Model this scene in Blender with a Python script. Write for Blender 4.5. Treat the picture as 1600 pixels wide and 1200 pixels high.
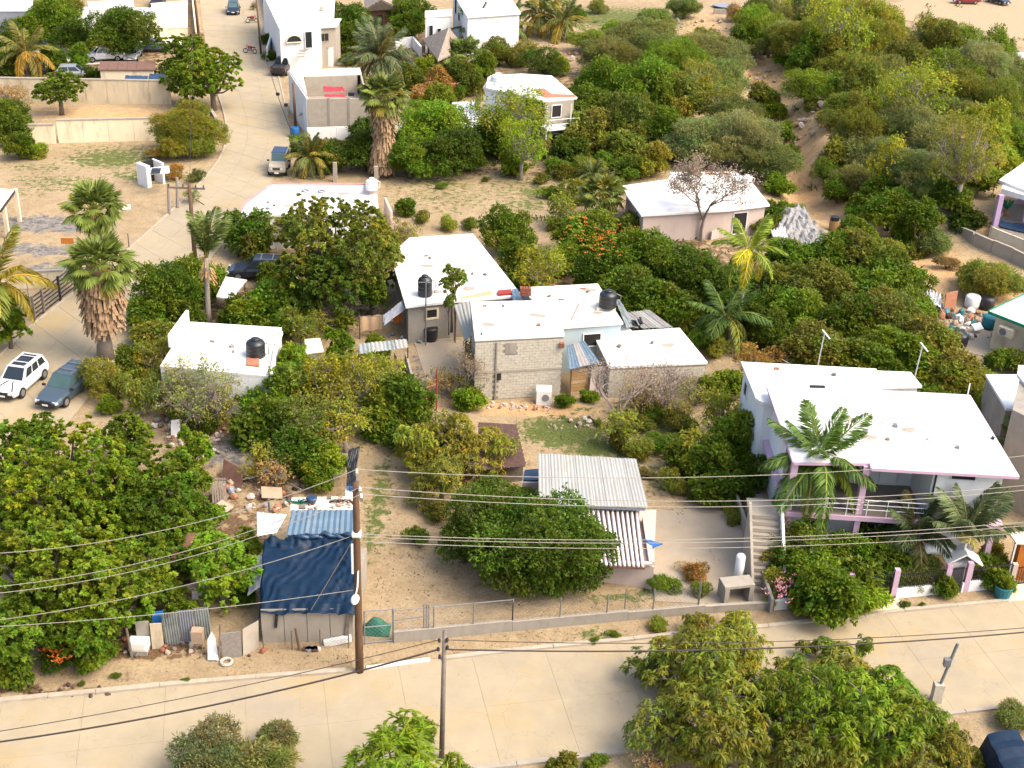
import bpy, bmesh, math, random
import numpy as np
from mathutils import Vector, Matrix
random.seed(7); RNG = np.random.default_rng(11)
scn = bpy.context.scene
for o in list(bpy.data.objects): bpy.data.objects.remove(o)
COL = scn.collection
# ------------------------------------------------------------ camera, world, sun, exposure
FPX, PITCH, ROLL, CAMH = 2075.0, math.radians(27.5), math.radians(2.3), 41.7
fw = np.array([0, math.cos(PITCH), -math.sin(PITCH)]); _r = np.array([1., 0, 0]); _u = np.array([0, math.sin(PITCH), math.cos(PITCH)])
rt = _r*math.cos(ROLL)+_u*math.sin(ROLL); up = _u*math.cos(ROLL)-_r*math.sin(ROLL)
CAM = np.array([0, 0, CAMH])
cd = bpy.data.cameras.new('camera'); cam = bpy.data.objects.new('camera', cd); COL.objects.link(cam)
cd.sensor_width = 36; cd.lens = FPX/1600*36; cd.clip_start = 0.5; cd.clip_end = 5000
M = Matrix.Identity(4)
for i in range(3):
    M[i][0] = rt[i]; M[i][1] = up[i]; M[i][2] = -fw[i]; M[i][3] = CAM[i]
cam.matrix_world = M; scn.camera = cam
SUN_EL, SUN_AZ = math.radians(50), math.radians(112)      # azimuth measured from +Y towards +X
w = bpy.data.worlds.new('World'); scn.world = w; w.use_nodes = True
nt = w.node_tree; nt.nodes.clear()
sky = nt.nodes.new('ShaderNodeTexSky'); sky.sky_type = 'NISHITA'; sky.sun_disc = False
sky.sun_elevation = SUN_EL; sky.sun_rotation = SUN_AZ; sky.air_density = 1.0; sky.dust_density = 5.0; sky.ozone_density = 0.5
bg = nt.nodes.new('ShaderNodeBackground'); bg.inputs[1].default_value = 0.15
wo = nt.nodes.new('ShaderNodeOutputWorld'); nt.links.new(sky.outputs[0], bg.inputs[0]); nt.links.new(bg.outputs[0], wo.inputs[0])
sl = bpy.data.lights.new('sun', 'SUN'); sl.energy = 1.05; sl.angle = math.radians(48); sl.color = (1.0, 0.91, 0.74)
so = bpy.data.objects.new('sun', sl); COL.objects.link(so)
sd = Vector((math.sin(SUN_AZ)*math.cos(SUN_EL), math.cos(SUN_AZ)*math.cos(SUN_EL), math.sin(SUN_EL)))
so.rotation_euler = sd.to_track_quat('Z', 'Y').to_euler(); so.location = (60, 60, 80)
scn.view_settings.view_transform = 'Standard'; scn.view_settings.look = 'None'
scn.view_settings.gamma = 1; scn.view_settings.exposure = 1.65; scn.view_settings.use_curve_mapping = False
scn.render.engine = 'CYCLES'; scn.cycles.max_bounces = 6; scn.cycles.transparent_max_bounces = 8

# ------------------------------------------------------------ numeric helpers
_perm = np.random.default_rng(3).random((256, 256))
def vnoise(x, y):
    x = np.asarray(x, float); y = np.asarray(y, float)
    xi = np.floor(x).astype(int); yi = np.floor(y).astype(int); fx = x-xi; fy = y-yi
    fx = fx*fx*(3-2*fx); fy = fy*fy*(3-2*fy)
    g = lambda a, b: _perm[a % 256, b % 256]
    return (g(xi, yi)*(1-fx)+g(xi+1, yi)*fx)*(1-fy)+(g(xi, yi+1)*(1-fx)+g(xi+1, yi+1)*fx)*fy
def fbm(x, y, o=4):
    s = 0; a = .5
    for i in range(o): s = s+a*vnoise(x*2**i+17*i, y*2**i+9*i); a *= .5
    return s
def sstep(v, a, b):
    t = np.clip((v-a)/(b-a), 0, 1); return t*t*(3-2*t)
def G0(u, v, z=0.0):
    d = fw+rt*(u-800)/FPX+up*(600-v)/FPX
    return CAM+d*((z-CAMH)/d[2])
def segdist(x, y, pts):
    best = np.full(np.shape(x), 1e9)
    for (ax, ay), (bx, by) in zip(pts[:-1], pts[1:]):
        dx, dy = bx-ax, by-ay; t = np.clip(((x-ax)*dx+(y-ay)*dy)/(dx*dx+dy*dy), 0, 1)
        best = np.minimum(best, np.hypot(x-ax-t*dx, y-ay-t*dy))
    return best
RAV = [tuple(G0(*p)[:2]) for p in [(1090, 20), (1150, 70), (1205, 120), (1235, 180), (1240, 250), (1235, 300), (1310, 325), (1400, 380), (1460, 420)]]
BANK = [tuple(G0(*p)[:2]) for p in [(1250, 160), (1285, 210), (1275, 260)]]
def th(x, y):
    x = np.asarray(x, float); y = np.asarray(y, float)
    w_ = sstep(x-(y-112)*0.05, 22, 34)*sstep(y, 104, 118)*(1-sstep(y-0.25*x, 168, 178))
    h = w_*(0.5+3.0*(fbm(x/16, y/16, 3)-.3)+1.0*(fbm(x/4+5, y/4, 3)-.45))
    d = segdist(x, y, RAV); h = h-2.0*np.exp(-(d/4.0)**2)*np.clip(w_*3, 0, 1)
    d = segdist(x, y, BANK); h = h+2.6*np.exp(-(d/2.6)**2)*w_*(.6+.8*fbm(x/1.3, y/1.3, 3))
    return h
def G(u, v, z=0.0):
    """photo pixel -> the world point standing z above the ground"""
    p = G0(u, v, z)
    for _ in range(6): p = G0(u, v, z+float(th(p[0], p[1])))
    return Vector(p)
def proj(p):
    q = np.array(p)-CAM; k = q@fw
    return 800+FPX*(q@rt)/k, 600-FPX*(q@up)/k
def mpp(u, v, z=0.0):
    """metres per photo pixel at that point"""
    p = np.array(G(u, v, z)); return float((p-CAM)@fw)/FPX
def V3(p, z): return Vector((p[0], p[1], z))

# ------------------------------------------------------------ materials
def lin(h):
    h = h.lstrip('#'); c = [int(h[i:i+2], 16)/255 for i in (0, 2, 4)]
    return tuple((x/12.92 if x <= .04045 else ((x+.055)/1.055)**2.4) for x in c)
MATS = {}
BRIGHT = ('roof_white', 'roof_cream', 'roof_stained', 'roof_dirty', 'wall_white', 'plastic_white', 'car_white', 'metal_white')
def mat(name, col, rough=.85, var=.16, scale=2.0, bump=.15, metal=0., stain=None, samt=.5, sscale=.7, stretch=None, spec=.3, fine=30., cracks=False):
    kk = .78 if name in BRIGHT else .62
    col = tuple(c*kk for c in col)
    if stain: stain = tuple(c*(kk if name not in BRIGHT else .62) for c in stain)
    m = bpy.data.materials.new(name); m.use_nodes = True; n = m.node_tree; N = n.nodes; L = n.links; N.clear()
    out = N.new('ShaderNodeOutputMaterial'); b = N.new('ShaderNodeBsdfPrincipled'); L.new(b.outputs[0], out.inputs[0])
    b.inputs['Roughness'].default_value = rough; b.inputs['Metallic'].default_value = metal; b.inputs['Specular IOR Level'].default_value = spec
    geo = N.new('ShaderNodeNewGeometry'); mp = N.new('ShaderNodeMapping'); L.new(geo.outputs['Position'], mp.inputs[0])
    if stretch: mp.inputs['Scale'].default_value = stretch
    n1 = N.new('ShaderNodeTexNoise'); n1.inputs['Scale'].default_value = scale; n1.inputs['Detail'].default_value = 6; n1.inputs['Roughness'].default_value = .65
    L.new(mp.outputs[0], n1.inputs[0])
    r = N.new('ShaderNodeMapRange'); r.inputs[1].default_value = .3; r.inputs[2].default_value = .7; r.inputs[3].default_value = 1-var; r.inputs[4].default_value = 1+var*.7
    L.new(n1.outputs[0], r.inputs[0])
    vm = N.new('ShaderNodeVectorMath'); vm.operation = 'SCALE'; vm.inputs[0].default_value = col[:3]; L.new(r.outputs[0], vm.inputs['Scale'])
    last = vm.outputs[0]
    if stain:
        n2 = N.new('ShaderNodeTexNoise'); n2.inputs['Scale'].default_value = sscale; n2.inputs['Detail'].default_value = 8; n2.inputs['Roughness'].default_value = .7
        L.new(mp.outputs[0], n2.inputs[0])
        r2 = N.new('ShaderNodeMapRange'); r2.inputs[1].default_value = .52; r2.inputs[2].default_value = .68; r2.inputs[3].default_value = 0; r2.inputs[4].default_value = samt
        L.new(n2.outputs[0], r2.inputs[0])
        mx = N.new('ShaderNodeMix'); mx.data_type = 'RGBA'; L.new(r2.outputs[0], mx.inputs[0]); L.new(last, mx.inputs[6]); mx.inputs[7].default_value = (*stain[:3], 1); last = mx.outputs[2]
    if cracks:
        vo = N.new('ShaderNodeTexVoronoi'); vo.feature = 'DISTANCE_TO_EDGE'; vo.inputs['Scale'].default_value = .28; nd = N.new('ShaderNodeTexNoise'); nd.inputs['Scale'].default_value = 1.6; nd.inputs['Detail'].default_value = 5; L.new(mp.outputs[0], nd.inputs[0])
        va = N.new('ShaderNodeVectorMath'); va.operation = 'MULTIPLY_ADD'; L.new(nd.outputs['Color'], va.inputs[0]); va.inputs[1].default_value = (1.2, 1.2, 1.2); L.new(mp.outputs[0], va.inputs[2]); L.new(va.outputs[0], vo.inputs[0])
        rc = N.new('ShaderNodeMapRange'); rc.inputs[1].default_value = .002; rc.inputs[2].default_value = .006; rc.inputs[3].default_value = .22; rc.inputs[4].default_value = 0; L.new(vo.outputs['Distance'], rc.inputs[0])
        n5 = N.new('ShaderNodeTexNoise'); n5.inputs['Scale'].default_value = .12; n5.inputs['Detail'].default_value = 7; n5.inputs['Roughness'].default_value = .75; L.new(mp.outputs[0], n5.inputs[0])
        r5 = N.new('ShaderNodeMapRange'); r5.inputs[1].default_value = .5; r5.inputs[2].default_value = .66; r5.inputs[3].default_value = 0; r5.inputs[4].default_value = .6; L.new(n5.outputs[0], r5.inputs[0])
        for f_, c_ in ((r5.outputs[0], (.22, .19, .15, 1)), (rc.outputs[0], (.12, .09, .06, 1))):
            mx = N.new('ShaderNodeMix'); mx.data_type = 'RGBA'; L.new(f_, mx.inputs[0]); L.new(last, mx.inputs[6]); mx.inputs[7].default_value = c_; last = mx.outputs[2]
    L.new(last, b.inputs['Base Color'])
    if bump:
        n3 = N.new('ShaderNodeTexNoise'); n3.inputs['Scale'].default_value = fine; n3.inputs['Detail'].default_value = 3; L.new(mp.outputs[0], n3.inputs[0])
        bp = N.new('ShaderNodeBump'); bp.inputs['Strength'].default_value = bump; bp.inputs['Distance'].default_value = .03; L.new(n3.outputs[0], bp.inputs['Height']); L.new(bp.outputs[0], b.inputs['Normal'])
    MATS[name] = m; return m
def leafmat(name, trans=.5, rough=.55, hue=.5):
    m = bpy.data.materials.new(name); m.use_nodes = True; n = m.node_tree; N = n.nodes; L = n.links; N.clear()
    out = N.new('ShaderNodeOutputMaterial'); b = N.new('ShaderNodeBsdfPrincipled'); tr = N.new('ShaderNodeBsdfTranslucent'); mx = N.new('ShaderNodeMixShader')
    mx.inputs[0].default_value = trans; L.new(b.outputs[0], mx.inputs[1]); L.new(tr.outputs[0], mx.inputs[2]); L.new(mx.outputs[0], out.inputs[0])
    b.inputs['Roughness'].default_value = rough; b.inputs['Specular IOR Level'].default_value = .25
    oi = N.new('ShaderNodeObjectInfo'); at = N.new('ShaderNodeAttribute'); at.attribute_name = 'tint'
    v = N.new('ShaderNodeVectorMath'); v.operation = 'MULTIPLY'; L.new(oi.outputs['Color'], v.inputs[0]); L.new(at.outputs['Color'], v.inputs[1])
    rn = N.new('ShaderNodeMapRange'); rn.inputs[3].default_value = .8; rn.inputs[4].default_value = 1.2; L.new(oi.outputs['Random'], rn.inputs[0])
    v2 = N.new('ShaderNodeVectorMath'); v2.operation = 'SCALE'; L.new(v.outputs[0], v2.inputs[0]); L.new(rn.outputs[0], v2.inputs['Scale'])
    L.new(v2.outputs[0], b.inputs['Base Color']); L.new(v2.outputs[0], tr.inputs['Color'])
    MATS[name] = m; return m
leafmat('leaf'); leafmat('frond_leaf', .25, .5)
mat('roof_white', (.80, .79, .76), .7, .06, .5, .05, stain=(.52, .46, .38), samt=.5, sscale=.3)
mat('roof_cream', (.80, .74, .62), .8, .06, 1.0, .1, stain=(.55, .42, .28), samt=.5, sscale=.5)
mat('roof_stained', (.78, .74, .67), .8, .08, 1.0, .1, stain=(.50, .30, .18), samt=.65, sscale=.35)
mat('wall_white', (.80, .79, .77), .8, .05, 1.2, .1, stain=(.55, .50, .44), samt=.35, sscale=.8, stretch=(1, 1, .35))
mat('wall_cream', (.95, .80, .56), .85, .08, 1.2, .12, stain=(.45, .34, .22), samt=.5, sscale=.8, stretch=(1, 1, .4))
mat('wall_tan', (.72, .60, .41), .9, .12, 1.2, .2, stain=(.30, .26, .19), samt=.6, sscale=1.0, stretch=(1, 1, .3))
mat('wall_pale_blue', (.52, .64, .68), .85, .06, 1.5, .1, stain=(.62, .60, .55), samt=.6, sscale=.9)
mat('wall_pink', (.72, .58, .50), .85, .05, 1.2, .1, stain=(.5, .38, .30), samt=.4, sscale=.9, stretch=(1, 1, .4))
mat('wall_brown', (.22, .12, .085), .9, .15, 1.5, .2)
mat('concrete', (.40, .36, .30), .9, .14, 1.5, .25, stain=(.22, .20, .16), samt=.6, sscale=1.0, stretch=(1, 1, .5))
mat('concrete_pale', (.46, .40, .32), .9, .12, 1.5, .25, stain=(.32, .29, .24), samt=.5, sscale=1.2)
mat('block', (.66, .60, .48), .95, .18, 5.0, .4, stain=(.34, .29, .22), samt=.5, sscale=1.4)
mat('mortar', (.36, .31, .23), .95, .15, 5.0, .3)
mat('slab', (.475, .39, .255), .9, .10, .7, .15, stain=(.50, .36, .16), samt=.8, sscale=.2, fine=22, cracks=True)
mat('slab_side', (.38, .305, .20), .95, .1)
mat('kerb', (.54, .46, .35), .9, .16, 2.5, .3, stain=(.42, .34, .22), samt=.8, sscale=1.5)
mat('driveway', (.47, .385, .275), .9, .1, 1.0, .2, stain=(.38, .33, .28), samt=.6, sscale=.6)
mat('earth_sand', (.50, .37, .22), .95, .15, 2.0, .4)
mat('tarp_blue', (.005, .024, .058), .5, .25, 3.2, .3, stain=(.09, .10, .12), samt=.28, sscale=.45, spec=.15, fine=7)
mat('tarp_navy', (.02, .055, .12), .4, .3, 2.5, .3, spec=.5)
mat('tarp_black', (.018, .019, .023), .45, .3, 3, .3, spec=.5)
mat('tarp_grey', (.30, .32, .36), .6, .1, 2, .2)
mat('tarp_silver', (.34, .33, .32), .5, .25, 2.5, .3, stain=(.2, .19, .18), samt=.6, sscale=1.2)
mat('sheet_white', (.43, .43, .40), .7, .1, 1.2, .1, stain=(.36, .34, .26), samt=.6, sscale=1.8, stretch=(1, .4, 1))
mat('sheet_dust', (.60, .57, .55), .7, .1, 1, .1, stain=(.40, .30, .24), samt=.6, sscale=.8)
mat('edge_rose', (.66, .34, .33), .8, .25, 2, .1)
mat('roof_dirty', (.76, .73, .71), .8, .07, .8, .1, stain=(.52, .40, .36), samt=.55, sscale=.5)
mat('sheet_blue', (.16, .25, .33), .5, .12, 1.5, .1, metal=.2, stain=(.40, .42, .42), samt=.4, sscale=1.2)
mat('sheet_grey', (.40, .38, .36), .6, .15, 1.5, .1, metal=.15, stain=(.26, .20, .15), samt=.6, sscale=1.3)
mat('sheet_zinc', (.42, .46, .44), .5, .2, 2.5, .15, metal=.3, stain=(.12, .14, .14), samt=.7, sscale=1.4)
mat('sheet_rust', (.24, .12, .08), .8, .3, 3, .2)
mat('thatch_brown', (.13, .075, .06), .95, .4, 8, .5)
mat('thatch', (.42, .34, .27), .95, .45, 5, .6)
mat('pink_paint', (.78, .52, .66), .7, .08, 2, .1, stain=(.6, .5, .5), samt=.4, sscale=2)
mat('lilac_paint', (.62, .42, .66), .7, .08, 2, .1)
mat('green_trim', (.02, .30, .16), .6, .1)
mat('red_paint', (.38, .05, .04), .7, .15, 3, .1)
mat('red_cloth', (.58, .045, .07), .7, .12, 4, .2)
mat('orange', (.60, .20, .03), .7, .15, 3, .1)
mat('orange_cloth', (.62, .16, .02), .8, .1, 3, .2)
mat('tan_cloth', (.62, .42, .25), .85, .1, 3, .3)
mat('white_cloth', (.78, .77, .76), .8, .05, 3, .3)
mat('wood', (.17, .10, .06), .85, .3, 4, .4, stretch=(3, 3, .6))
mat('wood_grey', (.24, .20, .16), .9, .25, 4, .4)
mat('wood_pole', (.16, .085, .045), .8, .3, 3, .3, stretch=(4, 4, .5))
mat('wood_ochre', (.48, .29, .12), .85, .2, 4, .3)
mat('plywood', (.55, .38, .22), .85, .15, 3, .2)
mat('cardboard', (.50, .36, .24), .9, .15, 3, .2)
mat('stone', (.52, .40, .30), .95, .25, 4, .5)
mat('rubble_pale', (.62, .55, .46), .95, .2, 5, .4)
mat('rubble_grey', (.34, .30, .26), .95, .25, 6, .5)
mat('terracotta', (.48, .21, .12), .9, .2, 4, .3)
mat('brick_red', (.36, .13, .08), .9, .25, 6, .4)
mat('bark', (.16, .12, .09), .95, .3, 8, .5)
mat('bark_pale', (.36, .31, .27), .95, .2, 8, .4)
mat('bark_dry', (.30, .24, .20), .95, .2, 8, .3)
mat('palm_bark', (.30, .25, .21), .95, .25, 6, .5, stretch=(1, 1, 4))
mat('dead_frond', (.42, .27, .15), .95, .35, 5, .4, stretch=(3, 3, .5))
mat('metal_dark', (.035, .033, .035), .5, .2)
mat('metal_grey', (.28, .28, .29), .5, .15, metal=.4)
mat('metal_white', (.76, .76, .75), .5, .04, bump=0)
mat('galvanised', (.36, .37, .38), .5, .2, metal=.5)
mat('wire', (.40, .36, .30), .6, .05, bump=0)
mat('wire_dark', (.06, .045, .04), .6, .05, bump=0)
mat('glass_dark', (.025, .035, .04), .12, .1, 1, 0, spec=.6)
mat('glass_green', (.07, .13, .12), .12, .2, 1, 0, spec=.6)
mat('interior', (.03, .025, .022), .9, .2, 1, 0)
mat('rubber', (.025, .024, .023), .85, .2, 3, .1)
mat('rim', (.42, .42, .43), .35, .1, metal=.6, bump=0)
mat('tank_black', (.018, .019, .024), .38, .2, 2, .05, spec=.5)
mat('plastic_white', (.80, .79, .76), .45, .04, 2, 0)
mat('plastic_blue', (.02, .14, .42), .5, .1, 2, 0)
mat('plastic_teal', (.03, .22, .26), .5, .15, 2, 0)
mat('plastic_green', (.02, .16, .10), .6, .15, 2, .1)
mat('car_white', (.72, .73, .75), .3, .03, 1, 0, spec=.6)
mat('car_black', (.02, .02, .024), .25, .1, 1, 0, spec=.6)
mat('car_slate', (.10, .145, .19), .35, .08, 1, 0, metal=.3, spec=.6)
mat('car_navy', (.025, .035, .06), .3, .1, 1, 0, metal=.2, spec=.6)
mat('car_beige', (.50, .44, .33), .4, .06, 1, 0, spec=.5)
mat('car_red', (.28, .02, .025), .3, .08, 1, 0, spec=.6)
mat('car_silver', (.42, .44, .46), .35, .05, 1, 0, metal=.4)
mat('lamp_lens', (.75, .78, .8), .2, .02, 1, 0, spec=.6)
mat('tail_lens', (.35, .02, .02), .25, .02, 1, 0, spec=.6)
mat('flower_orange', (.75, .17, .02), .7, .15, 3, 0)
mat('flower_pink', (.75, .30, .32), .7, .15, 3, 0)
mat('dirt_orange', (.55, .33, .15), .95, .2, 2, .3)
mat('deck', (.30, .26, .22), .9, .1, 2, .1)

# ------------------------------------------------------------ object helpers
def set_props(o, label=None, cat=None, group=None, kind=None):
    if label: o['label'] = label
    if cat: o['category'] = cat
    if group: o['group'] = group
    if kind: o['kind'] = kind
def thing(name, label, cat, loc=(0, 0, 0), group=None, rz=0.0):
    o = bpy.data.objects.new(name, None); COL.objects.link(o); o.empty_display_size = .3
    o.location = loc; o.rotation_euler = (0, 0, rz); set_props(o, label, cat, group); return o
def rootloc(p):
    while p.parent: p = p.parent
    return Vector(p.location)
class MB:
    def __init__(s): s.v = []; s.f = []
    def add(s, vs, fs):
        k = len(s.v); s.v += [tuple(v) for v in vs]; s.f += [tuple(i+k for i in f) for f in fs]; return s
    def box(s, c, size, rz=0., tilt=None):
        x, y, z = size[0]/2, size[1]/2, size[2]/2
        vs = [Vector((a*x, b*y, d*z)) for d in (-1, 1) for a, b in ((-1, -1), (1, -1), (1, 1), (-1, 1))]
        R = Matrix.Rotation(rz, 3, 'Z')
        if tilt: R = R @ Matrix.Rotation(tilt[1], 3, 'Y') @ Matrix.Rotation(tilt[0], 3, 'X')
        return s.add([R @ v+Vector(c) for v in vs], [(0, 3, 2, 1), (4, 5, 6, 7), (0, 1, 5, 4), (1, 2, 6, 5), (2, 3, 7, 6), (3, 0, 4, 7)])
    def prism(s, pts, z0, z1):
        """pts: plan polygon (2D); z0 / z1 numbers or per-point lists"""
        n = len(pts); a = sum(pts[i][0]*pts[(i+1) % n][1]-pts[(i+1) % n][0]*pts[i][1] for i in range(n))
        idx = list(range(n)) if a > 0 else list(range(n))[::-1]
        Z0 = [z0]*n if np.isscalar(z0) else z0; Z1 = [z1]*n if np.isscalar(z1) else z1
        vs = [(pts[i][0], pts[i][1], Z0[i]) for i in idx]+[(pts[i][0], pts[i][1], Z1[i]) for i in idx]
        return s.add(vs, [tuple(range(n))[::-1], tuple(range(n, 2*n))]+[(i, (i+1) % n, n+(i+1) % n, n+i) for i in range(n)])
    def beam(s, a, b, wd, ht, upv=(0, 0, 1)):
        a = Vector(a); b = Vector(b); d = (b-a).normalized(); u = Vector(upv)
        if abs(d.dot(u)) > .98: u = Vector((1, 0, 0))
        x = d.cross(u).normalized(); z = x.cross(d)
        vs = []
        for p in (a, b):
            for i, j in ((-1, -1), (1, -1), (1, 1), (-1, 1)): vs.append(p+x*i*wd/2+z*j*ht/2)
        return s.add(vs, [(0, 1, 2, 3), (7, 6, 5, 4), (0, 4, 5, 1), (1, 5, 6, 2), (2, 6, 7, 3), (3, 7, 4, 0)])
    def tube(s, pts, rs, n=6, cap=True):
        pts = [Vector(p) for p in pts]
        if np.isscalar(rs): rs = [rs]*len(pts)
        k = len(s.v); prev = None
        for i, p in enumerate(pts):
            d = (pts[min(i+1, len(pts)-1)]-pts[max(i-1, 0)])
            d = d.normalized() if d.length > 1e-9 else Vector((0, 0, 1))
            u = prev if prev is not None else (Vector((1, 0, 0)) if abs(d.x) < .9 else Vector((0, 1, 0)))
            x = (u-d*u.dot(d)).normalized(); prev = x; y = d.cross(x)
            for j in range(n):
                a = 2*math.pi*j/n; s.v.append(tuple(p+(x*math.cos(a)+y*math.sin(a))*rs[i]))
        for i in range(len(pts)-1):
            for j in range(n): s.f.append((k+i*n+j, k+i*n+(j+1) % n, k+(i+1)*n+(j+1) % n, k+(i+1)*n+j))
        if cap:
            s.f.append(tuple(k+j for j in range(n))[::-1]); s.f.append(tuple(k+(len(pts)-1)*n+j for j in range(n)))
        return s
    def lathe(s, c, prof, n=16):
        """prof: (radius, z) from below to above"""
        k = len(s.v); c = Vector(c)
        for r, z in prof:
            for j in range(n):
                a = 2*math.pi*j/n; s.v.append((c.x+r*math.cos(a), c.y+r*math.sin(a), c.z+z))
        for i in range(len(prof)-1):
            for j in range(n): s.f.append((k+i*n+j, k+i*n+(j+1) % n, k+(i+1)*n+(j+1) % n, k+(i+1)*n+j))
        s.f.append(tuple(k+j for j in range(n))[::-1]); s.f.append(tuple(k+(len(prof)-1)*n+j for j in range(n)))
        return s
    def mesh(s, name, m, off=Vector((0, 0, 0)), smooth=False):
        me = bpy.data.meshes.new(name); me.from_pydata([(v[0]-off.x, v[1]-off.y, v[2]-off.z) for v in s.v], [], s.f)
        me.materials.append(MATS[m])
        if smooth: me.polygons.foreach_set('use_smooth', [True]*len(me.polygons))
        me.update(); return me
    def build(s, name, m, parent=None, smooth=False, label=None, cat=None, group=None, kind=None):
        if parent is not None: off = rootloc(parent)
        elif kind == 'structure': off = Vector((0, 0, 0))
        else:
            a = np.array(s.v); off = Vector((float(a[:, 0].mean()), float(a[:, 1].mean()), float(a[:, 2].min())))
        o = bpy.data.objects.new(name, s.mesh(name, m, off, smooth)); COL.objects.link(o)
        if parent is not None: o.parent = parent
        else: o.location = off
        set_props(o, label, cat, group, kind); return o
def copy_tree(o, parent=None):
    c = o.copy(); COL.objects.link(c); c.parent = parent
    for ch in list(o.children): copy_tree(ch, c)
    return c
def npmesh(name, verts, loops, starts, m, tint=None, smooth=False):
    me = bpy.data.meshes.new(name); me.vertices.add(len(verts)); me.vertices.foreach_set('co', np.asarray(verts, np.float32).ravel())
    me.loops.add(len(loops)); me.loops.foreach_set('vertex_index', np.asarray(loops, np.int32)); me.polygons.add(len(starts)); me.polygons.foreach_set('loop_start', np.asarray(starts, np.int32))
    if tint is not None:
        at = me.attributes.new('tint', 'FLOAT_COLOR', 'POINT'); c = np.ones((len(verts), 4), np.float32); c[:, :3] = tint; at.data.foreach_set('color', c.ravel())
    me.update(calc_edges=True); me.materials.append(MATS[m])
    if smooth: me.polygons.foreach_set('use_smooth', [True]*len(me.polygons))
    return me
# ------------------------------------------------------------ ground
def w2(px): return [tuple(G0(*p)[:2]) for p in px]
def axis(a, b, st, far):
    return np.concatenate([[-far, -far*.4, a-60, a-20], np.arange(a, b+.01, st), [b+20, b+60, far*.4, far]])
gx = axis(-105, 118, .75, 1600); gy = axis(28, 262, .75, 1600)
GXX, GYY = np.meshgrid(gx, gy); Z = th(GXX, GYY)
# zone blobs measured on the photo: x, y, rx, ry, strength
ZG = [(200, 235, 110, 12, .5), (60, 262, 60, 10, .5), (690, 285, 60, 12, .6), (820, 320, 50, 14, .6), (590, 830, 18, 90, .4), (740, 990, 120, 8, .3), (560, 1035, 140, 8, .25), (1100, 700, 60, 60, .6), (640, 300, 60, 40, .35), (800, 290, 80, 30, .45), (920, 640, 40, 8, .5), (1010, 660, 60, 60, .7), (1400, 140, 230, 150, .35), (1000, 160, 130, 90, .4), (540, 650, 120, 60, .5), (1230, 560, 60, 40, .5), (1450, 340, 80, 60, .35), (175, 248, 75, 16, .8), (235, 275, 70, 12, .7), (90, 285, 80, 14, .55), (40, 300, 50, 10, .4), (700, 305, 110, 28, .45), (850, 300, 50, 12, .8), (690, 330, 60, 8, .4),
      (880, 675, 75, 26, 1.), (935, 700, 60, 18, .9), (1035, 660, 45, 30, .8), (1040, 745, 70, 30, .6), (590, 790, 22, 90, .75), (965, 935, 60, 10, .7), (1050, 925, 60, 14, .8),
      (940, 994, 45, 5, .9), (975, 30, 110, 22, .8), (1150, 760, 40, 60, .6), (1090, 800, 60, 8, .5), (1530, 480, 30, 20, .3), (450, 330, 20, 10, .5), (1180, 870, 16, 60, .8), (150, 330, 60, 8, .35), (720, 270, 120, 8, .3)]
ZO = [(1215, 120, 55, 60, .9), (1255, 210, 60, 60, 1.), (1240, 300, 60, 30, 1.), (1460, 420, 90, 40, 1.), (1550, 450, 70, 30, 1.), (1540, 350, 30, 30, .8), (1280, 340, 90, 20, .6), (830, 640, 130, 12, 1.), (1060, 700, 60, 60, .45),
      (1030, 800, 50, 20, .3), (1480, 175, 60, 20, .8), (1100, 40, 60, 30, .6), (880, 90, 60, 25, .5), (180, 180, 140, 14, .8), (600, 620, 60, 20, .4), (500, 780, 70, 30, .6), (1300, 110, 200, 60, .5), (1400, 260, 160, 80, .5)]
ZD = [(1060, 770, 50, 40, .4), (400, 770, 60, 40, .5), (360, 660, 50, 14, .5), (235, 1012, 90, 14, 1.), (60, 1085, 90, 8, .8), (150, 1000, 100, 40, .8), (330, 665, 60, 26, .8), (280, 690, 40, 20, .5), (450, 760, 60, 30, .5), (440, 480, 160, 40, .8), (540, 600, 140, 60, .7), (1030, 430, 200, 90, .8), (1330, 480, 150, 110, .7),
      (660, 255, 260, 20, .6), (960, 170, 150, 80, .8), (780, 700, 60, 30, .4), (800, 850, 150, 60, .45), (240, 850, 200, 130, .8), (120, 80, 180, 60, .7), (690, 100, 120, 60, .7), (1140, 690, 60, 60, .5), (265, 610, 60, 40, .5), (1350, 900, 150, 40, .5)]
ZA = [(70, 350, 90, 14, 1.), (60, 390, 90, 10, .9), (90, 420, 70, 10, .8), (365, 700, 60, 40, .8), (680, 575, 45, 50, .7), (1520, 520, 30, 40, .6), (760, 1100, 300, 10, .2)]
def zone(Zs):
    s = np.zeros(GXX.shape)
    for (u, v, a, b, k) in Zs:
        c = np.array(G(u, v)); m_ = mpp(u, v); l = np.array(G(u, v+b)); ry = np.hypot(*(l-c)[:2])
        s = np.maximum(s, k*np.exp(-(((GXX-c[0])/(a*m_))**2+((GYY-c[1])/max(ry, .5))**2)**1.5*.8))
    return s
zc = np.ones((GXX.size, 4), np.float32)
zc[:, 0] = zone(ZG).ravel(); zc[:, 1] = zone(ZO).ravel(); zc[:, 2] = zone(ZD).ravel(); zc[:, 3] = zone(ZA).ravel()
nx, ny = len(gx), len(gy)
vi = np.arange(nx*ny).reshape(ny, nx); q = np.stack([vi[:-1, :-1], vi[:-1, 1:], vi[1:, 1:], vi[1:, :-1]], -1).reshape(-1, 4)
gm = npmesh('ground', np.stack([GXX, GYY, Z], -1).reshape(-1, 3), q.ravel(), np.arange(len(q))*4, 'concrete', smooth=True)
at = gm.attributes.new('zone', 'FLOAT_COLOR', 'POINT'); at.data.foreach_set('color', zc.ravel())
gm.materials.clear()
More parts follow.
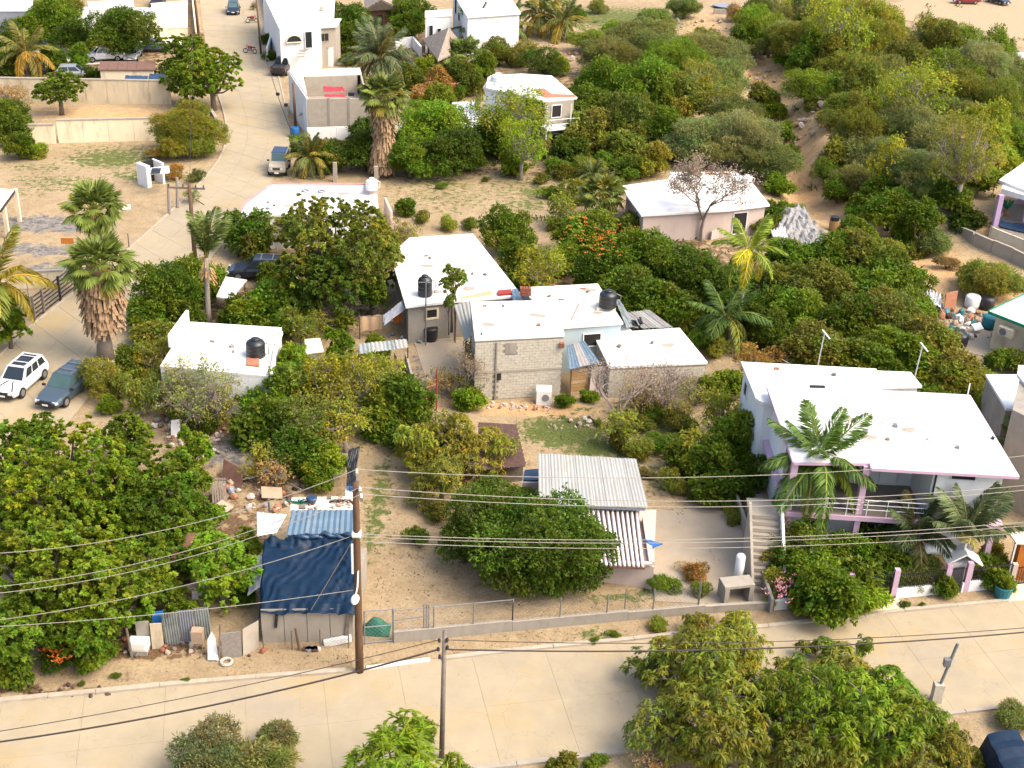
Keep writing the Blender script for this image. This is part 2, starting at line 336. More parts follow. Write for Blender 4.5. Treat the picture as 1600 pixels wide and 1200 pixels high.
def ground_material():
    m = bpy.data.materials.new('ground'); m.use_nodes = True; n = m.node_tree; N = n.nodes; L = n.links; N.clear()
    out = N.new('ShaderNodeOutputMaterial'); b = N.new('ShaderNodeBsdfPrincipled'); L.new(b.outputs[0], out.inputs[0]); b.inputs['Roughness'].default_value = .95; b.inputs['Specular IOR Level'].default_value = .1
    geo = N.new('ShaderNodeNewGeometry')
    def noise(sc, det=8, ro=.7):
        t = N.new('ShaderNodeTexNoise'); t.inputs['Scale'].default_value = sc; t.inputs['Detail'].default_value = det; t.inputs['Roughness'].default_value = ro; L.new(geo.outputs['Position'], t.inputs[0]); return t.outputs[0]
    def mr(v, a, b_, c=0., d=1.):
        r = N.new('ShaderNodeMapRange'); r.inputs[1].default_value = a; r.inputs[2].default_value = b_; r.inputs[3].default_value = c; r.inputs[4].default_value = d; L.new(v, r.inputs[0]); return r.outputs[0]
    def mix(f, A, B):
        x = N.new('ShaderNodeMix'); x.data_type = 'RGBA'; L.new(f, x.inputs[0])
        for s, c in ((x.inputs[6], A), (x.inputs[7], B)):
            if isinstance(c, tuple): s.default_value = (*c, 1)
            else: L.new(c, s)
        return x.outputs[2]
    def math_(op, a, b_):
        x = N.new('ShaderNodeMath'); x.operation = op
        for s, c in ((x.inputs[0], a), (x.inputs[1], b_)):
            if isinstance(c, (int, float)): s.default_value = c
            else: L.new(c, s)
        return x.outputs[0]
    at = N.new('ShaderNodeAttribute'); at.attribute_name = 'zone'; sp = N.new('ShaderNodeSeparateColor'); L.new(at.outputs['Color'], sp.inputs[0])
    nb, nm, nf, nfine = noise(.25), noise(1.1), noise(6, 6), noise(3.3, 8, .8)
    base = mix(mr(nb, .35, .65), (0.275, 0.198, 0.114), (0.344, 0.267, 0.163))
    base = mix(mr(nm, .42, .7, 0, .65), base, (0.186, 0.130, 0.072))
    base = mix(mr(nf, .5, .66, 0, .6), base, (0.137, 0.097, 0.049))
    def layer(mask, col, base, nz):
        s = math_('ADD', math_('MULTIPLY', mask, .95), math_('MULTIPLY', math_('SUBTRACT', nz, .5), 2.6))
        s = math_('ADD', s, math_('MULTIPLY', math_('SUBTRACT', nfine, .5), 1.1))
        return mix(mr(s, .38, .62), base, col)
    base = layer(at.outputs['Alpha'], mix(mr(noise(1.6, 8, .8), .4, .6), (0.073, 0.071, 0.071), (0.235, 0.210, 0.182)), base, nm)
    base = layer(sp.outputs[1], mix(mr(nm, .35, .65), (0.344, 0.198, 0.084), (0.413, 0.288, 0.156)), base, nm)
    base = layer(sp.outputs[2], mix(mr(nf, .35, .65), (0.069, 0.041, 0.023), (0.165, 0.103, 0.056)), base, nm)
    base = layer(sp.outputs[0], mix(mr(nf, .35, .65), (0.051, 0.072, 0.016), (0.118, 0.130, 0.039)), base, noise(1.8))
    L.new(base, b.inputs['Base Color'])
    bp = N.new('ShaderNodeBump'); bp.inputs['Strength'].default_value = .7; bp.inputs['Distance'].default_value = .12; L.new(noise(3.5, 8, .75), bp.inputs['Height']); L.new(bp.outputs[0], b.inputs['Normal'])
    MATS['ground'] = m; return m
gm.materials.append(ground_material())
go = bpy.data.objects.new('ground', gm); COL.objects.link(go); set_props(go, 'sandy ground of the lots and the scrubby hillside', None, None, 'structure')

# ------------------------------------------------------------ the lower street
UA = G0(0, 1099); UB = G0(1575, 941); LA = G0(700, 1197); LB = G0(1600, 1105)
sdir = (UB-UA)/np.linalg.norm(UB-UA); sdir = sdir[:2]; snor = np.array([sdir[1], -sdir[0]])     # snor points towards the camera
W_ST = float(np.mean([(np.array(x)[:2]-UA[:2])@snor for x in (LA, LB)]))
def ST(s, t, z=0.): p = UA[:2]+sdir*s+snor*t; return Vector((p[0], p[1], z))
def st_of(u, v, z=0.): d = G0(u, v, z)[:2]-UA[:2]; return float(d@sdir), float(d@snor)
S0, S1 = -14., 72.
mb = MB(); mb.prism([ST(S0, 0)[:2], ST(S1, 0)[:2], ST(S1, W_ST)[:2], ST(S0, W_ST)[:2]], -.05, .022)
street = mb.build('street', 'slab_side', kind='structure', label='sandy concrete street crossing the foot of the picture')
sref = st_of(757, 1100)[0]; step = 3.62; srot = math.atan2(sdir[1], sdir[0])
k0 = int((S0-sref)/step); first = {}
for r_, (t0, t1) in enumerate(((0.02, W_ST*.5), (W_ST*.5, W_ST-.02))):
    for k in range(k0, int((S1-sref)/step)):
        s0 = sref+k*step
        if r_ not in first:
            mb = MB(); mb.prism([(.005, -(t0+.004)), (step-.005, -(t0+.004)), (step-.005, -(t1-.004)), (.005, -(t1-.004))], .0, .045)
            first[r_] = mb.mesh('slab', 'slab')
        o = bpy.data.objects.new('slab', first[r_]); COL.objects.link(o); o.parent = street
        p = ST(s0, 0); o.location = (p.x, p.y, random.uniform(-.004, .004)); o.rotation_euler = (0, 0, srot)
def kerbline(pts, wd, ht, m, name, label, parent_kind='structure', seg=2.4, z=0.):
    """pts world 2D; one root with short kerb stones"""
    root = None; P = [Vector((p[0], p[1], 0)) for p in pts]
    for a, b in zip(P[:-1], P[1:]):
        L_ = (b-a).length; n = max(1, int(round(L_/seg))); d = (b-a)/n
        for i in range(n):
            mb = MB(); mb.beam(a+d*i+d.normalized()*.012+Vector((0, 0, z+ht/2)), a+d*(i+1)-d.normalized()*.012+Vector((0, 0, z+ht/2)), wd*random.uniform(.85, 1.1), ht*random.uniform(.9, 1.1))
            if root is None: root = mb.build(name, m, kind='structure', label=label)
            else: mb.build('kerb_stone', m, root)
    return root
kp = [(-60, 1103), (0, 1097), (150, 1083), (250, 1073), (400, 1060), (540, 1050)]
kerbline([G0(u, v)[:2] for u, v in kp], .28, .17, 'kerb', 'kerb', 'worn pale kerb below the big tufted trees')
kerbline([G0(u, v)[:2] for u, v in [(572, 1046), (672, 1032)]], 0.2, .13, 'roof_stained', 'kerb', 'short whitewashed kerb beside the tall brown pole')
kerbline([G0(u, v)[:2] for u, v in [(690, 1031), (800, 1018), (990, 1000), (1065, 991), (1200, 980), (1350, 963), (1412, 955), (1575, 940)]], .25, .15, 'kerb', 'kerb', 'pale kerb along the far side of the lower street')
kerbline([ST(s, W_ST+.15)[:2] for s in (S0, 10, 30, S1)], .25, .13, 'concrete_pale', 'kerb', 'kerb along the near side of the lower street')

# ------------------------------------------------------------ the curving street on the left
LE = [(-75, 640), (0, 553), (57, 500), (115, 460), (200, 392), (260, 338), (316, 285), (345, 250), (357, 215), (352, 180), (338, 140), (325, 90), (317, 45), (312, 0), (308, -40)]
RE = [(30, 760), (110, 655), (170, 585), (225, 520), (300, 440), (350, 380), (400, 318), (432, 275), (452, 238), (455, 205), (445, 160), (432, 105), (418, 50), (408, 0), (402, -40)]
def resample(P, n):
    P = [np.array(G0(*p)[:2]) for p in P]; d = [0]
    for a, b in zip(P[:-1], P[1:]): d.append(d[-1]+np.linalg.norm(b-a))
    t = np.linspace(0, d[-1], n); P = np.array(P)
    return np.stack([np.interp(t, d, P[:, 0]), np.interp(t, d, P[:, 1])], -1)
NS = 46; le, re_ = resample(LE, NS), resample(RE, NS)
for _ in range(2):
    le[1:-1] = (le[:-2]+2*le[1:-1]+le[2:])/4; re_[1:-1] = (re_[:-2]+2*re_[1:-1]+re_[2:])/4
mb = MB(); k = 0
for i in range(NS-1):
    q4 = [le[i], re_[i], re_[i+1], le[i+1]]
    mb.prism(q4, -.03, .018)
lstreet = mb.build('street', 'slab_side', kind='structure', label='curving concrete street climbing the left of the picture')
for i in range(NS-1):
    for a, b in ((0, .34), (.34, .67), (.67, 1.)):
        f = lambda j, t: le[j]*(1-t)+re_[j]*t
        P = [f(i, a), f(i, b), f(i+1, b), f(i+1, a)]; c = sum(P)/4
        P = [c+(p-c)*(1-.016/np.linalg.norm(p-c)) for p in P]
        MB().prism(P, .0, .042+random.uniform(-.004, .004)).build('slab', 'slab', lstreet)
kerbline([p for p in le[2:30]], .18, .12, 'kerb', 'kerb', 'thin kerb along the left edge of the curving street', seg=6)
kerbline([p for p in re_[22:44]], .18, .12, 'kerb', 'kerb', 'thin kerb along the right edge of the curving street', seg=6)
# paving and paths
def sheet(name, px, z, m, label, th_=.05):
    return MB().prism([G0(u, v)[:2] for u, v in px], z-th_, z).build(name, m, kind='structure', label=label)
sheet('driveway', [(1012, 800), (1150, 790), (1205, 940), (1128, 945), (1024, 940), (1016, 900)], .03, 'driveway', 'pale concrete yard between the white sheet roof and the alley')
sheet('path', [(1160, 775), (1190, 772), (1240, 945), (1203, 950)], .028, 'concrete_pale', 'narrow concrete alley beside the stairs')
sheet('pavement', [(1365, 942), (1402, 937), (1414, 955), (1352, 964)], .1, 'wall_cream', 'cream entrance slab in front of the black gate', .12)
sheet('path', [(618, 105), (633, 103), (642, 150), (630, 175), (634, 210), (620, 222), (612, 170), (622, 140)], .03, 'concrete_pale', 'winding grey garden path beside the tall dry palm')
sheet('pavement', [(642, 520), (735, 535), (745, 625), (668, 600)], .028, 'driveway', 'bare grey earth yard left of the block house')
sheet('pavement', [(1480, 490), (1548, 520), (1550, 560), (1498, 548)], float(th(*G(1520, 530)[:2]))+.04, 'driveway', 'littered concrete yard beside the green trimmed house', .3)
sheet('pavement', [(1575, 915), (1640, 905), (1640, 935), (1570, 942)], .1, 'wall_cream', 'cream pavement before the barred gate', .12)
sheet('pavement', [(-60, 20), (0, 10), (240, 12), (292, 0), (285, 70), (160, 62), (160, 100), (-60, 110)], .03, 'roof_cream', 'pale dusty parking yard at the back')
sheet('pavement', [(1345, 22), (1480, -20), (1700, -20), (1700, 130), (1545, 85), (1500, 45)], float(th(*G(1560, 50)[:2]))+.05, 'earth_sand', 'open sandy lot where the red car stands', .6)

# ------------------------------------------------------------ building helpers
def inset(pts, d):
    c = sum((Vector(p) for p in pts), Vector((0, 0)))/len(pts)
    return [c+(Vector(p)-c)*(1-d/max((Vector(p)-c).length, .1)*1.3) for p in pts]
def wall_blocks(root, a, b, z0, z1, bl=.4, bh=.2, holes=()):
    """concrete blocks set proud of their mortar wall; a, b plan points, outward side on the right of a->b"""
    a = Vector(a[:2]); b = Vector(b[:2]); d = (b-a); L_ = d.length; d /= L_; nrm = Vector((d.y, -d.x))
    vs = []; fs = []; nr = int((z1-z0)/bh)
    for r in range(nr):
        x = -bl/2 if r % 2 else 0.
        while x < L_-.05:
            xa, xb = max(x, 0)+.008, min(x+bl, L_)-.008
            za, zb = z0+r*bh+.008, z0+(r+1)*bh-.008; x += bl
            if xb-xa < .06: continue
            if any(h[0] < (xa+xb)/2 < h[1] and h[2] < (za+zb)/2 < h[3] for h in holes): continue
            pr_ = .014+random.uniform(0, .012); k = len(vs)
            for dz in (za, zb):
                for xx, pp in ((xa, 0), (xb, 0), (xb, pr_), (xa, pr_)):
                    p = a+d*xx+nrm*pp; vs.append((p.x, p.y, dz))
            fs += [(k+2, k+3, k+7, k+6), (k+4, k+5, k+6, k+7), (k+1, k+2, k+6, k+5), (k+3, k, k+4, k+7)]
    mb = MB(); mb.add(vs, fs); return mb.build('block', 'block', root, kind='stuff')
def house(name, label, cat, roof, z, wm, rm, rth=.16, over=.12, sink=0., group=None, roofz=None):
    n = len(roof); c0 = G(sum(p[0] for p in roof)/n, sum(p[1] for p in roof)/n, z)
    zg = float(th(c0.x, c0.y)); zt = zg+z
    pts = [Vector(G0(u, v, zt)[:2]) for u, v in roof]
    c = sum(pts, Vector((0, 0)))/n
    root = thing(name, label, cat, (c.x, c.y, zg), group)
    wl = inset(pts, over)
    MB().prism(wl, zg-1.0-sink, zt-rth).build('wall', wm, root)
    MB().prism(pts, zt-rth+.003, zt).build('roof', rm, root)
    root['_z'] = 0; del root['_z']
    return root, pts, wl, zg, zt
def opening(root, a, b, u, z, wd, ht, fm='wall_white', pm='glass_dark', name='window', fr=.07, bars=0, sill=False):
    """framed opening on the wall a->b (outward side on the right), u metres from a"""
    a = Vector(a[:2]); b = Vector(b[:2]); d = (b-a).normalized(); nr = Vector((d.y, -d.x)); c = a+d*u
    ang = math.atan2(d.y, d.x); P = lambda x, y, zz: (c.x+d.x*x+nr.x*y, c.y+d.y*x+nr.y*y, zz)
    m = MB()
    for sx in (-1, 1): m.box(P(sx*(wd/2+fr/2), .03, z), (fr, .1, ht+2*fr), ang)
    for sz in (-1, 1): m.box(P(0, .032, z+sz*(ht/2+fr/2)), (wd, .1, fr), ang)
    for i in range(bars): m.box(P(-wd/2+wd*(i+1)/(bars+1), .03, z), (.035, .05, ht), ang)
    o = m.build(name, fm, root)
    MB().box(P(0, .012, z), (wd, .02, ht), ang).build('pane' if name == 'window' else 'panel', pm, o)
    if sill: MB().box(P(0, .09, z-ht/2-fr-.03), (wd+.3, .18, .06), ang).build('sill', fm, o)
    return o
def parapet(root, pts, idx, zt, h=.35, wd=.15, m='wall_white'):
    n = len(pts); mb = MB()
    for i in idx:
        a, b = pts[i], pts[(i+1) % n]; d = (b-a).normalized()
        mb.beam((a.x, a.y, zt+h/2), (b.x, b.y, zt+h/2), wd, h)
    return mb.build('parapet', m, root)
def water_tank(label, u, v, z, r=.55, h=1.25, m='tank_black', group='black rooftop water tanks', pipe=True, pz=None):
    """v is the photo row of the tank's foot, z its height above ground"""
    p = G(u, v, z); zg = p.z
    t = thing('water_tank', label, 'water tank', p, group)
    k = r/.55; hh = h
    prof = [(r*.96, 0), (r, .05), (r, .18*hh), (r*.97, .2*hh), (r, .22*hh), (r, .4*hh), (r*.97, .42*hh), (r, .44*hh), (r, .62*hh), (r*.97, .64*hh), (r, .66*hh), (r, .74*hh), (r*.86, .84*hh), (r*.5, .93*hh), (r*.42, .94*hh)]
    MB().lathe(p, prof, 22).build('tank_body', m, t, smooth=True)
    MB().lathe(p+Vector((0, 0, .94*hh)), [(r*.46, 0), (r*.46, .07), (r*.36, .1), (r*.1, .12)], 16).build('lid', m, t, smooth=True)
    if pipe: MB().tube([p+Vector((r*.9, 0, .15)), p+Vector((r*1.35, -.05, .2)), p+Vector((r*1.45, -.05, .7*hh)), p+Vector((r*.9, 0, .8*hh))], .035, 6).build('pipe', 'metal_grey' if m == 'tank_black' else 'plastic_white', t)
    return t
def grid_sheet(F, nu, nv, thick=.02):
    """F(s,t)->Vector; closed thin sheet"""
    mb = MB(); P = [[Vector(F(i/nu, j/nv)) for i in range(nu+1)] for j in range(nv+1)]
    vs = [p for r in P for p in r]; k = len(vs); vs += [p-Vector((0, 0, thick)) for p in vs]
    I = lambda i, j: j*(nu+1)+i; fs = []
    for j in range(nv):
        for i in range(nu):
            fs.append((I(i, j), I(i+1, j), I(i+1, j+1), I(i, j+1))); fs.append((k+I(i, j), k+I(i, j+1), k+I(i+1, j+1), k+I(i+1, j)))
    for i in range(nu): fs.append((I(i, 0), k+I(i, 0), k+I(i+1, 0), I(i+1, 0))); fs.append((I(i, nv), I(i+1, nv), k+I(i+1, nv), k+I(i, nv)))
    for j in range(nv): fs.append((I(0, j), I(0, j+1), k+I(0, j+1), k+I(0, j))); fs.append((I(nu, j), k+I(nu, j), k+I(nu, j+1), I(nu, j+1)))
    return mb.add(vs, fs)
def bil(A, B, C_, D, s, t): return (A*(1-s)+B*s)*(1-t)+(D*(1-s)+C_*s)*t       # A back-left, B back-right, C front-right, D front-left
def corrugated(root, A, B, C_, D, npan, m, pitch=.25, amp=.03, rows=1, name='roof_sheet', mats=None):
    W_ = ((B-A).length+(C_-D).length)/2; nw = max(2, int(W_/npan/pitch)); sub = 4
    for i in range(npan):
        for r in range(rows):
            s0, s1 = i/npan, (i+1)/npan+(.012 if i < npan-1 else 0); t0, t1 = r/rows, (r+1)/rows
            def F(s, t):
                S = s0+(s1-s0)*s; T = t0+(t1-t0)*t; p = bil(A, B, C_, D, S, T)
                return p+Vector((0, 0, amp*math.sin(2*math.pi*s*nw)+(.02 if i % 2 else 0)+(.015 if r < rows-1 else 0)*(T-.5)))
            grid_sheet(F, nw*sub, 1, .012).build(name, (mats[(i+r) % len(mats)] if mats else m), root)
def posts(pts, z0, z1, wd, m, name, root):
    for p in pts: MB().beam((p[0], p[1], z0), (p[0], p[1], z1), wd, wd, (0, 1, 0)).build(name, m, root)
def P0(u, v, z=0.): return Vector(G0(u, v, z))
# ------------------------------------------------------------ central houses
# block house
bh, bp_, bw, bg, bz = house('block_house', 'tall grey block house with white flat roof in the middle of the picture', 'house', [(735, 471), (873, 469), (882, 523), (742, 530)], 4.55, 'mortar', 'roof_white', over=.05)
a, b = bw[3], bw[2]
wall_blocks(bh, a, b, bg+.05, bz-.3, holes=[(1.32, 1.55, 0, 2.2), (1.95, 2.75, 3.3, 4.15)])
wall_blocks(bh, bw[0], bw[3], bg, bz-.3)
mb = MB(); d = (b-a).normalized(); n_ = Vector((d.y, -d.x))
mb.beam((*(a+n_*.04), bg+2.12), (*(b+n_*.04), bg+2.12), .07, .16); mb.build('beam', 'concrete_pale', bh)
MB().beam((*(a+d*1.42+n_*.03), bg), (*(a+d*1.42+n_*.03), bz-.3), .1, .2, (0, 1, 0)).build('pillar', 'concrete', bh)
MB().box((*(a+d*2.35+n_*.0), bg+3.72), (.78, .06, .82), math.atan2(d.y, d.x)).build('blocked_window', 'concrete', bh)
MB().prism([a+d*1.35+n_*.06, a+d*1.75+n_*.06, a+d*1.75+n_*.12, a+d*1.35+n_*.12], [bg+1.5]*4, [bg+1.55, bg+1.55, bg+2.0, bg+2.0]).build('rag', 'tarp_black', bh)
MB().box((*(b-d*.1+n_*.1), bg+3.85), (.32, .3, .3), 0).build('brick_stub', 'brick_red', bh)
for i in range(2): MB().lathe(Vector((*(a+d*(.5+2.2*i)-n_*(.6+4.2*i)), bz)), [(.07, 0), (.07, .1)], 8).build('vent_pipe', 'metal_dark', bh)
# white appliance leaning on it
p = G(849, 629); t = thing('washing_machine', 'old white top loader standing against the foot of the block house', 'washing machine', p)
MB().box(p+Vector((0, 0, .5)), (1.0, .7, 1.0), .05).build('cabinet', 'plastic_white', t)
MB().lathe(p+Vector((.1, -.36, .5)), [(.01, 0), (.26, .0)], 4)
mb = MB(); mb.tube([p+Vector((.12, -.34, .55)), p+Vector((.12, -.39, .55))], .24, 18); mb.build('door', 'rim', t)
MB().box(p+Vector((0, .28, 1.06)), (1.0, .14, .14), .05).build('control_panel', 'plastic_white', t)
# pale blue house
h2, p2, w2_, g2, z2 = house('pale_blue_house', 'pale blue house with cream flat roof behind the block house', 'house', [(815, 449), (934, 443), (974, 504), (868, 512)], 3.6, 'wall_pale_blue', 'roof_cream', over=.15)
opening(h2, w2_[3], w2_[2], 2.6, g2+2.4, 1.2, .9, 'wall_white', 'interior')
mb = MB(); q = P0(893, 500, z2); q2 = P0(905, 474, z2); mb.beam(q+Vector((0, 0, .03)), q2+Vector((0, 0, .03)), .08, .05); mb.build('roof_pipe', 'concrete', h2)
for u, v in ((911, 451), (877, 468), (862, 446)): MB().beam(P0(u-4, v, z2+.03), P0(u+4, v, z2+.03), .16, .06).build('roof_brick', 'brick_red', h2)
MB().prism([P0(932, 485, z2)[:2], P0(962, 484, z2)[:2], P0(957, 472, z2)[:2], P0(934, 473, z2)[:2]], z2+.002, z2+.18).build('tank_plinth', 'roof_cream', h2)
water_tank('black water tank on the cream roof behind the block house', 949, 479, z2+.18, .62, 1.25)
t = thing('brick_stack', 'small stack of red bricks at the back left corner of the cream roof', 'bricks', P0(820, 460, z2))
for k in range(3):
    for j in range(4):
        MB().box(P0(815+j*4, 461, z2)+Vector((0, 0, .1+.2*k)), (.24, .4, .18), random.uniform(-.1, .1)).build('brick', 'brick_red', t)
# right block house
h3, p3_, w3, g3, z3 = house('block_shed', 'low block house with bright white roof right of the block house', 'house', [(926, 521), (1062, 512), (1106, 566), (952, 573)], 2.35, 'mortar', 'roof_white', over=.06)
wall_blocks(h3, w3[3], w3[2], g3+.02, z3-.2); wall_blocks(h3, w3[0], w3[3], g3+.02, z3-.2)
house('outhouse', 'small white roofed annex between the pale blue house and low block house', 'outhouse', [(947, 507), (974, 504), (987, 516), (953, 520)], 2.5, 'wall_pale_blue', 'roof_white', over=.05)
# metal canopy and door
cz = 2.35
t = thing('metal_canopy', 'pale blue metal canopy between the two block houses', 'canopy', G(910, 600))
corrugated(t, P0(886, 540, cz+.35), P0(913, 532, cz+.35), P0(938, 567, cz), P0(889, 577, cz), 3, 'sheet_blue', .2, .015, mats=['sheet_blue', 'sheet_grey'])
posts([P0(893, 577, cz), P0(936, 568, cz)], 0, cz-.05, .09, 'wood', 'post', t)
da, db = P0(890, 618), P0(916, 614)
t = thing('wooden_door', 'ochre wooden gate under the pale blue canopy', 'gate', (da+db)/2)
for k in range(7):
    z_ = .12+k*.28; MB().beam(da+Vector((0, 0, z_)), db+Vector((0, 0, z_)), .05, .24).build('plank', 'wood_ochre' if k % 3 else 'plywood', t)
for e in (da, db): MB().beam(e, e+Vector((0, 0, 2.1)), .12, .12, (0, 1, 0)).build('door_post', 'wood_ochre', t)
q0, q1 = P0(920, 620), P0(942, 617)
mb = MB(); mb.add([q0, q1, q1+Vector((.1, .5, 1.9)), q0+Vector((.1, .5, 1.9)), q0+Vector((0, .05, 0)), q1+Vector((0, .05, 0)), q1+Vector((.1, .55, 1.9)), q0+Vector((.1, .55, 1.9))], [(0, 1, 2, 3), (7, 6, 5, 4), (0, 4, 5, 1), (1, 5, 6, 2), (2, 6, 7, 3), (3, 7, 4, 0)])
mb.build('leaning_board', 'wall_pink', label='pale pink board leaning right of the ochre wooden gate', cat='board')
# rusty roofs behind
t = thing('sheet_roof_shelter', 'rippled grey sheet roof running back right of the water tank', 'shelter', G(1010, 530))
corrugated(t, P0(975, 489, 2.6), P0(1014, 484, 2.6), P0(1052, 512, 2.2), P0(1003, 513, 2.2), 4, 'sheet_grey', .22, .035, mats=['sheet_grey', 'sheet_grey', 'sheet_white'])
posts([P0(978, 492, 2.6), P0(1048, 512, 2.2)], 0, 2.2, .1, 'wood', 'post', t)
t = thing('sheet_roof_shelter', 'narrow steep zinc sheet roof hugging the right side of the cream roof', 'shelter', G(990, 520))
corrugated(t, P0(961, 468, 3.3), P0(968, 468, 3.0), P0(994, 510, 2.5), P0(979, 512, 3.1), 2, 'sheet_zinc', .2, .03)
for k in range(5): MB().box(P0(985+k*4, 509, 2.6)+Vector((0, 0, .1*k)), (.7, .5, .08), k*.4, (.3*k, .4)).build('loose_sheet', 'sheet_zinc' if k % 2 else 'metal_dark', t)
posts([P0(975, 495, 2.5)], 0, 2.5, .1, 'wood', 'post', t)
# mid white roof house
h6, p6, w6, g6, z6 = house('white_roof_house', 'grey walled house with broad bright white roof left of the cream roof', 'house', [(610, 398), (640, 371), (739, 365), (816, 462), (712, 470), (634, 479)], 3.1, 'concrete', 'roof_white', over=.35)
fa, fb = P0(641, 545), P0(712, 537)
for u0 in (2.0,): opening(h6, w6[5], w6[4], 1.75, g6+2.15, .75, .62, 'wall_cream', 'interior', fr=.14)
for e in ((711, 471),): MB().beam(P0(*e, 3.1)-Vector((0, 0, 3.1)), P0(*e, 3.1)-Vector((0, 0, .1)), .1, .1, (0, 1, 0)).build('post', 'wood_grey', h6)
water_tank('tall black water tank half hidden by leaves on the broad white roof', 664, 461, 3.12, .52, 1.55)
mb = MB(); q = P0(665, 540); mb.tube([q, q+Vector((0, 0, 5.2))], .05, 6); mb.tube([q+Vector((-.5, 0, 4.9)), q+Vector((.5, 0, 4.9))], .025, 4)
mb.build('aerial_mast', 'galvanised', label='thin pipe mast in front of the grey walled house', cat='mast')
def drape(label, px4, zs, m, cat='sheet', name='draped_sheet', amp=.06, nu=18, nv=10, f=3., thick=.03, group=None, sag=0., hang=0.):
    A, B, C_, D = [P0(*p, z) for p, z in zip(px4, zs)]; sd_ = random.uniform(0, 99)
    def F(s, t):
        p = bil(A, B, C_, D, s, t); e = min(s, 1-s, t, 1-t)
        dz = amp*(float(fbm(s*f+sd_, t*f+sd_*1.3, 4))-.47)*2.2+amp*.5*math.sin((s*11+t*3)*f+sd_)*float(vnoise(s*4+sd_, t*4))-sag*math.sin(math.pi*s)*math.sin(math.pi*t)
        if hang and e < .04: dz -= hang*(.6+.6*float(vnoise(s*14+sd_, t*14)))
        return p+Vector((0, 0, dz))
    return grid_sheet(F, nu, nv, thick).build(name, m, smooth=True, label=label, cat=cat, group=group)
drape('tan cloth awning at the front edge of the broad white roof', [(722, 463), (766, 454), (774, 463), (716, 474)], [3.25, 3.4, 3.0, 2.9], 'tan_cloth', 'awning')
MB().prism([P0(777, 457, 3.1)[:2], P0(799, 455, 3.1)[:2], P0(800, 461, 3.1)[:2], P0(778, 463, 3.1)[:2]], 2.98, 3.28).build('red_crate', 'red_paint', label='flat red panel beside the tan cloth awning', cat='panel')
t = thing('lean_to', 'narrow pale sheet lean-to along the left side of the block house', 'lean-to', G(728, 540))
corrugated(t, P0(709, 476, 2.9), P0(734, 471, 3.1), P0(741, 520, 3.0), P0(727, 534, 2.4), 2, 'sheet_white', .25, .02, rows=2)
posts([P0(712, 480, 2.8), P0(728, 532, 2.4)], 0, 2.5, .09, 'wood', 'post', t)
t = thing('lean_to', 'pale blue sheet strip between the broad white roof and the cream roof', 'lean-to', G(806, 470))
corrugated(t, P0(800, 452, 3.3), P0(808, 450, 3.3), P0(817, 469, 3.2), P0(801, 470, 3.2), 1, 'sheet_blue', .25, .02)
# dark cloth awning by big tree, hanging laundry, drum
drape('slate grey awning between the large dark tree and grey walled house', [(600, 492), (628, 470), (634, 482), (600, 508)], [2.3, 2.9, 2.6, 1.9], 'tarp_grey', 'awning', amp=.1)
la, lb = G(562, 530), G(645, 520)
t = thing('clothes_line', 'sagging clothes line left of the grey walled house', 'clothes line', la)
posts([la, lb], 0, 1.9, .09, 'wood', 'post', t); MB().tube([la+Vector((0, 0, 1.8)), (la+lb)/2+Vector((0, 0, 1.65)), lb+Vector((0, 0, 1.8))], .015, 4).build('line', 'wire', t)
for s0, s1, h_, m, lab in ((.02, .42, 1.1, 'tan_cloth', 'tan blanket hanging on the clothes line'), (.43, .62, .6, 'white_cloth', 'white cloth hanging on the clothes line'), (.64, .8, .7, 'orange_cloth', 'bright orange cloth hanging on the clothes line'), (.82, .98, 1.2, 'tarp_silver', 'pale green grey sheet hanging at the right end of the clothes line')):
    F = lambda s, t_: (la*(1-(s0+(s1-s0)*s))+lb*(s0+(s1-s0)*s))+Vector((0, -.06*math.sin(s*14)-.05*t_, 1.72-t_*h_+.04*math.sin(s*9)))
    MB(); mb = MB(); nu, nv = 12, 5
    vs = [F(i/nu, j/nv) for j in range(nv+1) for i in range(nu+1)]; k = len(vs); vs += [v+Vector((0, .025, 0)) for v in vs]
    I = lambda i, j: j*(nu+1)+i
    fs = [(I(i, j), I(i, j+1), I(i+1, j+1), I(i+1, j)) for j in range(nv) for i in range(nu)]; fs += [tuple(x+k for x in f[::-1]) for f in fs]
    mb.add(vs, fs).build('cloth', m, label=lab, cat='laundry', group='laundry on the clothes line')
p = G(673, 532); t = thing('rubbish_drum', 'black drum in front of the grey block wall window', 'drum', p)
MB().lathe(p, [(.42, 0), (.48, .3), (.5, .95), (.53, 1.0)], 18).build('drum_body', 'tank_black', t, smooth=True); MB().lathe(p+Vector((0, 0, 1)), [(.5, 0), (.45, .06), (.1, .1)], 18).build('lid', 'tarp_black', t)
p = G(687, 516); t = thing('rubbish_drum', 'dark stacked tubs against the grey wall below the small cream framed window', 'tub', p)
for k in range(2): MB().box(p+Vector((.1*k, 0, .35+.6*k)), (.9-.2*k, .7, .55), .2*k).build('tub', 'tarp_black', t)
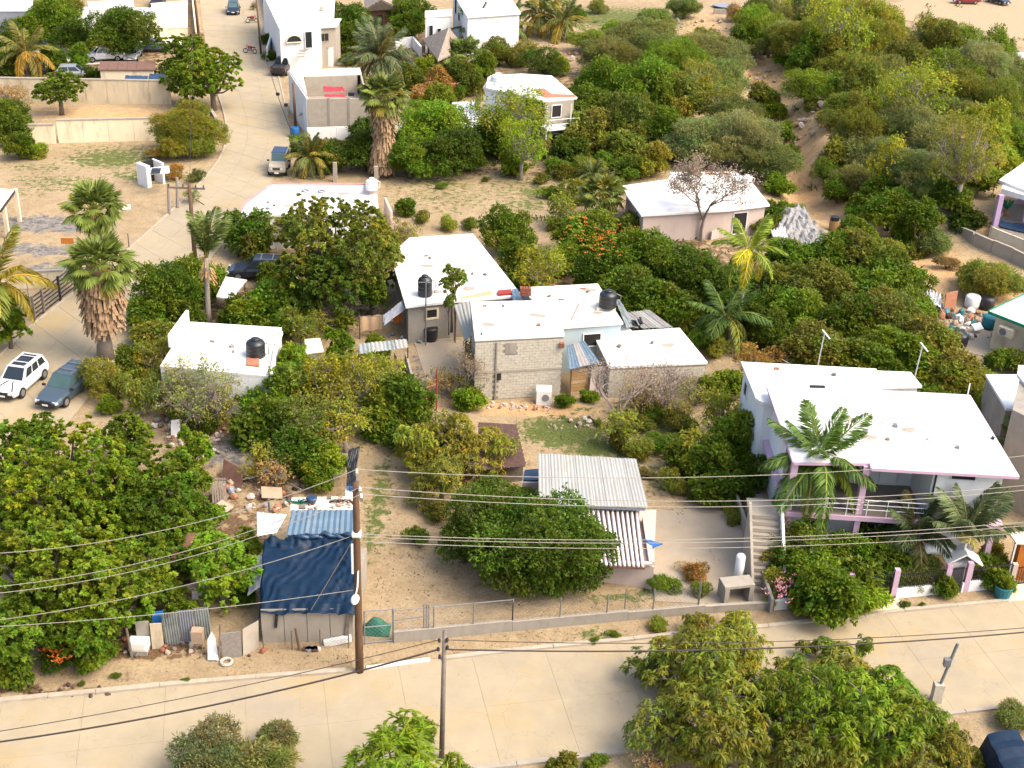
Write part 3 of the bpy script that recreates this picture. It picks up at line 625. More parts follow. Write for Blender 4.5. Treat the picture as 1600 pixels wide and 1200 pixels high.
# small silver roof and ribbed shelters left of the yard
t = thing('lean_to', 'weathered silver sheet roof beside the bare earth yard', 'lean-to', G(600, 560))
corrugated(t, P0(560, 537, 2.0), P0(635, 530, 2.0), P0(638, 543, 1.8), P0(562, 553, 1.8), 4, 'sheet_zinc', .25, .03, mats=['sheet_zinc', 'sheet_white'])
posts([P0(562, 553, 1.8), P0(637, 543, 1.8)], 0, 1.8, .09, 'wood', 'post', t)
MB().beam(P0(634, 560, .5), P0(648, 612, .5), .15, 1.0).build('low_wall', 'concrete_pale', label='low pale wall edging the bare earth yard', cat='wall')
t = thing('shed', 'pale flat shed roof right of the parapet roof with the tank', 'shed', G(485, 560))
MB().prism([P0(476, 530, 2.2)[:2], P0(500, 528, 2.2)[:2], P0(506, 548, 2.2)[:2], P0(478, 552, 2.2)[:2]], 2.1, 2.2).build('roof', 'roof_cream', t); MB().prism(inset([P0(476, 530, 2.2)[:2], P0(500, 528, 2.2)[:2], P0(506, 548, 2.2)[:2], P0(478, 552, 2.2)[:2]], .1), 0, 2.1).build('wall', 'concrete', t)

# parapet roof house on the left
h7, p7, w7, g7, z7 = house('parapet_house', 'white parapet roofed house under the coconut palm trunk', 'house', [(297, 513), (440, 522), (430, 552), (424, 588), (250, 572), (268, 543)], 3.0, 'wall_white', 'roof_stained', over=.02)
parapet(h7, p7, [0], z7, .45, .18); parapet(h7, p7, [1, 2], z7, .22, .18)
mb = MB(); aa, bb = p7[0], p7[5]; mb.add([(aa.x, aa.y, z7), (bb.x, bb.y, z7), (bb.x, bb.y, z7+.9), (aa.x, aa.y, z7+1.35), (aa.x-.18, aa.y, z7), (bb.x-.18, bb.y, z7), (bb.x-.18, bb.y, z7+.9), (aa.x-.18, aa.y, z7+1.35)], [(0, 1, 2, 3), (7, 6, 5, 4), (0, 4, 5, 1), (1, 5, 6, 2), (2, 6, 7, 3), (3, 7, 4, 0)]); mb.build('gable_parapet', 'wall_white', h7)
MB().beam(P0(365, 538, z7+.06), P0(370, 515, z7+.06), .25, .12).build('roof_curb', 'wall_white', h7)
MB().prism([P0(385, 572, z7)[:2], P0(405, 574, z7)[:2], P0(405, 562, z7)[:2], P0(386, 560, z7)[:2]], z7+.003, z7+.12).build('clay_tiles', 'terracotta', h7)
water_tank('black water tank on the stained parapet roof', 400, 556, z7, .62, 1.25)
# long white roof house by the curving street
h8, p8, w8, g8, z8 = house('long_white_house', 'long low house with pink edged white roof beside the curving street', 'house', [(424, 288), (588, 289), (592, 334), (425, 336), (368, 342), (384, 318)], 3.0, 'wall_white', 'roof_dirty', over=.12)
for i, j in ((5, 0), (4, 5)):
    q, r_ = p8[i], p8[j]; MB().beam((q.x, q.y, z8+.07), (r_.x, r_.y, z8+.07), .2, .14).build('roof_edge', 'edge_rose', h8)
MB().beam((*p8[0], z8+.06), (*p8[1], z8+.06), .14, .12).build('roof_edge', 'edge_rose', h8)
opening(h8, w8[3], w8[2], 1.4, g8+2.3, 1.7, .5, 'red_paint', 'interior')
for u, v in ((477, 298), (502, 299)): 
    mb = MB(); c = P0(u, v, z8+.08); mb.tube([c+Vector((.28*math.cos(k*.5), .28*math.sin(k*.5), 0)) for k in range(13)], .05, 5); mb.build('old_tyre_ring', 'metal_grey', h8)
for k in range(6): MB().beam(P0(430+k*24, 305+(k % 3)*6, z8+.03), P0(444+k*24, 309+(k % 2)*5, z8+.03), .06, .04).build('roof_pipe', 'metal_white', h8)
p = P0(581, 299, z8); MB().prism([P0(571, 303, z8)[:2], P0(591, 303, z8)[:2], P0(591, 290, z8)[:2], P0(572, 290, z8)[:2]], z8, z8+.5).build('tank_plinth', 'wall_pink', h8)
water_tank('white water tank with dark lid on the pink edged roof', 581, 296, z8+.5, .5, 1.0, 'plastic_white', None)
for u, v in ((524, 284), (588, 290)):
    MB().beam(G(u, v), G(u, v)+Vector((0, 0, 1.9)), .35, .35, (0, 1, 0)).build('gate_post', 'concrete_pale', label='pale gate post %s the long pink edged roof' % ('behind the middle of' if u < 550 else 'at the back right corner of'), cat='post', group='pale posts behind the long roof')
MB().beam(P0(602, 322, .9), P0(612, 345, .9), .2, 1.6).build('low_wall', 'wall_pink', label='short pale wall right of the long pink edged roof', cat='wall')
# right back white house
h9, p9, w9, g9, z9 = house('hipped_white_house', 'white roofed house behind the bare grey tree', 'house', [(979, 305), (973, 290), (1045, 280), (1048, 269), (1149, 268), (1176, 286), (1203, 320), (1138, 328), (1057, 333), (1002, 336)], 2.7, 'wall_pink', 'roof_white', over=.3)
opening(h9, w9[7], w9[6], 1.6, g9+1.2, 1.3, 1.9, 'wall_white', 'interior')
for k in range(3): MB().beam(P0(1080+k*22, 270, z9+.04), P0(1098+k*22, 272, z9+.04), .5, .06).build('roof_patch', 'terracotta', h9)
p = P0(1166, 285, z9); water_tank('small cream water tank on the white roof behind the bare tree', 1166, 287, z9, .5, .8, 'plastic_white', None)
mb = MB(); mb.beam(G(1110, 375), G(1175, 355), .15, 1.6); mb.build('low_wall', 'wall_pink', label='low pinkish wall beneath the bare grey tree', cat='wall')
MB().box(G(1150, 352)+Vector((0, 0, .5)), (1.6, .5, .9)).build('garden_chair', 'red_cloth', label='red cloth heap under the white porch behind the bare tree', cat='cloth')
# silver tarpaulin heap
cz_ = float(th(*G(1250, 370)[:2]))
mb = grid_sheet(lambda s, t: bil(P0(1203, 352, cz_+.5), P0(1262, 338, cz_+.9), P0(1302, 380, cz_+.3), P0(1215, 380, cz_+.3), s, t)+Vector((0, 0, 1.9*math.sin(math.pi*s)**.6*(1-t)*.8+1.0*(float(fbm(s*9, t*9, 4))-.5)+.06*math.sin(s*37+t*21+5*float(vnoise(s*6, t*5))))), 44, 26, .04)
mb.build('tarpaulin_heap', 'tarp_silver', smooth=False, label='crumpled silver tarpaulins over a heap on the sandy slope', cat='tarpaulin')
drape('white plastic sheet at the left end of the silver tarpaulins', [(1204, 360), (1226, 353), (1230, 372), (1208, 376)], [cz_+1., cz_+1.4, cz_+.6, cz_+.5], 'white_cloth', 'plastic sheet', amp=.25)
p = G(1303, 362); t = thing('water_drum', 'ochre drum with black lid right of the silver tarpaulins', 'drum', p)
MB().lathe(p, [(.5, 0), (.55, .6), (.5, 1.1)], 14).build('drum_body', 'wood_ochre', t); MB().lathe(p+Vector((-.1, 0, 1.1)), [(.42, 0), (.4, .35), (.1, .42)], 14).build('lid', 'tank_black', t)

# ------------------------------------------------------------ shed with pale sheet roof
t = thing('sheet_roof_shed', 'pale pink shed with a wide weathered white sheet roof beside the round dark tree', 'shed', G(950, 900))
A, B, C_, D = P0(841, 708, 3.0), P0(994, 717, 3.0), P0(1013, 794, 2.55), P0(842, 786, 2.55)
corrugated(t, A, B, C_, D, 8, 'sheet_white', .18, .014, rows=2)
MB().prism(inset([p[:2] for p in (A, B, C_, D)], .4), 0, [2.8, 2.8, 2.35, 2.35][0]-.5).build('wall', 'wall_pink', t)
MB().beam(D+Vector((0, .1, -.12)), C_+Vector((-.15, .1, -.12)), .1, .2).build('fascia', 'tarp_grey', t)
A2, B2, C2, D2 = P0(900, 797, 2.2), P0(998, 797, 2.2), P0(1008, 884, 1.75), P0(915, 880, 1.75)
MB().prism([Vector(p[:2]) for p in (A2, B2, C2, D2)], [1.95, 1.95, 1.5, 1.5], [2.08, 2.08, 1.62, 1.62]).build('lower_roof_base', 'sheet_rust', t)
for k in range(13):
    s = (k+.5)/13; a_, b_ = A2.lerp(B2, s), D2.lerp(C2, s); mb = MB(); mb.tube([a_+Vector((0, 0, -.06)), b_+Vector((0, 0, -.06))], .085, 8); mb.build('roof_channel', 'roof_dirty', t, smooth=True)
MB().prism([P0(912, 905)[:2], P0(1018, 921)[:2], P0(1022, 830)[:2], P0(925, 830)[:2]], 0, 1.45).build('lower_wall', 'wall_pink', t)
m_ = MB()
q1, q2, q3 = P0(1018, 921), P0(1010, 795, 2.3), P0(940, 910)
m_.beam((q1.x-.12, q1.y+.15, .82), (q2.x-.05, q2.y, .95), .28, 1.75); m_.build('side_wall', 'wall_pink', t)
MB().beam((q1.x-.1, q1.y+.05, 1.62), (G0(935, 878, 1.6)[0], G0(935, 878, 1.6)[1], 1.62), .25, .1).build('wall_cap', 'wall_pink', t)
q = P0(1015, 846, 1.8); mb = MB(); mb.add([q+Vector((-.3, .12, .1)), q+Vector((.7, -.05, -.05)), q+Vector((.15, -.4, -.1)), q+Vector((-.3, .12, .04)), q+Vector((.7, -.05, -.12)), q+Vector((.15, -.4, -.16))], [(0, 2, 1), (3, 4, 5), (0, 1, 4, 3), (1, 2, 5, 4), (2, 0, 3, 5)])
mb.build('plastic_scrap', 'plastic_blue', label='blue triangular scrap on the right edge of the pink shed wall', cat='scrap')
t = thing('low_roof', 'small brown thatched roof behind the round dark tree', 'shelter', G(785, 720))
for r_ in range(10):
    for c_ in range(9):
        s, tt = c_/9, r_/10; q = bil(P0(748, 660, 1.9), P0(806, 664, 1.9), P0(822, 728, 1.4), P0(750, 735, 1.4), s+.055, tt+.05)
        o = None
        if (r_, c_) == (0, 0):
            mb = MB(); mb.box((0, 0, 0), (.32, .42, .035)); shm = mb.mesh('shingle', 'thatch_brown')
        o = bpy.data.objects.new('shingle', shm); COL.objects.link(o); o.parent = t; o.location = q-rootloc(t); o.rotation_euler = (random.uniform(.12, .3), random.uniform(-.1, .1), random.uniform(-.2, .2))
MB().prism([P0(752, 665, 1.7)[:2], P0(804, 668, 1.7)[:2], P0(818, 722, 1.3)[:2], P0(754, 728, 1.3)[:2]], 0, 1.28).build('wall', 'wood_grey', t)
t = thing('low_shed', 'dark flat roofed hut squeezed beside the weathered sheet roof', 'hut', G(830, 760))
MB().prism([P0(818, 733, 1.7)[:2], P0(842, 732, 1.7)[:2], P0(842, 752, 1.7)[:2], P0(816, 752, 1.7)[:2]], 0, 1.6).build('wall', 'wall_pink', t); MB().prism([P0(820, 734, 1.7)[:2], P0(843, 732, 1.7)[:2], P0(842, 750, 1.7)[:2], P0(818, 750, 1.7)[:2]], 1.61, 1.7).build('roof', 'tarp_navy', t)

# ------------------------------------------------------------ blue tarpaulin hut
t = thing('tarpaulin_hut', 'grey walled hut under a big blue tarpaulin beside the brown pole', 'hut', G(480, 1003))
fl, fr_ = P0(410, 1003), P0(552, 1001)
q = [P0(405, 949, 2.15), P0(562, 951, 2.15), P0(561, 836, 2.7), P0(409, 842, 2.7)]
zf = 1.9
base = [Vector(fl[:2]), Vector(fr_[:2]), Vector((fr_.x+.1, q[2].y)), Vector((fl.x-.1, q[3].y))]
MB().prism(base, 0, zf).build('wall', 'concrete_pale', t)
wn = 4
for i in range(wn):
    for j in range(1):
        a_ = base[0].lerp(base[1], i/wn); b_ = base[0].lerp(base[1], (i+1)/wn)
        MB().beam((a_.x+.02, a_.y-.03, 1.0), (b_.x-.02, b_.y-.03, 1.0), .04, 2.0).build('wall_panel', 'concrete_pale', t)
MB().box((base[0].x+.75*1, base[0].y-.08, 1.35), (.14, .06, .75), 0, (0, .1)).build('rag', 'tarp_black', t)
MB().beam((base[1].x-.35, base[1].y-.12, 0), (base[1].x-.15, base[1].y-.12, 1.9), .16, .12, (0, 1, 0)).build('timber', 'wood_grey', t)
def TF(s, tt):
    p = bil(q[3], q[2], q[1], q[0], s, tt); n_ = float(fbm(s*5, tt*5, 4))-.47
    rid = .05*math.sin((s*1.0+tt*.55)*52+6*float(vnoise(s*5, tt*5)))*float(vnoise(s*9, tt*5))
    dz = .22*n_+rid-(.16*math.sin(math.pi*s)*math.sin(math.pi*tt))
    if s > .78: dz += .16*(float(vnoise(s*30, tt*16))-.4)
    if tt < .12: dz += .3*(float(vnoise(s*22, tt*9))-.25)
    if tt > .96: dz -= .1+.2*float(vnoise(s*9, 3)); p = p+Vector((0, -.12, 0))
    if s < .02 or s > .985: dz -= .35
    return p+Vector((.05*math.sin(tt*17), .05*math.sin(s*19), dz))
grid_sheet(TF, 90, 60, .03).build('tarpaulin', 'tarp_blue', t, smooth=True)
for k in range(5):
    s = .42+k*.12; c = TF(min(s, .97), .03)
    mb = MB(); mb.tube([c+Vector((-.45, random.uniform(-.1, .1), .06)), c+Vector((-.1, random.uniform(-.12, .12), .2)), c+Vector((.2, random.uniform(-.1, .1), .12)), c+Vector((.5, 0, .02))], [.06, .14, .12, .04], 8); mb.build('bunched_fold', 'tarp_navy', t, smooth=True)
rt_ = [P0(456, 797, 2.9), P0(558, 797, 2.9), P0(557, 834, 2.65), P0(447, 836, 2.65)]
corrugated(t, *rt_, 4, 'sheet_blue', .24, .03, name='blue_roof_sheet')
MB().prism([Vector(p[:2]) for p in (P0(458, 800, 2.8), P0(556, 800, 2.8), P0(556, 834, 2.6), P0(450, 834, 2.6))], 0, 2.5).build('back_wall', 'concrete', t)
wr = [P0(456, 777, 2.75), P0(553, 775, 2.75), P0(553, 796, 2.75), P0(453, 797, 2.75)]
MB().prism([p[:2] for p in wr], 2.6, 2.74).build('flat_roof', 'roof_cream', t)
for k in range(26):
    p = bil(*wr, random.uniform(.03, .97), random.uniform(.1, .95)); 
    MB().box(p+Vector((0, 0, .05)), (random.uniform(.1, .35), random.uniform(.1, .25), random.uniform(.06, .16)), random.uniform(0, 3), (random.uniform(-.3, .3), 0)).build('debris', random.choice(['rubble_pale', 'rubble_pale', 'wood_grey', 'terracotta', 'cardboard', 'wall_pink']), t)
p = bil(*wr, .33, .5); MB().lathe(p+Vector((0, 0, 0)), [(.2, 0), (.3, .35), (.26, .4)], 12).build('tarp_bucket', 'tarp_navy', label='dark blue bucket on the rubbish strewn flat roof', cat='bucket')
p = bil(*wr, .12, .5); mb = MB()
for k in range(40):
    a_ = random.uniform(0, 6.28); r_ = random.uniform(.2, .8); mb.beam(p+Vector((0, 0, .05)), p+Vector((r_*math.cos(a_), .4*r_*math.sin(a_), random.uniform(.05, .3))), .05, .02)
mb.build('cut_branches', 'plastic_green', label='green palm cuttings on the rubbish strewn flat roof', cat='cuttings')
for k in range(3):
    p = bil(*wr, .72+.08*k, .5); mb = MB(); mb.tube([p+Vector((-.35, .2*math.sin(k), .05)), p+Vector((-.1, -.15, .22)), p+Vector((.15, .1, .12)), p+Vector((.4, -.15, .06))], .06, 6); mb.build('dry_root', 'thatch_brown', label=['curled dry root at the left of three on the rubbish strewn roof', 'curled dry root in the middle of three on the rubbish strewn roof', 'curled dry root at the right of three on the rubbish strewn roof'][k], cat='root', group='dry roots on the flat roof')
drape('grey plastic sheet hanging off the left side of the blue tarpaulin hut', [(399, 868), (412, 868), (406, 918), (386, 930)], [2.2, 2.5, 2.1, 1.6], 'tarp_grey', 'plastic sheet', amp=.08)
drape('taut white shade sheet behind the blue tarpaulin hut', [(401, 800), (448, 803), (432, 832), (402, 838)], [2.7, 2.9, 2.4, 2.3], 'white_cloth', 'shade sheet', amp=.07, sag=.25)
MB().tube([G(424, 850), G(424, 850)+Vector((0, 0, 2.9))], .06, 6).build('prop_pole', 'metal_grey', label='thin grey prop through the white shade sheet', cat='post')
drape('black plastic sheeting along the fence behind the blue tarpaulin hut', [(545, 702), (562, 700), (557, 732), (541, 728)], [1.8, 1.9, 1.4, 1.3], 'tarp_black', 'plastic sheet', amp=.2)
drape('dark plastic sheet above the blue washing tub', [(543, 732), (556, 730), (556, 758), (541, 757)], [1.3, 1.4, 1.2, 1.2], 'tarp_black', 'plastic sheet', amp=.2)
p = G(551, 768); t = thing('washing_tub', 'white board with a round blue tub behind the rubbish strewn roof', 'tub', p); MB().prism([P0(539, 757, .8)[:2], P0(557, 757, .8)[:2], P0(556, 775, .8)[:2], P0(540, 775, .8)[:2]], .7, .8).build('board', 'roof_white', t); MB().lathe(P0(551, 766, .8), [(.18, 0), (.24, .3), (.22, .32)], 14).build('tub', 'plastic_blue', t)

t = thing('patio_cover', 'white tilted sheet cover in the yard beside the coconut palm', 'cover', G(362, 470))
MB().prism([P0(352, 432, 2.0)[:2], P0(386, 437, 2.0)[:2], P0(361, 468, 2.0)[:2], P0(338, 463, 2.0)[:2]], 1.9, 2.0).build('sheet', 'roof_white', t)
posts([P0(356, 436, 1.9), P0(382, 440, 1.9), P0(361, 465, 1.9)], 0, 1.89, .08, 'wood', 'post', t)
for i, (u, v) in enumerate(((417, 474), (400, 436))): MB().beam(G(u, v), G(u, v)+Vector((0, 0, 1.3)), .12, .12, (0, 1, 0)).build('post', 'wood', label=['dark post in the yard in front of the dark blue family car', 'dark post against the side of the dark blue family car'][i], cat='post')
# ------------------------------------------------------------ large white two-storey house on the right
ZR = 6.2
Q = [P0(1199, 603, ZR), P0(1515, 617, ZR), P0(1592, 744, ZR), P0(1240, 722, ZR)]
LQ = lambda s, t, z: V3(bil(*Q, s, t), z)
big = thing('two_storey_house', 'large white two storey house with pink edged roof and upper balcony', 'house', (bil(*Q, .5, .5).x, bil(*Q, .5, .5).y, 0))
rp = [Q[0], P0(1400, 611, ZR), Q[1], Q[2], P0(1362, 731, ZR), P0(1360, 723, ZR), Q[3]]
MB().prism([p[:2] for p in rp], ZR-.14, ZR).build('roof', 'roof_white', big)
mb = MB()
for i in range(len(rp)):
    a, b = rp[i], rp[(i+1) % len(rp)]; mb.beam((a.x, a.y, ZR-.09), (b.x, b.y, ZR-.09), .1, .16)
mb.build('fascia', 'pink_paint', big)
MB().prism([LQ(*x, 0)[:2] for x in ((.03, .03), (.95, .03), (.95, .95), (.64, .95), (.64, .60), (.03, .60))], 3.05, ZR-.15).build('upper_wall', 'wall_white', big)
MB().prism([LQ(*x, 0)[:2] for x in ((0, .02), (.99, .02), (.99, 1.0), (0, 1.0))], 2.78, 3.04).build('floor_slab', 'pink_paint', big)
MB().prism([LQ(*x, 0)[:2] for x in ((.02, .61), (.635, .61), (.635, .985), (.02, .985))], 3.043, 3.07).build('balcony_floor', 'deck', big)
MB().prism([LQ(*x, 0)[:2] for x in ((.04, .05), (.93, .05), (.93, .84), (.04, .84))], -.5, 2.775).build('lower_wall', 'wall_white', big)
for s in (.02, .335, .63, .95):
    MB().beam(LQ(s, .965, -.3), LQ(s, .965, 2.77), .3, .3, (0, 1, 0)).build('lower_column', 'pink_paint', big)
for s in (.015, .335):
    MB().beam(LQ(s, .955, 3.05), LQ(s, .955, ZR-.15), .34, .34, (0, 1, 0)).build('column', 'pink_paint', big)
a, b = LQ(.03, .6, 0), LQ(.64, .6, 0)
opening(big, a, b, 1.4, 4.7, 1.3, 1.2, 'wall_white', 'glass_dark', bars=1); opening(big, a, b, 4.5, 5.1, 1.1, 1.3, 'wall_white', 'glass_dark', bars=1); opening(big, a, b, 5.9, 4.2, .9, 2.1, 'wall_white', 'plastic_white', name='door')
a, b = LQ(.64, .95, 0), LQ(.95, .95, 0); L_ = (b-a).length
opening(big, a, b, L_*.43, 5.72, 1.25, .36, 'wall_white', 'interior', fr=.04)
MB().beam(a+Vector((.14, -.06, 3.05)), a+Vector((.14, -.06, ZR-.2)), .09, .06, (0, 1, 0)).build('drain_pipe', 'metal_dark', big)
a, b = LQ(.04, .84, 0), LQ(.93, .84, 0)
for u_ in (1.5, 4.2, 7.4): opening(big, a, b, u_, 1.4, 1.2, 1.2, 'wall_white', 'glass_dark', bars=2)
for h_ in (3.45, 3.75, 4.05):
    MB().tube([LQ(.35, .985, h_), LQ(.64, .985, h_)], .022 if h_ < 4 else .03, 6).build('rail', 'metal_white', big)
    MB().tube([LQ(.0, .985, h_), LQ(.33, .985, h_)], .022 if h_ < 4 else .03, 6).build('rail', 'metal_white', big)
for k in range(8): s = .0+k*.0914; MB().tube([LQ(s, .985, 3.05), LQ(s, .985, 4.05)], .025, 6).build('baluster', 'metal_white', big)
# side wall tint, back wing
bw_, pbw, wbw, gbw, zbw = house('rear_wing', 'long flat white rear wing behind the pink edged roof', 'building', [(1158, 565), (1369, 576), (1384, 603), (1300, 640), (1190, 628), (1181, 622)], 5.6, 'wall_white', 'roof_white', over=.2)
house('rear_annex', 'small flat annex roof at the right end of the long white rear wing', 'building', [(1371, 579), (1423, 581), (1441, 603), (1384, 605)], 5.0, 'wall_white', 'roof_white', over=.2)
opening(bw_, wbw[0], wbw[5], 1.2, 4.4, .7, .9, 'wall_white', 'interior')
MB().beam(P0(1290, 603, ZR+.05)+Vector((-.9, 2, 0)), P0(1290, 603, ZR+.05), .05, .05)
MB().box(P0(1277, 604, ZR+.06), (.9, .16, .12), .02).build('vent_slot', 'metal_dark', big)
MB().lathe(P0(1551, 686, ZR), [(.1, 0), (.1, .14)], 8).build('vent_pipe', 'metal_dark', big)
mb = MB(); mb.tube([P0(1512, 616, ZR), P0(1512, 616, ZR)+Vector((0, 0, .7))], .04, 6); mb.build('vent_pipe', 'metal_white', big)
def aerial(u, v, z, label):
    p = G(u, v, z); mb = MB(); top = p+Vector((.1, 0, 2.2)); mb.tube([p, top], .035, 5); mb.tube([top+Vector((-.15, .1, .25)), top+Vector((.35, -.2, -.25))], .05, 5)
    mb.build('aerial', 'metal_white', label=label, cat='antenna', group='thin white aerials behind the large white house')
aerial(1278, 570, 4.0, 'white aerial behind the middle of the long white rear wing'); aerial(1429, 590, 4.0, 'white aerial behind the small annex roof')
# stairs at its left
st = thing('staircase', 'concrete stairs climbing to the balcony at the left of the large white house', 'stairs', LQ(-.12, 1.2, 0))
e1 = (LQ(1, 1, 0)-LQ(0, 1, 0)).normalized(); e2 = (LQ(0, 1, 0)-LQ(0, 0, 0)).normalized()
o_ = LQ(0, .86, 0)-e1*1.9
ns = 12
for k in range(ns):
    zt = 3.0*(1-k/ns); c = o_+e2*(1.5+.26*k)+e1*.75
    MB().box((c.x, c.y, zt-.09), (1.5, .3, .22), math.atan2(e1.y, e1.x)).build('step', 'concrete_pale', st)
c = o_+e2*.7+e1*.9; MB().box((c.x, c.y, 2.92), (1.9, 1.6, .16), math.atan2(e1.y, e1.x)).build('landing', 'concrete_pale', st)
for sd_, m_ in ((-.1, 'concrete_pale'), (1.6, 'wall_white')):
    a_ = o_+e2*1.4+e1*sd_; b_ = o_+e2*(1.5+.26*ns)+e1*sd_
    mb = MB(); vs = []
    for off in (-.07, .07):
        for p_, zl, zh in ((a_, 0, 3.7), (b_, 0, .8)): vs += [(p_.x+off, p_.y, zl), (p_.x+off, p_.y, zh)]
    mb.add(vs, [(0, 1, 3, 2), (4, 6, 7, 5), (0, 4, 5, 1), (2, 3, 7, 6), (1, 5, 7, 3), (0, 2, 6, 4)]); mb.build('side_wall', m_, st)

# grey boundary wall of the alley
MB().beam(P0(1150, 782, .45), P0(1206, 948, .45), .15, .9).build('alley_wall', 'concrete', label='grey boundary wall along the narrow alley', cat='wall')
# street wall with pink posts and black railing
FA, FB = G0(1208, 952), G0(1572, 917)
FW = lambda s, z: V3(Vector(FA)*(1-s)+Vector(FB)*s, z)
fence = thing('front_fence', 'low white wall with pink posts and black railings before the large white house', 'fence', FW(0, 0))
def frac(u, v): d = np.array(FB)-np.array(FA); return float((G0(u, v)-FA)@d/(d@d))
gates = [(frac(1352, 940), frac(1392, 936)), (frac(1478, 925), frac(1500, 924))]
pposts = [frac(1325, 944), frac(1350, 940), frac(1396, 937), frac(1476, 928), frac(1506, 922)]
segs = [(0, gates[0][0]), (gates[0][1], gates[1][0]), (gates[1][1], 1.0)]
for s0, s1 in segs:
    mb = MB(); mb.beam(FW(s0, .3), FW(s1, .3), .2, .62); mb.build('base_wall', 'wall_white', fence)
    n = int((s1-s0)*14.5/.13)
    mb = MB(); mb.beam(FW(s0, .72), FW(s1, .72), .04, .04); mb.beam(FW(s0, 1.45), FW(s1, 1.45), .04, .04)
    for k in range(n):
        s = s0+(s1-s0)*(k+.5)/n; mb.beam(FW(s, .62), FW(s, 1.55), .022, .022, (0, 1, 0))
    mb.build('railing', 'metal_dark', fence)
for s in pposts: MB().beam(FW(s, 0), FW(s, 1.85), .28, .28, (0, 1, 0)).build('post', 'pink_paint', fence)
for s0, s1 in gates:
    g_ = None; mb = MB()
    for z_ in (.1, 1.5): mb.beam(FW(s0+.004, z_), FW(s1-.004, z_), .05, .05)
    g_ = mb.build('gate', 'metal_dark', fence)
    n = 12
    for k in range(n+1): s = s0+.004+(s1-s0-.008)*k/n; MB().beam(FW(s, .08), FW(s, 1.6), .028, .028, (0, 1, 0)).build('gate_bar', 'metal_dark', g_)
# shell-shaped white ornament & white dome arch behind the fence
p = G(1455, 905); t = thing('garden_arch', 'white curved garden arch behind the pink posted fence', 'arch', p)
mb = MB(); mb.tube([p+Vector((1.6*math.cos(k*.28), .8*math.sin(k*.28)*.3, .6+1.3*math.sin(k*.28))) for k in range(12)], [.28*math.sin(math.pi*(k+1)/13)+.05 for k in range(12)], 8); mb.build('arch_band', 'plastic_white', t, smooth=True)
p = G(1495, 912); t = thing('shrine', 'small white shrine with a cross between two pink gate posts', 'shrine', p)
MB().prism([(p.x-.6, p.y-.3), (p.x+.6, p.y-.3), (p.x+.6, p.y+.4), (p.x-.6, p.y+.4)], 0, 1.5).build('shrine_wall', 'wall_white', t)
mb = MB()
for sx in (-1, 1): mb.beam(p+Vector((0, -.02, 2.2)), p+Vector((sx*.95, -.02, 1.55)), .95, .09, (0, 0, 1))
mb.build('shrine_roof', 'plastic_white', t); MB().beam(p+Vector((0, 0, 2.1)), p+Vector((0, 0, 3.0)), .1, .1, (0, 1, 0)).build('cross', 'plastic_white', t); MB().beam(p+Vector((-.3, 0, 2.7)), p+Vector((.3, 0, 2.7)), .1, .1).build('cross_arm', 'plastic_white', t)
p = G(1500, 870); MB().tube([p, p+Vector((.35, 0, 3.2))], .045, 6).build('pipe_mast', 'metal_white', label='white slanting pipe mast above the small white shrine', cat='mast')
# orange kiosk and barred gate at the right edge
t = thing('orange_kiosk', 'orange kiosk with pinkish flat roof at the right edge', 'kiosk', G(1610, 880))
k4 = [P0(1577, 832, 2.5), P0(1650, 826, 2.5), P0(1665, 852, 2.5), P0(1588, 848, 2.5)]
MB().prism([p[:2] for p in k4], 2.4, 2.5).build('roof', 'roof_cream', t); MB().prism(inset([p[:2] for p in k4], .3), 0, 2.39).build('wall', 'orange', t); posts([k4[3]], 0, 2.4, .08, 'metal_white', 'post', t)
t = thing('barred_gate', 'black barred gate with cream post at the right edge of the street', 'gate', G(1590, 918))
GB = lambda s, z: V3(P0(1582, 916)*(1-s)+P0(1650, 908)*s, z)
for z_ in (.15, 1.2): MB().beam(GB(0, z_), GB(1, z_), .05, .05).build('gate_rail', 'metal_dark', t)
for k in range(18): MB().beam(GB(k/17, .1), GB(k/17, 1.25), .03, .03, (0, 1, 0)).build('gate_bar', 'metal_dark', t)
MB().beam(GB(-.06, 0), GB(-.06, 1.5), .25, .25, (0, 1, 0)).build('gate_post', 'wall_pink', t)
# teal planter
p = G(1565, 933); t = thing('planter', 'teal concrete planter on the kerb beside the barred gate', 'planter', p)
MB().lathe(p, [(.38, 0), (.5, .7), (.52, .75), (.46, .76), (.44, .68)], 14).build('pot', 'plastic_teal', t)
# neighbours on the right edge
house('green_trim_house', 'cream house with green trimmed white roof at the right edge', 'house', [(1545, 487), (1602, 460), (1680, 470), (1680, 560), (1600, 508)], 2.9, 'wall_cream', 'roof_white', over=.45)
o_ = [o for o in COL.objects if o.name.startswith('green_trim_house')][0]
zt = float(th(o_.location.x, o_.location.y))+2.9
MB().beam(P0(1545, 488, zt-.06), P0(1601, 510, zt-.06), .12, .2).build('trim', 'green_trim', o_); MB().beam(P0(1545, 487, zt-.06), P0(1602, 460, zt-.06), .12, .2).build('trim', 'green_trim', o_)
a = P0(1552, 500, zt-.4); b = P0(1600, 518, zt-.4); d = (b-a).normalized(); nr = Vector((d.y, -d.x, 0))
MB().box((a+d*1.1+nr*-.15+Vector((0, 0, -.55))), (1.1, .5, .65), math.atan2(d.y, d.x)).build('air_conditioner', 'wall_cream', o_)
c = a+d*1.1+nr*.12+Vector((0, 0, -.55)); mb = MB(); mb.tube([c-nr*.02+d*-.15, c+nr*.03+d*-.15], .27, 16); mb.build('fan_grille', 'metal_grey', o_)
c = a+d*3.2+Vector((0, 0, -.9)); MB().box(c-nr*.2, (.7, .3, 1.2), math.atan2(d.y, d.x)).build('window', 'interior', o_)
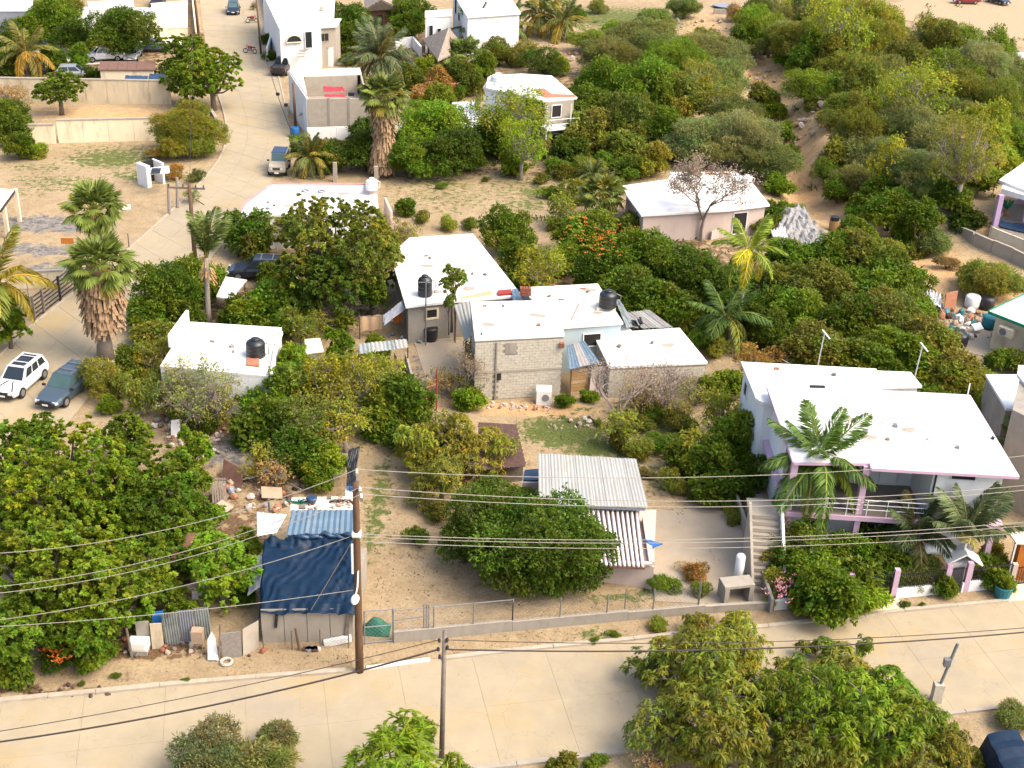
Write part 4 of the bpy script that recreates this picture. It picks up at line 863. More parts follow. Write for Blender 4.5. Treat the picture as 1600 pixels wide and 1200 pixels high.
hr = house('white_neighbour', 'white flat roof and grey wall cut by the right edge below the green trimmed house', 'house', [(1540, 585), (1598, 585), (1595, 640), (1572, 638)], 3.6, 'concrete', 'roof_white', over=.1)
MB().prism([P0(1596, 580, 6)[:2], P0(1660, 585, 6)[:2], P0(1680, 690, 6)[:2], P0(1582, 640, 6)[:2]], 0, 6.0).build('tower_wall', 'concrete', hr[0]); MB().prism([P0(1592, 568, 6.3)[:2], P0(1660, 570, 6.3)[:2], P0(1680, 690, 6.3)[:2], P0(1590, 582, 6.3)[:2]], 6.01, 6.2).build('tower_roof', 'roof_white', hr[0])
MB().beam(P0(1568, 640, .8), P0(1610, 712, .8), .2, 1.6).build('side_wall', 'concrete_pale', label='pale boundary wall running down the right edge behind the large house', cat='wall')
# lilac porch house upper right
zl = float(th(*G(1560, 390)[:2])); t = thing('lilac_porch_house', 'white roofed house with lilac porch columns on the upper right edge', 'house', G(1560, 390))
rf = [P0(1561, 281, zl+4.6), P0(1612, 245, zl+4.6), P0(1700, 255, zl+4.6), P0(1700, 330, zl+4.6), P0(1600, 296, zl+4.6)]
MB().prism([p[:2] for p in rf], zl+4.35, zl+4.6).build('roof', 'roof_white', t)
MB().prism([p[:2] for p in [P0(1566, 290, zl+4.6), P0(1700, 330, zl+4.6), P0(1700, 325, zl+4.6), P0(1568, 284, zl+4.6)]], zl+3.9, zl+4.34).build('header', 'wall_white', t)
pc = P0(1551, 352, zl+1.5)
MB().beam((pc.x+.2, pc.y, zl+1.45), (pc.x+.2, pc.y, zl+4.3), .42, .42, (0, 1, 0)).build('column', 'lilac_paint', t)
MB().beam((pc.x+3.2, pc.y+1.4, zl+1.45), (pc.x+3.2, pc.y+1.4, zl+4.3), .35, .35, (0, 1, 0)).build('column', 'lilac_paint', t)
dk = [P0(1548, 353, zl+1.5), P0(1580, 315, zl+1.5), P0(1720, 330, zl+1.5), P0(1720, 420, zl+1.5)]
MB().prism([p[:2] for p in dk], zl-1, zl+1.42).build('terrace', 'wall_cream', t); MB().prism([p[:2] for p in inset([p[:2] for p in dk], .2)], zl+1.43, zl+1.46).build('terrace_floor', 'deck', t)
MB().beam((pc.x, pc.y-.15, zl-1), (pc.x, pc.y-.15, zl+1.5), .35, .35, (0, 1, 0)).build('pier', 'concrete_pale', t)
MB().prism([p[:2] for p in [P0(1590, 315, zl+1.5), P0(1620, 300, zl+1.5), P0(1720, 320, zl+1.5), P0(1720, 350, zl+1.5)]], zl+1.4, zl+4.3).build('back_wall', 'lilac_paint', t)
drape('blue and navy blanket over the parapet of the lilac porch terrace', [(1560, 344), (1612, 352), (1614, 366), (1563, 354)], [zl+1.75, zl+1.75, zl+1.6, zl+1.6], 'tarp_navy', 'blanket', amp=.1)
q = P0(1571, 335, zl+1.5); t2 = thing('potted_plant', 'plant in a clay pot on the lilac porch', 'potted plant', q); MB().lathe(q, [(.2, 0), (.3, .45)], 10).build('pot', 'terracotta', t2)
mb = MB()
for k in range(26):
    a_ = random.uniform(0, 6.28); mb.beam(q+Vector((0, 0, .4)), q+Vector((.5*math.cos(a_), .5*math.sin(a_), random.uniform(.9, 1.5))), .12, .02)
mb.build('foliage', 'green_trim', t2)
w_ = thing('retaining_wall', 'pale grey retaining wall stepping down the sandy slope on the right', 'wall', G(1540, 410))
wp = [(1492, 372), (1520, 383), (1548, 395), (1580, 408), (1615, 425)]
for i in range(4):
    a_, b_ = G(*wp[i]), G(*wp[i+1]); mb = MB(); mb.beam(a_+Vector((.02, 0, .25)), b_+Vector((-.02, 0, .25)), .25, 1.9-.1*(i % 2)); mb.build('wall_section', 'concrete_pale', w_)

# ------------------------------------------------------------ upper left retaining walls and yard
def wall_run(name, label, px, h, wd, m, cap=None, seg=None, sect='wall_section', group=None):
    t = thing(name, label, 'wall', G(*px[0]), group)
    for a_, b_ in zip(px[:-1], px[1:]):
        A_, B_ = P0(*a_), P0(*b_); n = seg or 1
        for i in range(n):
            p_ = A_.lerp(B_, i/n); q_ = A_.lerp(B_, (i+1)/n); d_ = (q_-p_).normalized()*.012
            MB().beam(p_+d_+Vector((0, 0, h/2)), q_-d_+Vector((0, 0, h/2)), wd, h).build(sect, m, t)
    if cap:
        for a_, b_ in zip(px[:-1], px[1:]): MB().beam(P0(*a_)+Vector((0, 0, h+.05)), P0(*b_)+Vector((0, 0, h+.05)), wd+.12, .1).build('cap', cap, t)
    return t
wall_run('yard_wall', 'tall tan stained wall behind the round tree at the upper left', [(-30, 158), (268, 163)], 2.6, .25, 'wall_tan', 'concrete_pale', 9)
wall_run('yard_wall', 'lower pale cream wall above the patchy lot at the upper left', [(44, 224), (88, 224)], 1.9, .25, 'wall_cream', 'concrete_pale', 1)
wall_run('yard_wall', 'long cream wall with pilasters above the patchy lot', [(92, 223), (250, 219)], 2.3, .25, 'wall_cream', 'concrete_pale', 4)
MB().beam(P0(330, 178, .6), P0(338, 192, .6), .3, 1.2).build('wall_stub', 'concrete_pale', label='stub of pale wall behind the yellow green grass clump', cat='wall')
t = thing('brown_roof_shed', 'long cream shed with a brown flat roof at the upper left', 'shed', G(200, 125))
r4 = [P0(157, 95, 2.6), P0(243, 95, 2.6), P0(243, 111, 2.4), P0(153, 111, 2.4)]
for i in range(6):
    A_, B_ = r4[0].lerp(r4[1], i/6), r4[0].lerp(r4[1], (i+1)/6-.004); D_, C__ = r4[3].lerp(r4[2], i/6), r4[3].lerp(r4[2], (i+1)/6-.004)
    MB().prism([A_[:2], B_[:2], C__[:2], D_[:2]], 2.42, 2.56).build('roof_panel', 'wall_brown', t)
MB().prism(inset([p[:2] for p in r4], .2), 0, 2.4).build('wall', 'wall_cream', t)
drape('blue tarpaulin sheet before the brown flat roof', [(196, 118), (232, 118), (228, 131), (194, 131)], [2.3, 2.3, 2.0, 2.0], 'tarp_navy', 'tarpaulin', amp=.1, group='blue tarpaulins before the brown roof')
drape('second blue tarpaulin sheet right beside the tree before the brown flat roof', [(234, 115), (262, 114), (262, 131), (230, 131)], [2.3, 2.3, 2.0, 2.0], 'tarp_navy', 'tarpaulin', amp=.1, group='blue tarpaulins before the brown roof')
hz = house('far_white_building', 'white roofed grey building in the top left corner', 'building', [(-40, -12), (52, -12), (50, 16), (-40, 16)], 3.5, 'tarp_grey', 'roof_white', over=.1)
hz = house('far_cream_building', 'low cream yard building left of the curving street at the top', 'building', [(236, 5), (293, 0), (293, 42), (237, 44)], 1.2, 'wall_cream', 'wall_cream', over=.05)
house('far_white_shed', 'small white shed among the trees near the top left', 'shed', [(214, 15), (236, 15), (237, 24), (216, 24)], 2.4, 'wall_cream', 'roof_white', over=.1)
house('far_white_shed', 'white flat shed behind the trees at the top left', 'shed', [(136, 2), (208, 0), (210, 12), (140, 14)], 2.6, 'wall_white', 'roof_white', over=.1)
wall_run('yard_wall', 'cream boundary wall along the left edge of the far street', [(298, -30), (301, 8), (307, 60), (309, 72)], 1.5, .2, 'wall_cream', None, 2)
wall_run('yard_wall', 'short cream wall beside the dark trees at the bend', [(232, 65), (262, 62)], 1.8, .2, 'wall_cream', None, 2)
# carport on the left edge
t = thing('carport', 'cream posted carport roof cut by the left edge', 'carport', G(10, 380))
c4 = [P0(-70, 290, 3.1), P0(22, 296, 3.1), P0(0, 326, 3.1), P0(-90, 330, 3.1)]
MB().prism([p[:2] for p in c4], 2.95, 3.1).build('roof', 'roof_cream', t)
mb = MB(); mb.beam(V3(c4[1], 2.9), V3(c4[2], 2.9), .12, .22); mb.build('fascia', 'metal_dark', t)
posts([P0(31, 346), P0(13, 372)], 0, 2.94, .3, 'wall_cream', 'post', t)
# little white shack
t = thing('roadside_shrine', 'little white open shack on the patchy lot near the curve', 'shack', G(247, 292))
s4 = [P0(236, 262, 2.2), P0(264, 259, 2.2), P0(265, 268, 2.2), P0(233, 271, 2.2)]
MB().prism([p[:2] for p in s4], 2.05, 2.2).build('roof', 'roof_white', t)
a_, b_ = P0(231, 294), P0(262, 286); dd = (b_-a_).normalized(); nn = Vector((-dd.y, dd.x, 0))
for x0, x1 in ((0, .45), (1.7, 1.9)): MB().prism([(a_+dd*x0)[:2], (a_+dd*x1)[:2], (a_+dd*x1+nn*1.6)[:2], (a_+dd*x0+nn*1.6)[:2]], 0, 2.04).build('wall', 'wall_white', t)
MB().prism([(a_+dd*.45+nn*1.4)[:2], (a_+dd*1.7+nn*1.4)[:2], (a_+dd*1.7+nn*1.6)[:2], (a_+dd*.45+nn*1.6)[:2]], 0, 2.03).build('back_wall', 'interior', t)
drape('black cloth thrown over the little white shack', [(238, 262), (252, 262), (250, 270), (235, 272)], [2.35, 2.3, 2.25, 2.2], 'tarp_black', 'cloth', amp=.06)
wall_run('lot_wall', 'low pale wall left of the slatted fence by the street', [(2, 452), (102, 447)], 1.3, .2, 'wall_cream', 'concrete_pale', 4)
# horizontal slat fence left
a_, b_ = P0(55, 502), P0(118, 452)
t = thing('slat_fence', 'dark horizontal slat fence beside the street on the left', 'fence', a_)
for s in (0., .22, .62, 1.0): MB().beam(a_.lerp(b_, s), a_.lerp(b_, s)+Vector((0, 0, 2.0)), .16, .16, (0, 1, 0)).build('post', 'wood_grey' if s < .3 else 'metal_dark', t)
for k in range(6): MB().beam(a_+Vector((0, 0, .25+.32*k)), b_+Vector((0, 0, .25+.32*k)), .04, .1).build('slat', 'metal_dark', t)
def pole_thing(u, v, h, label, r=.07, m='wood_grey', name='post', lean=(0, 0), cat='post', group=None):
    p = G(u, v); return MB().tube([p, p+Vector((lean[0], lean[1], h))], [r, r*.8], 7).build(name, m, label=label, cat=cat, group=group)
pole_thing(50, 500, 3.4, 'thin rusty pole at the left end of the slatted fence', .04, 'metal_grey')
pole_thing(202, 388, 1.3, 'short fence post at the edge of the street bend', .06)
t = pole_thing(117, 408, 1.4, 'leaning orange sign board left of the twin fan palms', .05, 'metal_dark', 'sign_post', cat='sign')
MB().box(G(108, 400)+Vector((0, 0, 1.3)), (1.0, .05, .5), .1).build('board', 'orange', t)
MB().box(G(192, 325)+Vector((0, 0, .06)), (1.3, 1.0, .1), .3).build('white_sheet', 'plastic_white', label='white square sheet lying on the sand right of the upper fan palm', cat='sheet')
for i, (u, v) in enumerate(((265, 335), (278, 325))): pole_thing(u, v, 2.8, ['grey cut tree stump post on the verge by the crossarm pole', 'second grey cut trunk behind the crossarm pole'][i], .16, 'bark_pale', 'dead_trunk', (.1, .1), 'trunk', 'cut trunks on the verge')

# ------------------------------------------------------------ far buildings at the top
t = thing('arch_window_house', 'white two storey house with arched window at the top of the street', 'house', G(470, 105))
zb = 5.4
F1 = [P0(412, -6, zb), P0(522, -6, zb), P0(524, 33, zb-.1), P0(436, 45, zb)]
MB().prism([P0(410, -14, zb)[:2], P0(522, -14, zb)[:2], P0(520, 26, zb)[:2], P0(488, 42, zb)[:2], P0(437, 44, zb)[:2]], 0, zb-.15).build('wall', 'wall_white', t)
MB().prism([P0(408, -16, zb)[:2], P0(524, -16, zb)[:2], P0(522, 25, zb)[:2], P0(489, 42, zb)[:2], P0(436, 44, zb)[:2]], zb-.147, zb).build('roof', 'roof_white', t)
fa = P0(437, 45, zb); fb = P0(488, 42, zb); fa = Vector((fa.x, fa.y-.02, 0)); fb = Vector((fb.x, fb.y-.02, 0)); L_ = (fb-fa).length
d = (fb-fa).normalized(); nr = Vector((d.y, -d.x, 0)); c = fa+d*L_*.42
mb = MB(); ring = [c+d*(.95*math.cos(math.pi*k/14))+nr*.06+Vector((0, 0, 3.7+.85*math.sin(math.pi*k/14))) for k in range(15)]
o_ = mb.tube(ring+[ring[0]], .07, 5).build('window', 'wall_cream', t)
mb = MB(); vs = [tuple(p-nr*.02) for p in ring]+[tuple(p-nr*.05) for p in ring]; mb.add(vs, [tuple(range(15)), tuple(range(15, 30))[::-1]]); mb.build('pane', 'glass_dark', o_)
opening(t, fa, fb, L_*.87, 3.9, .8, 1.9, 'wall_white', 'glass_dark', name='door')
a3 = P0(487, 43, 4.9); b3 = P0(524, 40, 4.9)
MB().prism([a3[:2], b3[:2], (b3.x, b3.y+4), (a3.x, a3.y+4)], 0, 4.75).build('grey_wing_wall', 'concrete_pale', t); MB().prism([(a3.x-.1, a3.y-.3), (b3.x+.2, b3.y-.3), (b3.x+.2, b3.y+4), (a3.x-.1, a3.y+4)], 4.76, 4.95).build('grey_wing_roof', 'roof_white', t)
opening(t, a3, b3, 1.6, 3.6, 1.0, .9, 'concrete', 'interior', bars=1)
MB().lathe(P0(508, 22, 5.0), [(.55, 0), (.6, 1.0), (.3, 1.2)], 12).build('cream_tank', 'wall_cream', t)
mb = MB()
q_ = P0(437, 104); MB().prism([q_[:2], P0(524, 98)[:2], (P0(524, 98).x, a3.y+1), (q_.x, a3.y+1)], 0, 2.3).build('garage_wall', 'wall_white', t)
opening(t, q_, P0(524, 98), 6.0, 1.15, 1.6, 1.9, 'wall_white', 'wall_cream', name='door', fr=.06)
mb = MB(); s0_ = P0(470, 88, 2.4); s1_ = P0(483, 48, 3.6)
for k in range(8): 
    p_ = s0_.lerp(s1_, k/8); MB().box(p_, (.9, .5, .14), .2).build('stair_step', 'rubble_pale', t)
wall_run('street_wall', 'low white wall and gate line along the right of the far street', [(418, 95), (428, 60), (412, 0)], 1.6, .2, 'wall_white', None, 2)
# grey unfinished building with red cloth
t = thing('unfinished_building', 'roofless grey building with a red cloth inside beside the street', 'building', G(520, 215))
zb = 4.2; o4 = [P0(452, 112, zb), P0(562, 108, zb), P0(575, 152, zb), P0(480, 153, zb)]
def wl_(a_, b_, z0, z1, m, nm='wall', wd=.2): MB().beam((a_.x, a_.y, (z0+z1)/2), (b_.x, b_.y, (z0+z1)/2), wd, z1-z0).build(nm, m, t)
wl_(o4[0], o4[3], 0, zb, 'wall_white'); wl_(o4[3], o4[2], 0, zb-.1, 'concrete_pale'); wl_(o4[2], o4[1], 0, zb-.2, 'concrete_pale'); wl_(o4[0], o4[1], 0, zb, 'concrete_pale')
MB().prism([o4[0][:2], o4[1][:2], P0(565, 117, zb)[:2], P0(474, 120, zb)[:2]], zb+.002, zb+.16).build('back_roof', 'roof_cream', t)
MB().prism([o4[0][:2], P0(474, 120, zb)[:2], P0(480, 151, zb)[:2]], zb+.003, zb+.12).build('side_roof', 'roof_cream', t)
MB().prism(inset([p[:2] for p in o4], .3), 1.9, 2.05).build('inner_floor', 'concrete_pale', t)
wl_(P0(476, 120, zb), P0(558, 118, zb), 2, zb, 'concrete_pale', 'inner_wall', .15)
for s in (.35, .68):
    p_ = o4[3].lerp(o4[2], s); MB().beam((p_.x, p_.y-.1, 0), (p_.x, p_.y-.1, zb), .25, .12, (0, 1, 0)).build('pilaster', 'concrete', t)
drape('red cloth spread inside the roofless grey building', [(505, 135), (536, 136), (540, 142), (506, 143)], [3.6, 3.6, 3.2, 3.3], 'red_cloth', 'cloth', amp=.1)
drape('red cloth strip draped on the front wall of the roofless grey building', [(508, 147), (538, 147), (541, 151), (507, 151)], [4.15, 4.15, 4.13, 4.13], 'red_cloth', 'cloth', amp=.04)
MB().box(P0(549, 147, 4.2), (.6, .4, .35)).build('black_box', 'metal_dark', label='small black box on the wall beside the red cloth', cat='box')
pole_thing(542, 152, 5.2, 'dark pipe standing beside the red cloth', .06, 'metal_dark', 'pipe', cat='pipe')
t = thing('doghouse', 'small grey gabled shed in front of the roofless grey building', 'shed', G(494, 203))
p = G(494, 200); 
MB().prism([(p.x-1.3, p.y-1), (p.x+1.3, p.y-1), (p.x+1.3, p.y+1.5), (p.x-1.3, p.y+1.5)], 0, 1.7).build('wall', 'wall_white', t)
for sx, m_ in ((-1, 'tarp_grey'), (1, 'roof_white')):
    mb = MB(); mb.add([(p.x, p.y-1.3, 2.6), (p.x, p.y+1.6, 2.6), (p.x+sx*1.6, p.y+1.6, 1.65), (p.x+sx*1.6, p.y-1.3, 1.65), (p.x, p.y-1.3, 2.5), (p.x, p.y+1.6, 2.5), (p.x+sx*1.6, p.y+1.6, 1.55), (p.x+sx*1.6, p.y-1.3, 1.55)], [(0, 1, 2, 3), (7, 6, 5, 4), (0, 4, 5, 1), (1, 5, 6, 2), (2, 6, 7, 3), (3, 7, 4, 0)]); mb.build('roof_slope', m_, t)
wall_run('garden_wall', 'white garden wall before the roofless grey building', [(480, 222), (572, 219)], 1.5, .2, 'wall_white', None, 4)
# reddish hut, palapa, white villa, white house with tank
t = thing('brick_bungalow', 'brown bungalow with thatched roof at the top centre', 'bungalow', G(590, 35)); zz = 3.2
MB().prism([P0(574, 12, zz)[:2], P0(622, 10, zz)[:2], P0(622, -5, zz)[:2], P0(574, -5, zz)[:2]], 0, 3.0).build('wall', 'wall_brown', t)
def thatched(t, corners, zc, apex, m='thatch', layers=9, name='thatch_layer'):
    """hipped roof built as overlapping thatch rings"""
    for k in range(layers):
        f0, f1 = k/layers, (k+1.25)/layers; f1 = min(f1, 1)
        P_ = [apex.lerp(c_, f1) for c_ in corners]; R_ = [apex.lerp(c_, f0) for c_ in corners]; n = len(corners); mb = MB()
        lift = .1
        vs = [p+Vector((0, 0, lift)) for p in R_]+[p+Vector((0, 0, lift*.7)) for p in P_]+[p-Vector((0, 0, .12)) for p in P_]+[p-Vector((0, 0, .1)) for p in R_]
        fs = []
        for i in range(n):
            j = (i+1) % n; fs += [(i, j, n+j, n+i), (n+i, n+j, 2*n+j, 2*n+i), (2*n+i, 2*n+j, 3*n+j, 3*n+i)]
        mb.add(vs, fs).build(name, m, t)
ap = P0(596, 0, 4.6); thatched(t, [P0(568, -6, 3.3), P0(626, -8, 3.3), P0(624, 13, 3.1), P0(570, 16, 3.1)], 0, ap, layers=5)
opening(t, P0(574, 12, zz), P0(622, 10, zz), 1.6, 1.4, 1.0, 1.6, 'wall_brown', 'interior'); opening(t, P0(574, 12, zz), P0(622, 10, zz), 3.6, 1.7, .8, .7, 'wall_cream', 'interior')
t = thing('palapa', 'steep thatched palapa beside the white villa', 'palapa', G(688, 95))
ap = P0(701, 44, 5.0); cs = [P0(661, 62, 2.6), P0(690, 52, 2.4), P0(716, 62, 2.4), P0(704, 86, 2.4), P0(684, 95, 2.4)]
thatched(t, cs, 0, ap, layers=9)
posts(inset([c_[:2] for c_ in cs], .7), 0, 2.6, .2, 'wood', 'post', t)
zz = 5.6
t = thing('white_villa', 'white villa with broad flat roof behind the palms at the top', 'villa', G(745, 60))
v4 = [P0(706, -14, zz), P0(790, -16, zz), P0(814, 20, zz), P0(730, 26, zz)]
MB().prism([p[:2] for p in v4], zz-.2, zz).build('roof', 'roof_white', t); MB().prism(inset([p[:2] for p in v4], .25), 0, zz-.2).build('wall', 'wall_white', t)
w4 = inset([p[:2] for p in v4], .25)
opening(t, w4[0], w4[3], 3.2, 4.3, 1.0, 1.7, 'metal_dark', 'glass_dark', bars=2); opening(t, w4[0], w4[3], 6.8, 3.7, .8, .8, 'metal_dark', 'glass_dark')
v5 = [P0(664, 17, 4.6), P0(706, 14, 4.6), P0(706, 24, 4.6), P0(664, 26, 4.6)]
MB().prism([p[:2] for p in v5], 4.45, 4.6).build('low_roof', 'roof_white', t); MB().prism(inset([p[:2] for p in v5], .1), 0, 4.44).build('low_wall', 'wall_white', t)
opening(t, v5[3], v5[2], .8, 2.6, .5, 1.7, 'wall_white', 'glass_dark'); opening(t, v5[3], v5[2], 1.9, 2.4, .5, 1.2, 'wall_white', 'glass_dark')
wall_run('garden_wall', 'white sloping garden wall left of the palapa', [(617, 78), (645, 74), (658, 90)], 1.4, .25, 'wall_white', None, 2)
wall_run('garden_wall', 'curved grey wall behind the grey wing of the arched window house', [(524, 96), (530, 76), (548, 66)], 1.6, .25, 'concrete', None, 2)
zz = 5.4
t = thing('terrace_house', 'white two storey house with orange stained roof and balcony', 'house', G(870, 210))
z1 = P0(772, 124, zz), P0(862, 119, zz), P0(902, 152, zz), P0(850, 157, zz), P0(815, 140, zz)
MB().prism([p[:2] for p in (P0(755, 136, zz), P0(766, 118, zz), P0(815, 115, zz), P0(862, 118, zz), P0(902, 152, zz), P0(848, 157, zz), P0(820, 150, zz))], zz-.2, zz).build('roof', 'roof_white', t)
MB().prism([p[:2] for p in (P0(833, 140, zz+.02), P0(850, 138, zz), P0(862, 147, zz), P0(897, 148, zz), P0(900, 152, zz), P0(851, 153, zz))], zz+.003, zz+.03).build('roof_patch', 'terracotta', t)
wl4 = [P0(820, 130, zz), P0(858, 122, zz), P0(897, 153, zz), P0(852, 157, zz)]
MB().prism([Vector(p[:2]) for p in wl4], 0, zz-.21).build('wall', 'concrete_pale', t)
wq = [P0(758, 136, zz), P0(770, 120, zz), P0(822, 120, zz), P0(822, 150, zz)]
MB().prism([Vector(p[:2]) for p in wq], 0, zz-.22).build('white_wall', 'wall_white', t)
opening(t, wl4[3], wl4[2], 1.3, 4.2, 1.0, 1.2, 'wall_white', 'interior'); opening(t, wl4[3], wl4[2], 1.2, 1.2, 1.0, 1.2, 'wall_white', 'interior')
fa, fb = wl4[3], wl4[2]; d = (fb-fa).normalized(); nr = Vector((d.y, -d.x, 0))
MB().prism([(fa-d*.3)[:2], (fb+d*2.4)[:2], (fb+d*2.4+nr*1.3)[:2], (fa-d*.3+nr*1.3)[:2]], 2.6, 2.8).build('balcony', 'wall_white', t)
for k in range(2): MB().tube([V3(fa-d*.3+nr*1.25, 3.2+.5*k), V3(fb+d*2.4+nr*1.25, 3.2+.5*k)], .04, 5).build('rail', 'metal_white', t)
for s in (0, .45, 1): q_ = (fa-d*.3+nr*1.2).lerp(fb+d*2.4+nr*1.2, s); MB().beam(V3(q_, 0), V3(q_, zz-.25 if s < .9 else 3.7), .12, .12, (0, 1, 0)).build('balcony_post', 'wall_white', t)
MB().box(V3(fb+d*1+nr*.4, 3.1), (1.6, .6, .6)).build('red_cushion', 'red_cloth', t)
water_tank('domed white water tank on the stepped white roof beside the leafy light green tree', 778, 134, zz, .75, 1.3, 'plastic_white', None)
MB().prism([P0(762, 128, zz)[:2], P0(775, 122, zz)[:2], P0(782, 134, zz)[:2], P0(760, 138, zz)[:2]], zz+.01, zz+.5).build('roof_step', 'wall_white', t)
ch = []
for k in range(10):
    s = k/9; ch.append(P0(840+s*32, 168+s*50-8*math.sin(s*3.1), 4.2*(1-s)+.6))
mb = MB(); mb.tube(ch, .28, 6); mb.build('stair_rail', 'wall_brown', t)
house('white_garage', 'low white roof half hidden behind the light green tree', 'garage', [(706, 160), (745, 158), (770, 198), (722, 200)], 2.2, 'wall_white', 'roof_white', over=.1)
# top right debris: grey satellite-like sheet
MB().lathe(G(1133, 12)+Vector((0, 0, .3)), [(1.6, 0), (1.9, .08), (1.7, .12)], 16).build('round_sheet', 'tarp_grey', label='round grey lid lying in the dirt at the top', cat='lid')
MB().beam(G(1115, 22)+Vector((0, 0, .3)), G(1165, 22)+Vector((0, 0, .3)), .3, .9).build('low_wall', 'concrete', label='low grey wall below the round grey lid at the top', cat='wall')
MB().box(G(1590, 92)+Vector((0, 0, .4)), (1.8, .9, .7), .2).build('white_block', 'plastic_white', label='white block at the edge of the sandy lot', cat='block')

# patches, seams and cables on the white roofs
def roof_marks(root, pts, z, n, seed):
    r_ = random.Random(seed); P_ = [Vector(p[:2]) for p in pts]; c = sum(P_, Vector((0, 0)))/len(P_)
    for k in range(n):
        a_ = c.lerp(P_[r_.randrange(len(P_))], r_.uniform(.1, .75)).lerp(c.lerp(P_[r_.randrange(len(P_))], .8), r_.random()*.5); ang = r_.uniform(0, 3)
        if k % 3 == 0:
            b_ = a_+Vector((math.cos(ang), math.sin(ang)))*r_.uniform(.8, 2.0); MB().beam((*a_, z+.008), (*b_, z+.008), .05, .016).build('roof_seam', 'concrete', root)
        elif k % 3 == 1: MB().prism([a_+Vector((math.cos(ang+t_), math.sin(ang+t_)*.6))*r_.uniform(.3, .8) for t_ in (0, 1.2, 2.3, 3.4, 4.6, 5.5)], z+.001, z+.005+.001*k).build('sealant_patch', r_.choice(['roof_dirty', 'roof_stained', 'concrete_pale']), root)
        else: MB().box((a_.x, a_.y, z+.07), (r_.uniform(.12, .35), r_.uniform(.12, .25), .14), ang).build('roof_block', r_.choice(['concrete', 'terracotta', 'metal_grey', 'wood_grey']), root)
roof_marks(bh, bp_, bz, 8, 1); roof_marks(h3, p3_, z3, 7, 2); roof_marks(h6, p6, z6, 14, 3); roof_marks(h9, p9, z9, 12, 4); roof_marks(h7, p7, z7, 9, 5); roof_marks(h8, p8, z8, 14, 6); roof_marks(h2, p2, z2, 8, 7); roof_marks(big, rp, ZR, 12, 8); roof_marks(bw_, pbw[:3]+[pbw[5]], zbw, 7, 9)
MB().beam(P0(1292, 606, ZR+.01), P0(1432, 681, ZR+.01), .06, .02).build('roof_seam', 'concrete_pale', big)
for a_, b_ in (((1441, 682), (1455, 690)), ((1455, 681), (1442, 691))): MB().beam(P0(*a_, ZR+.012), P0(*b_, ZR+.012), .06, .02).build('roof_seam', 'concrete', big)
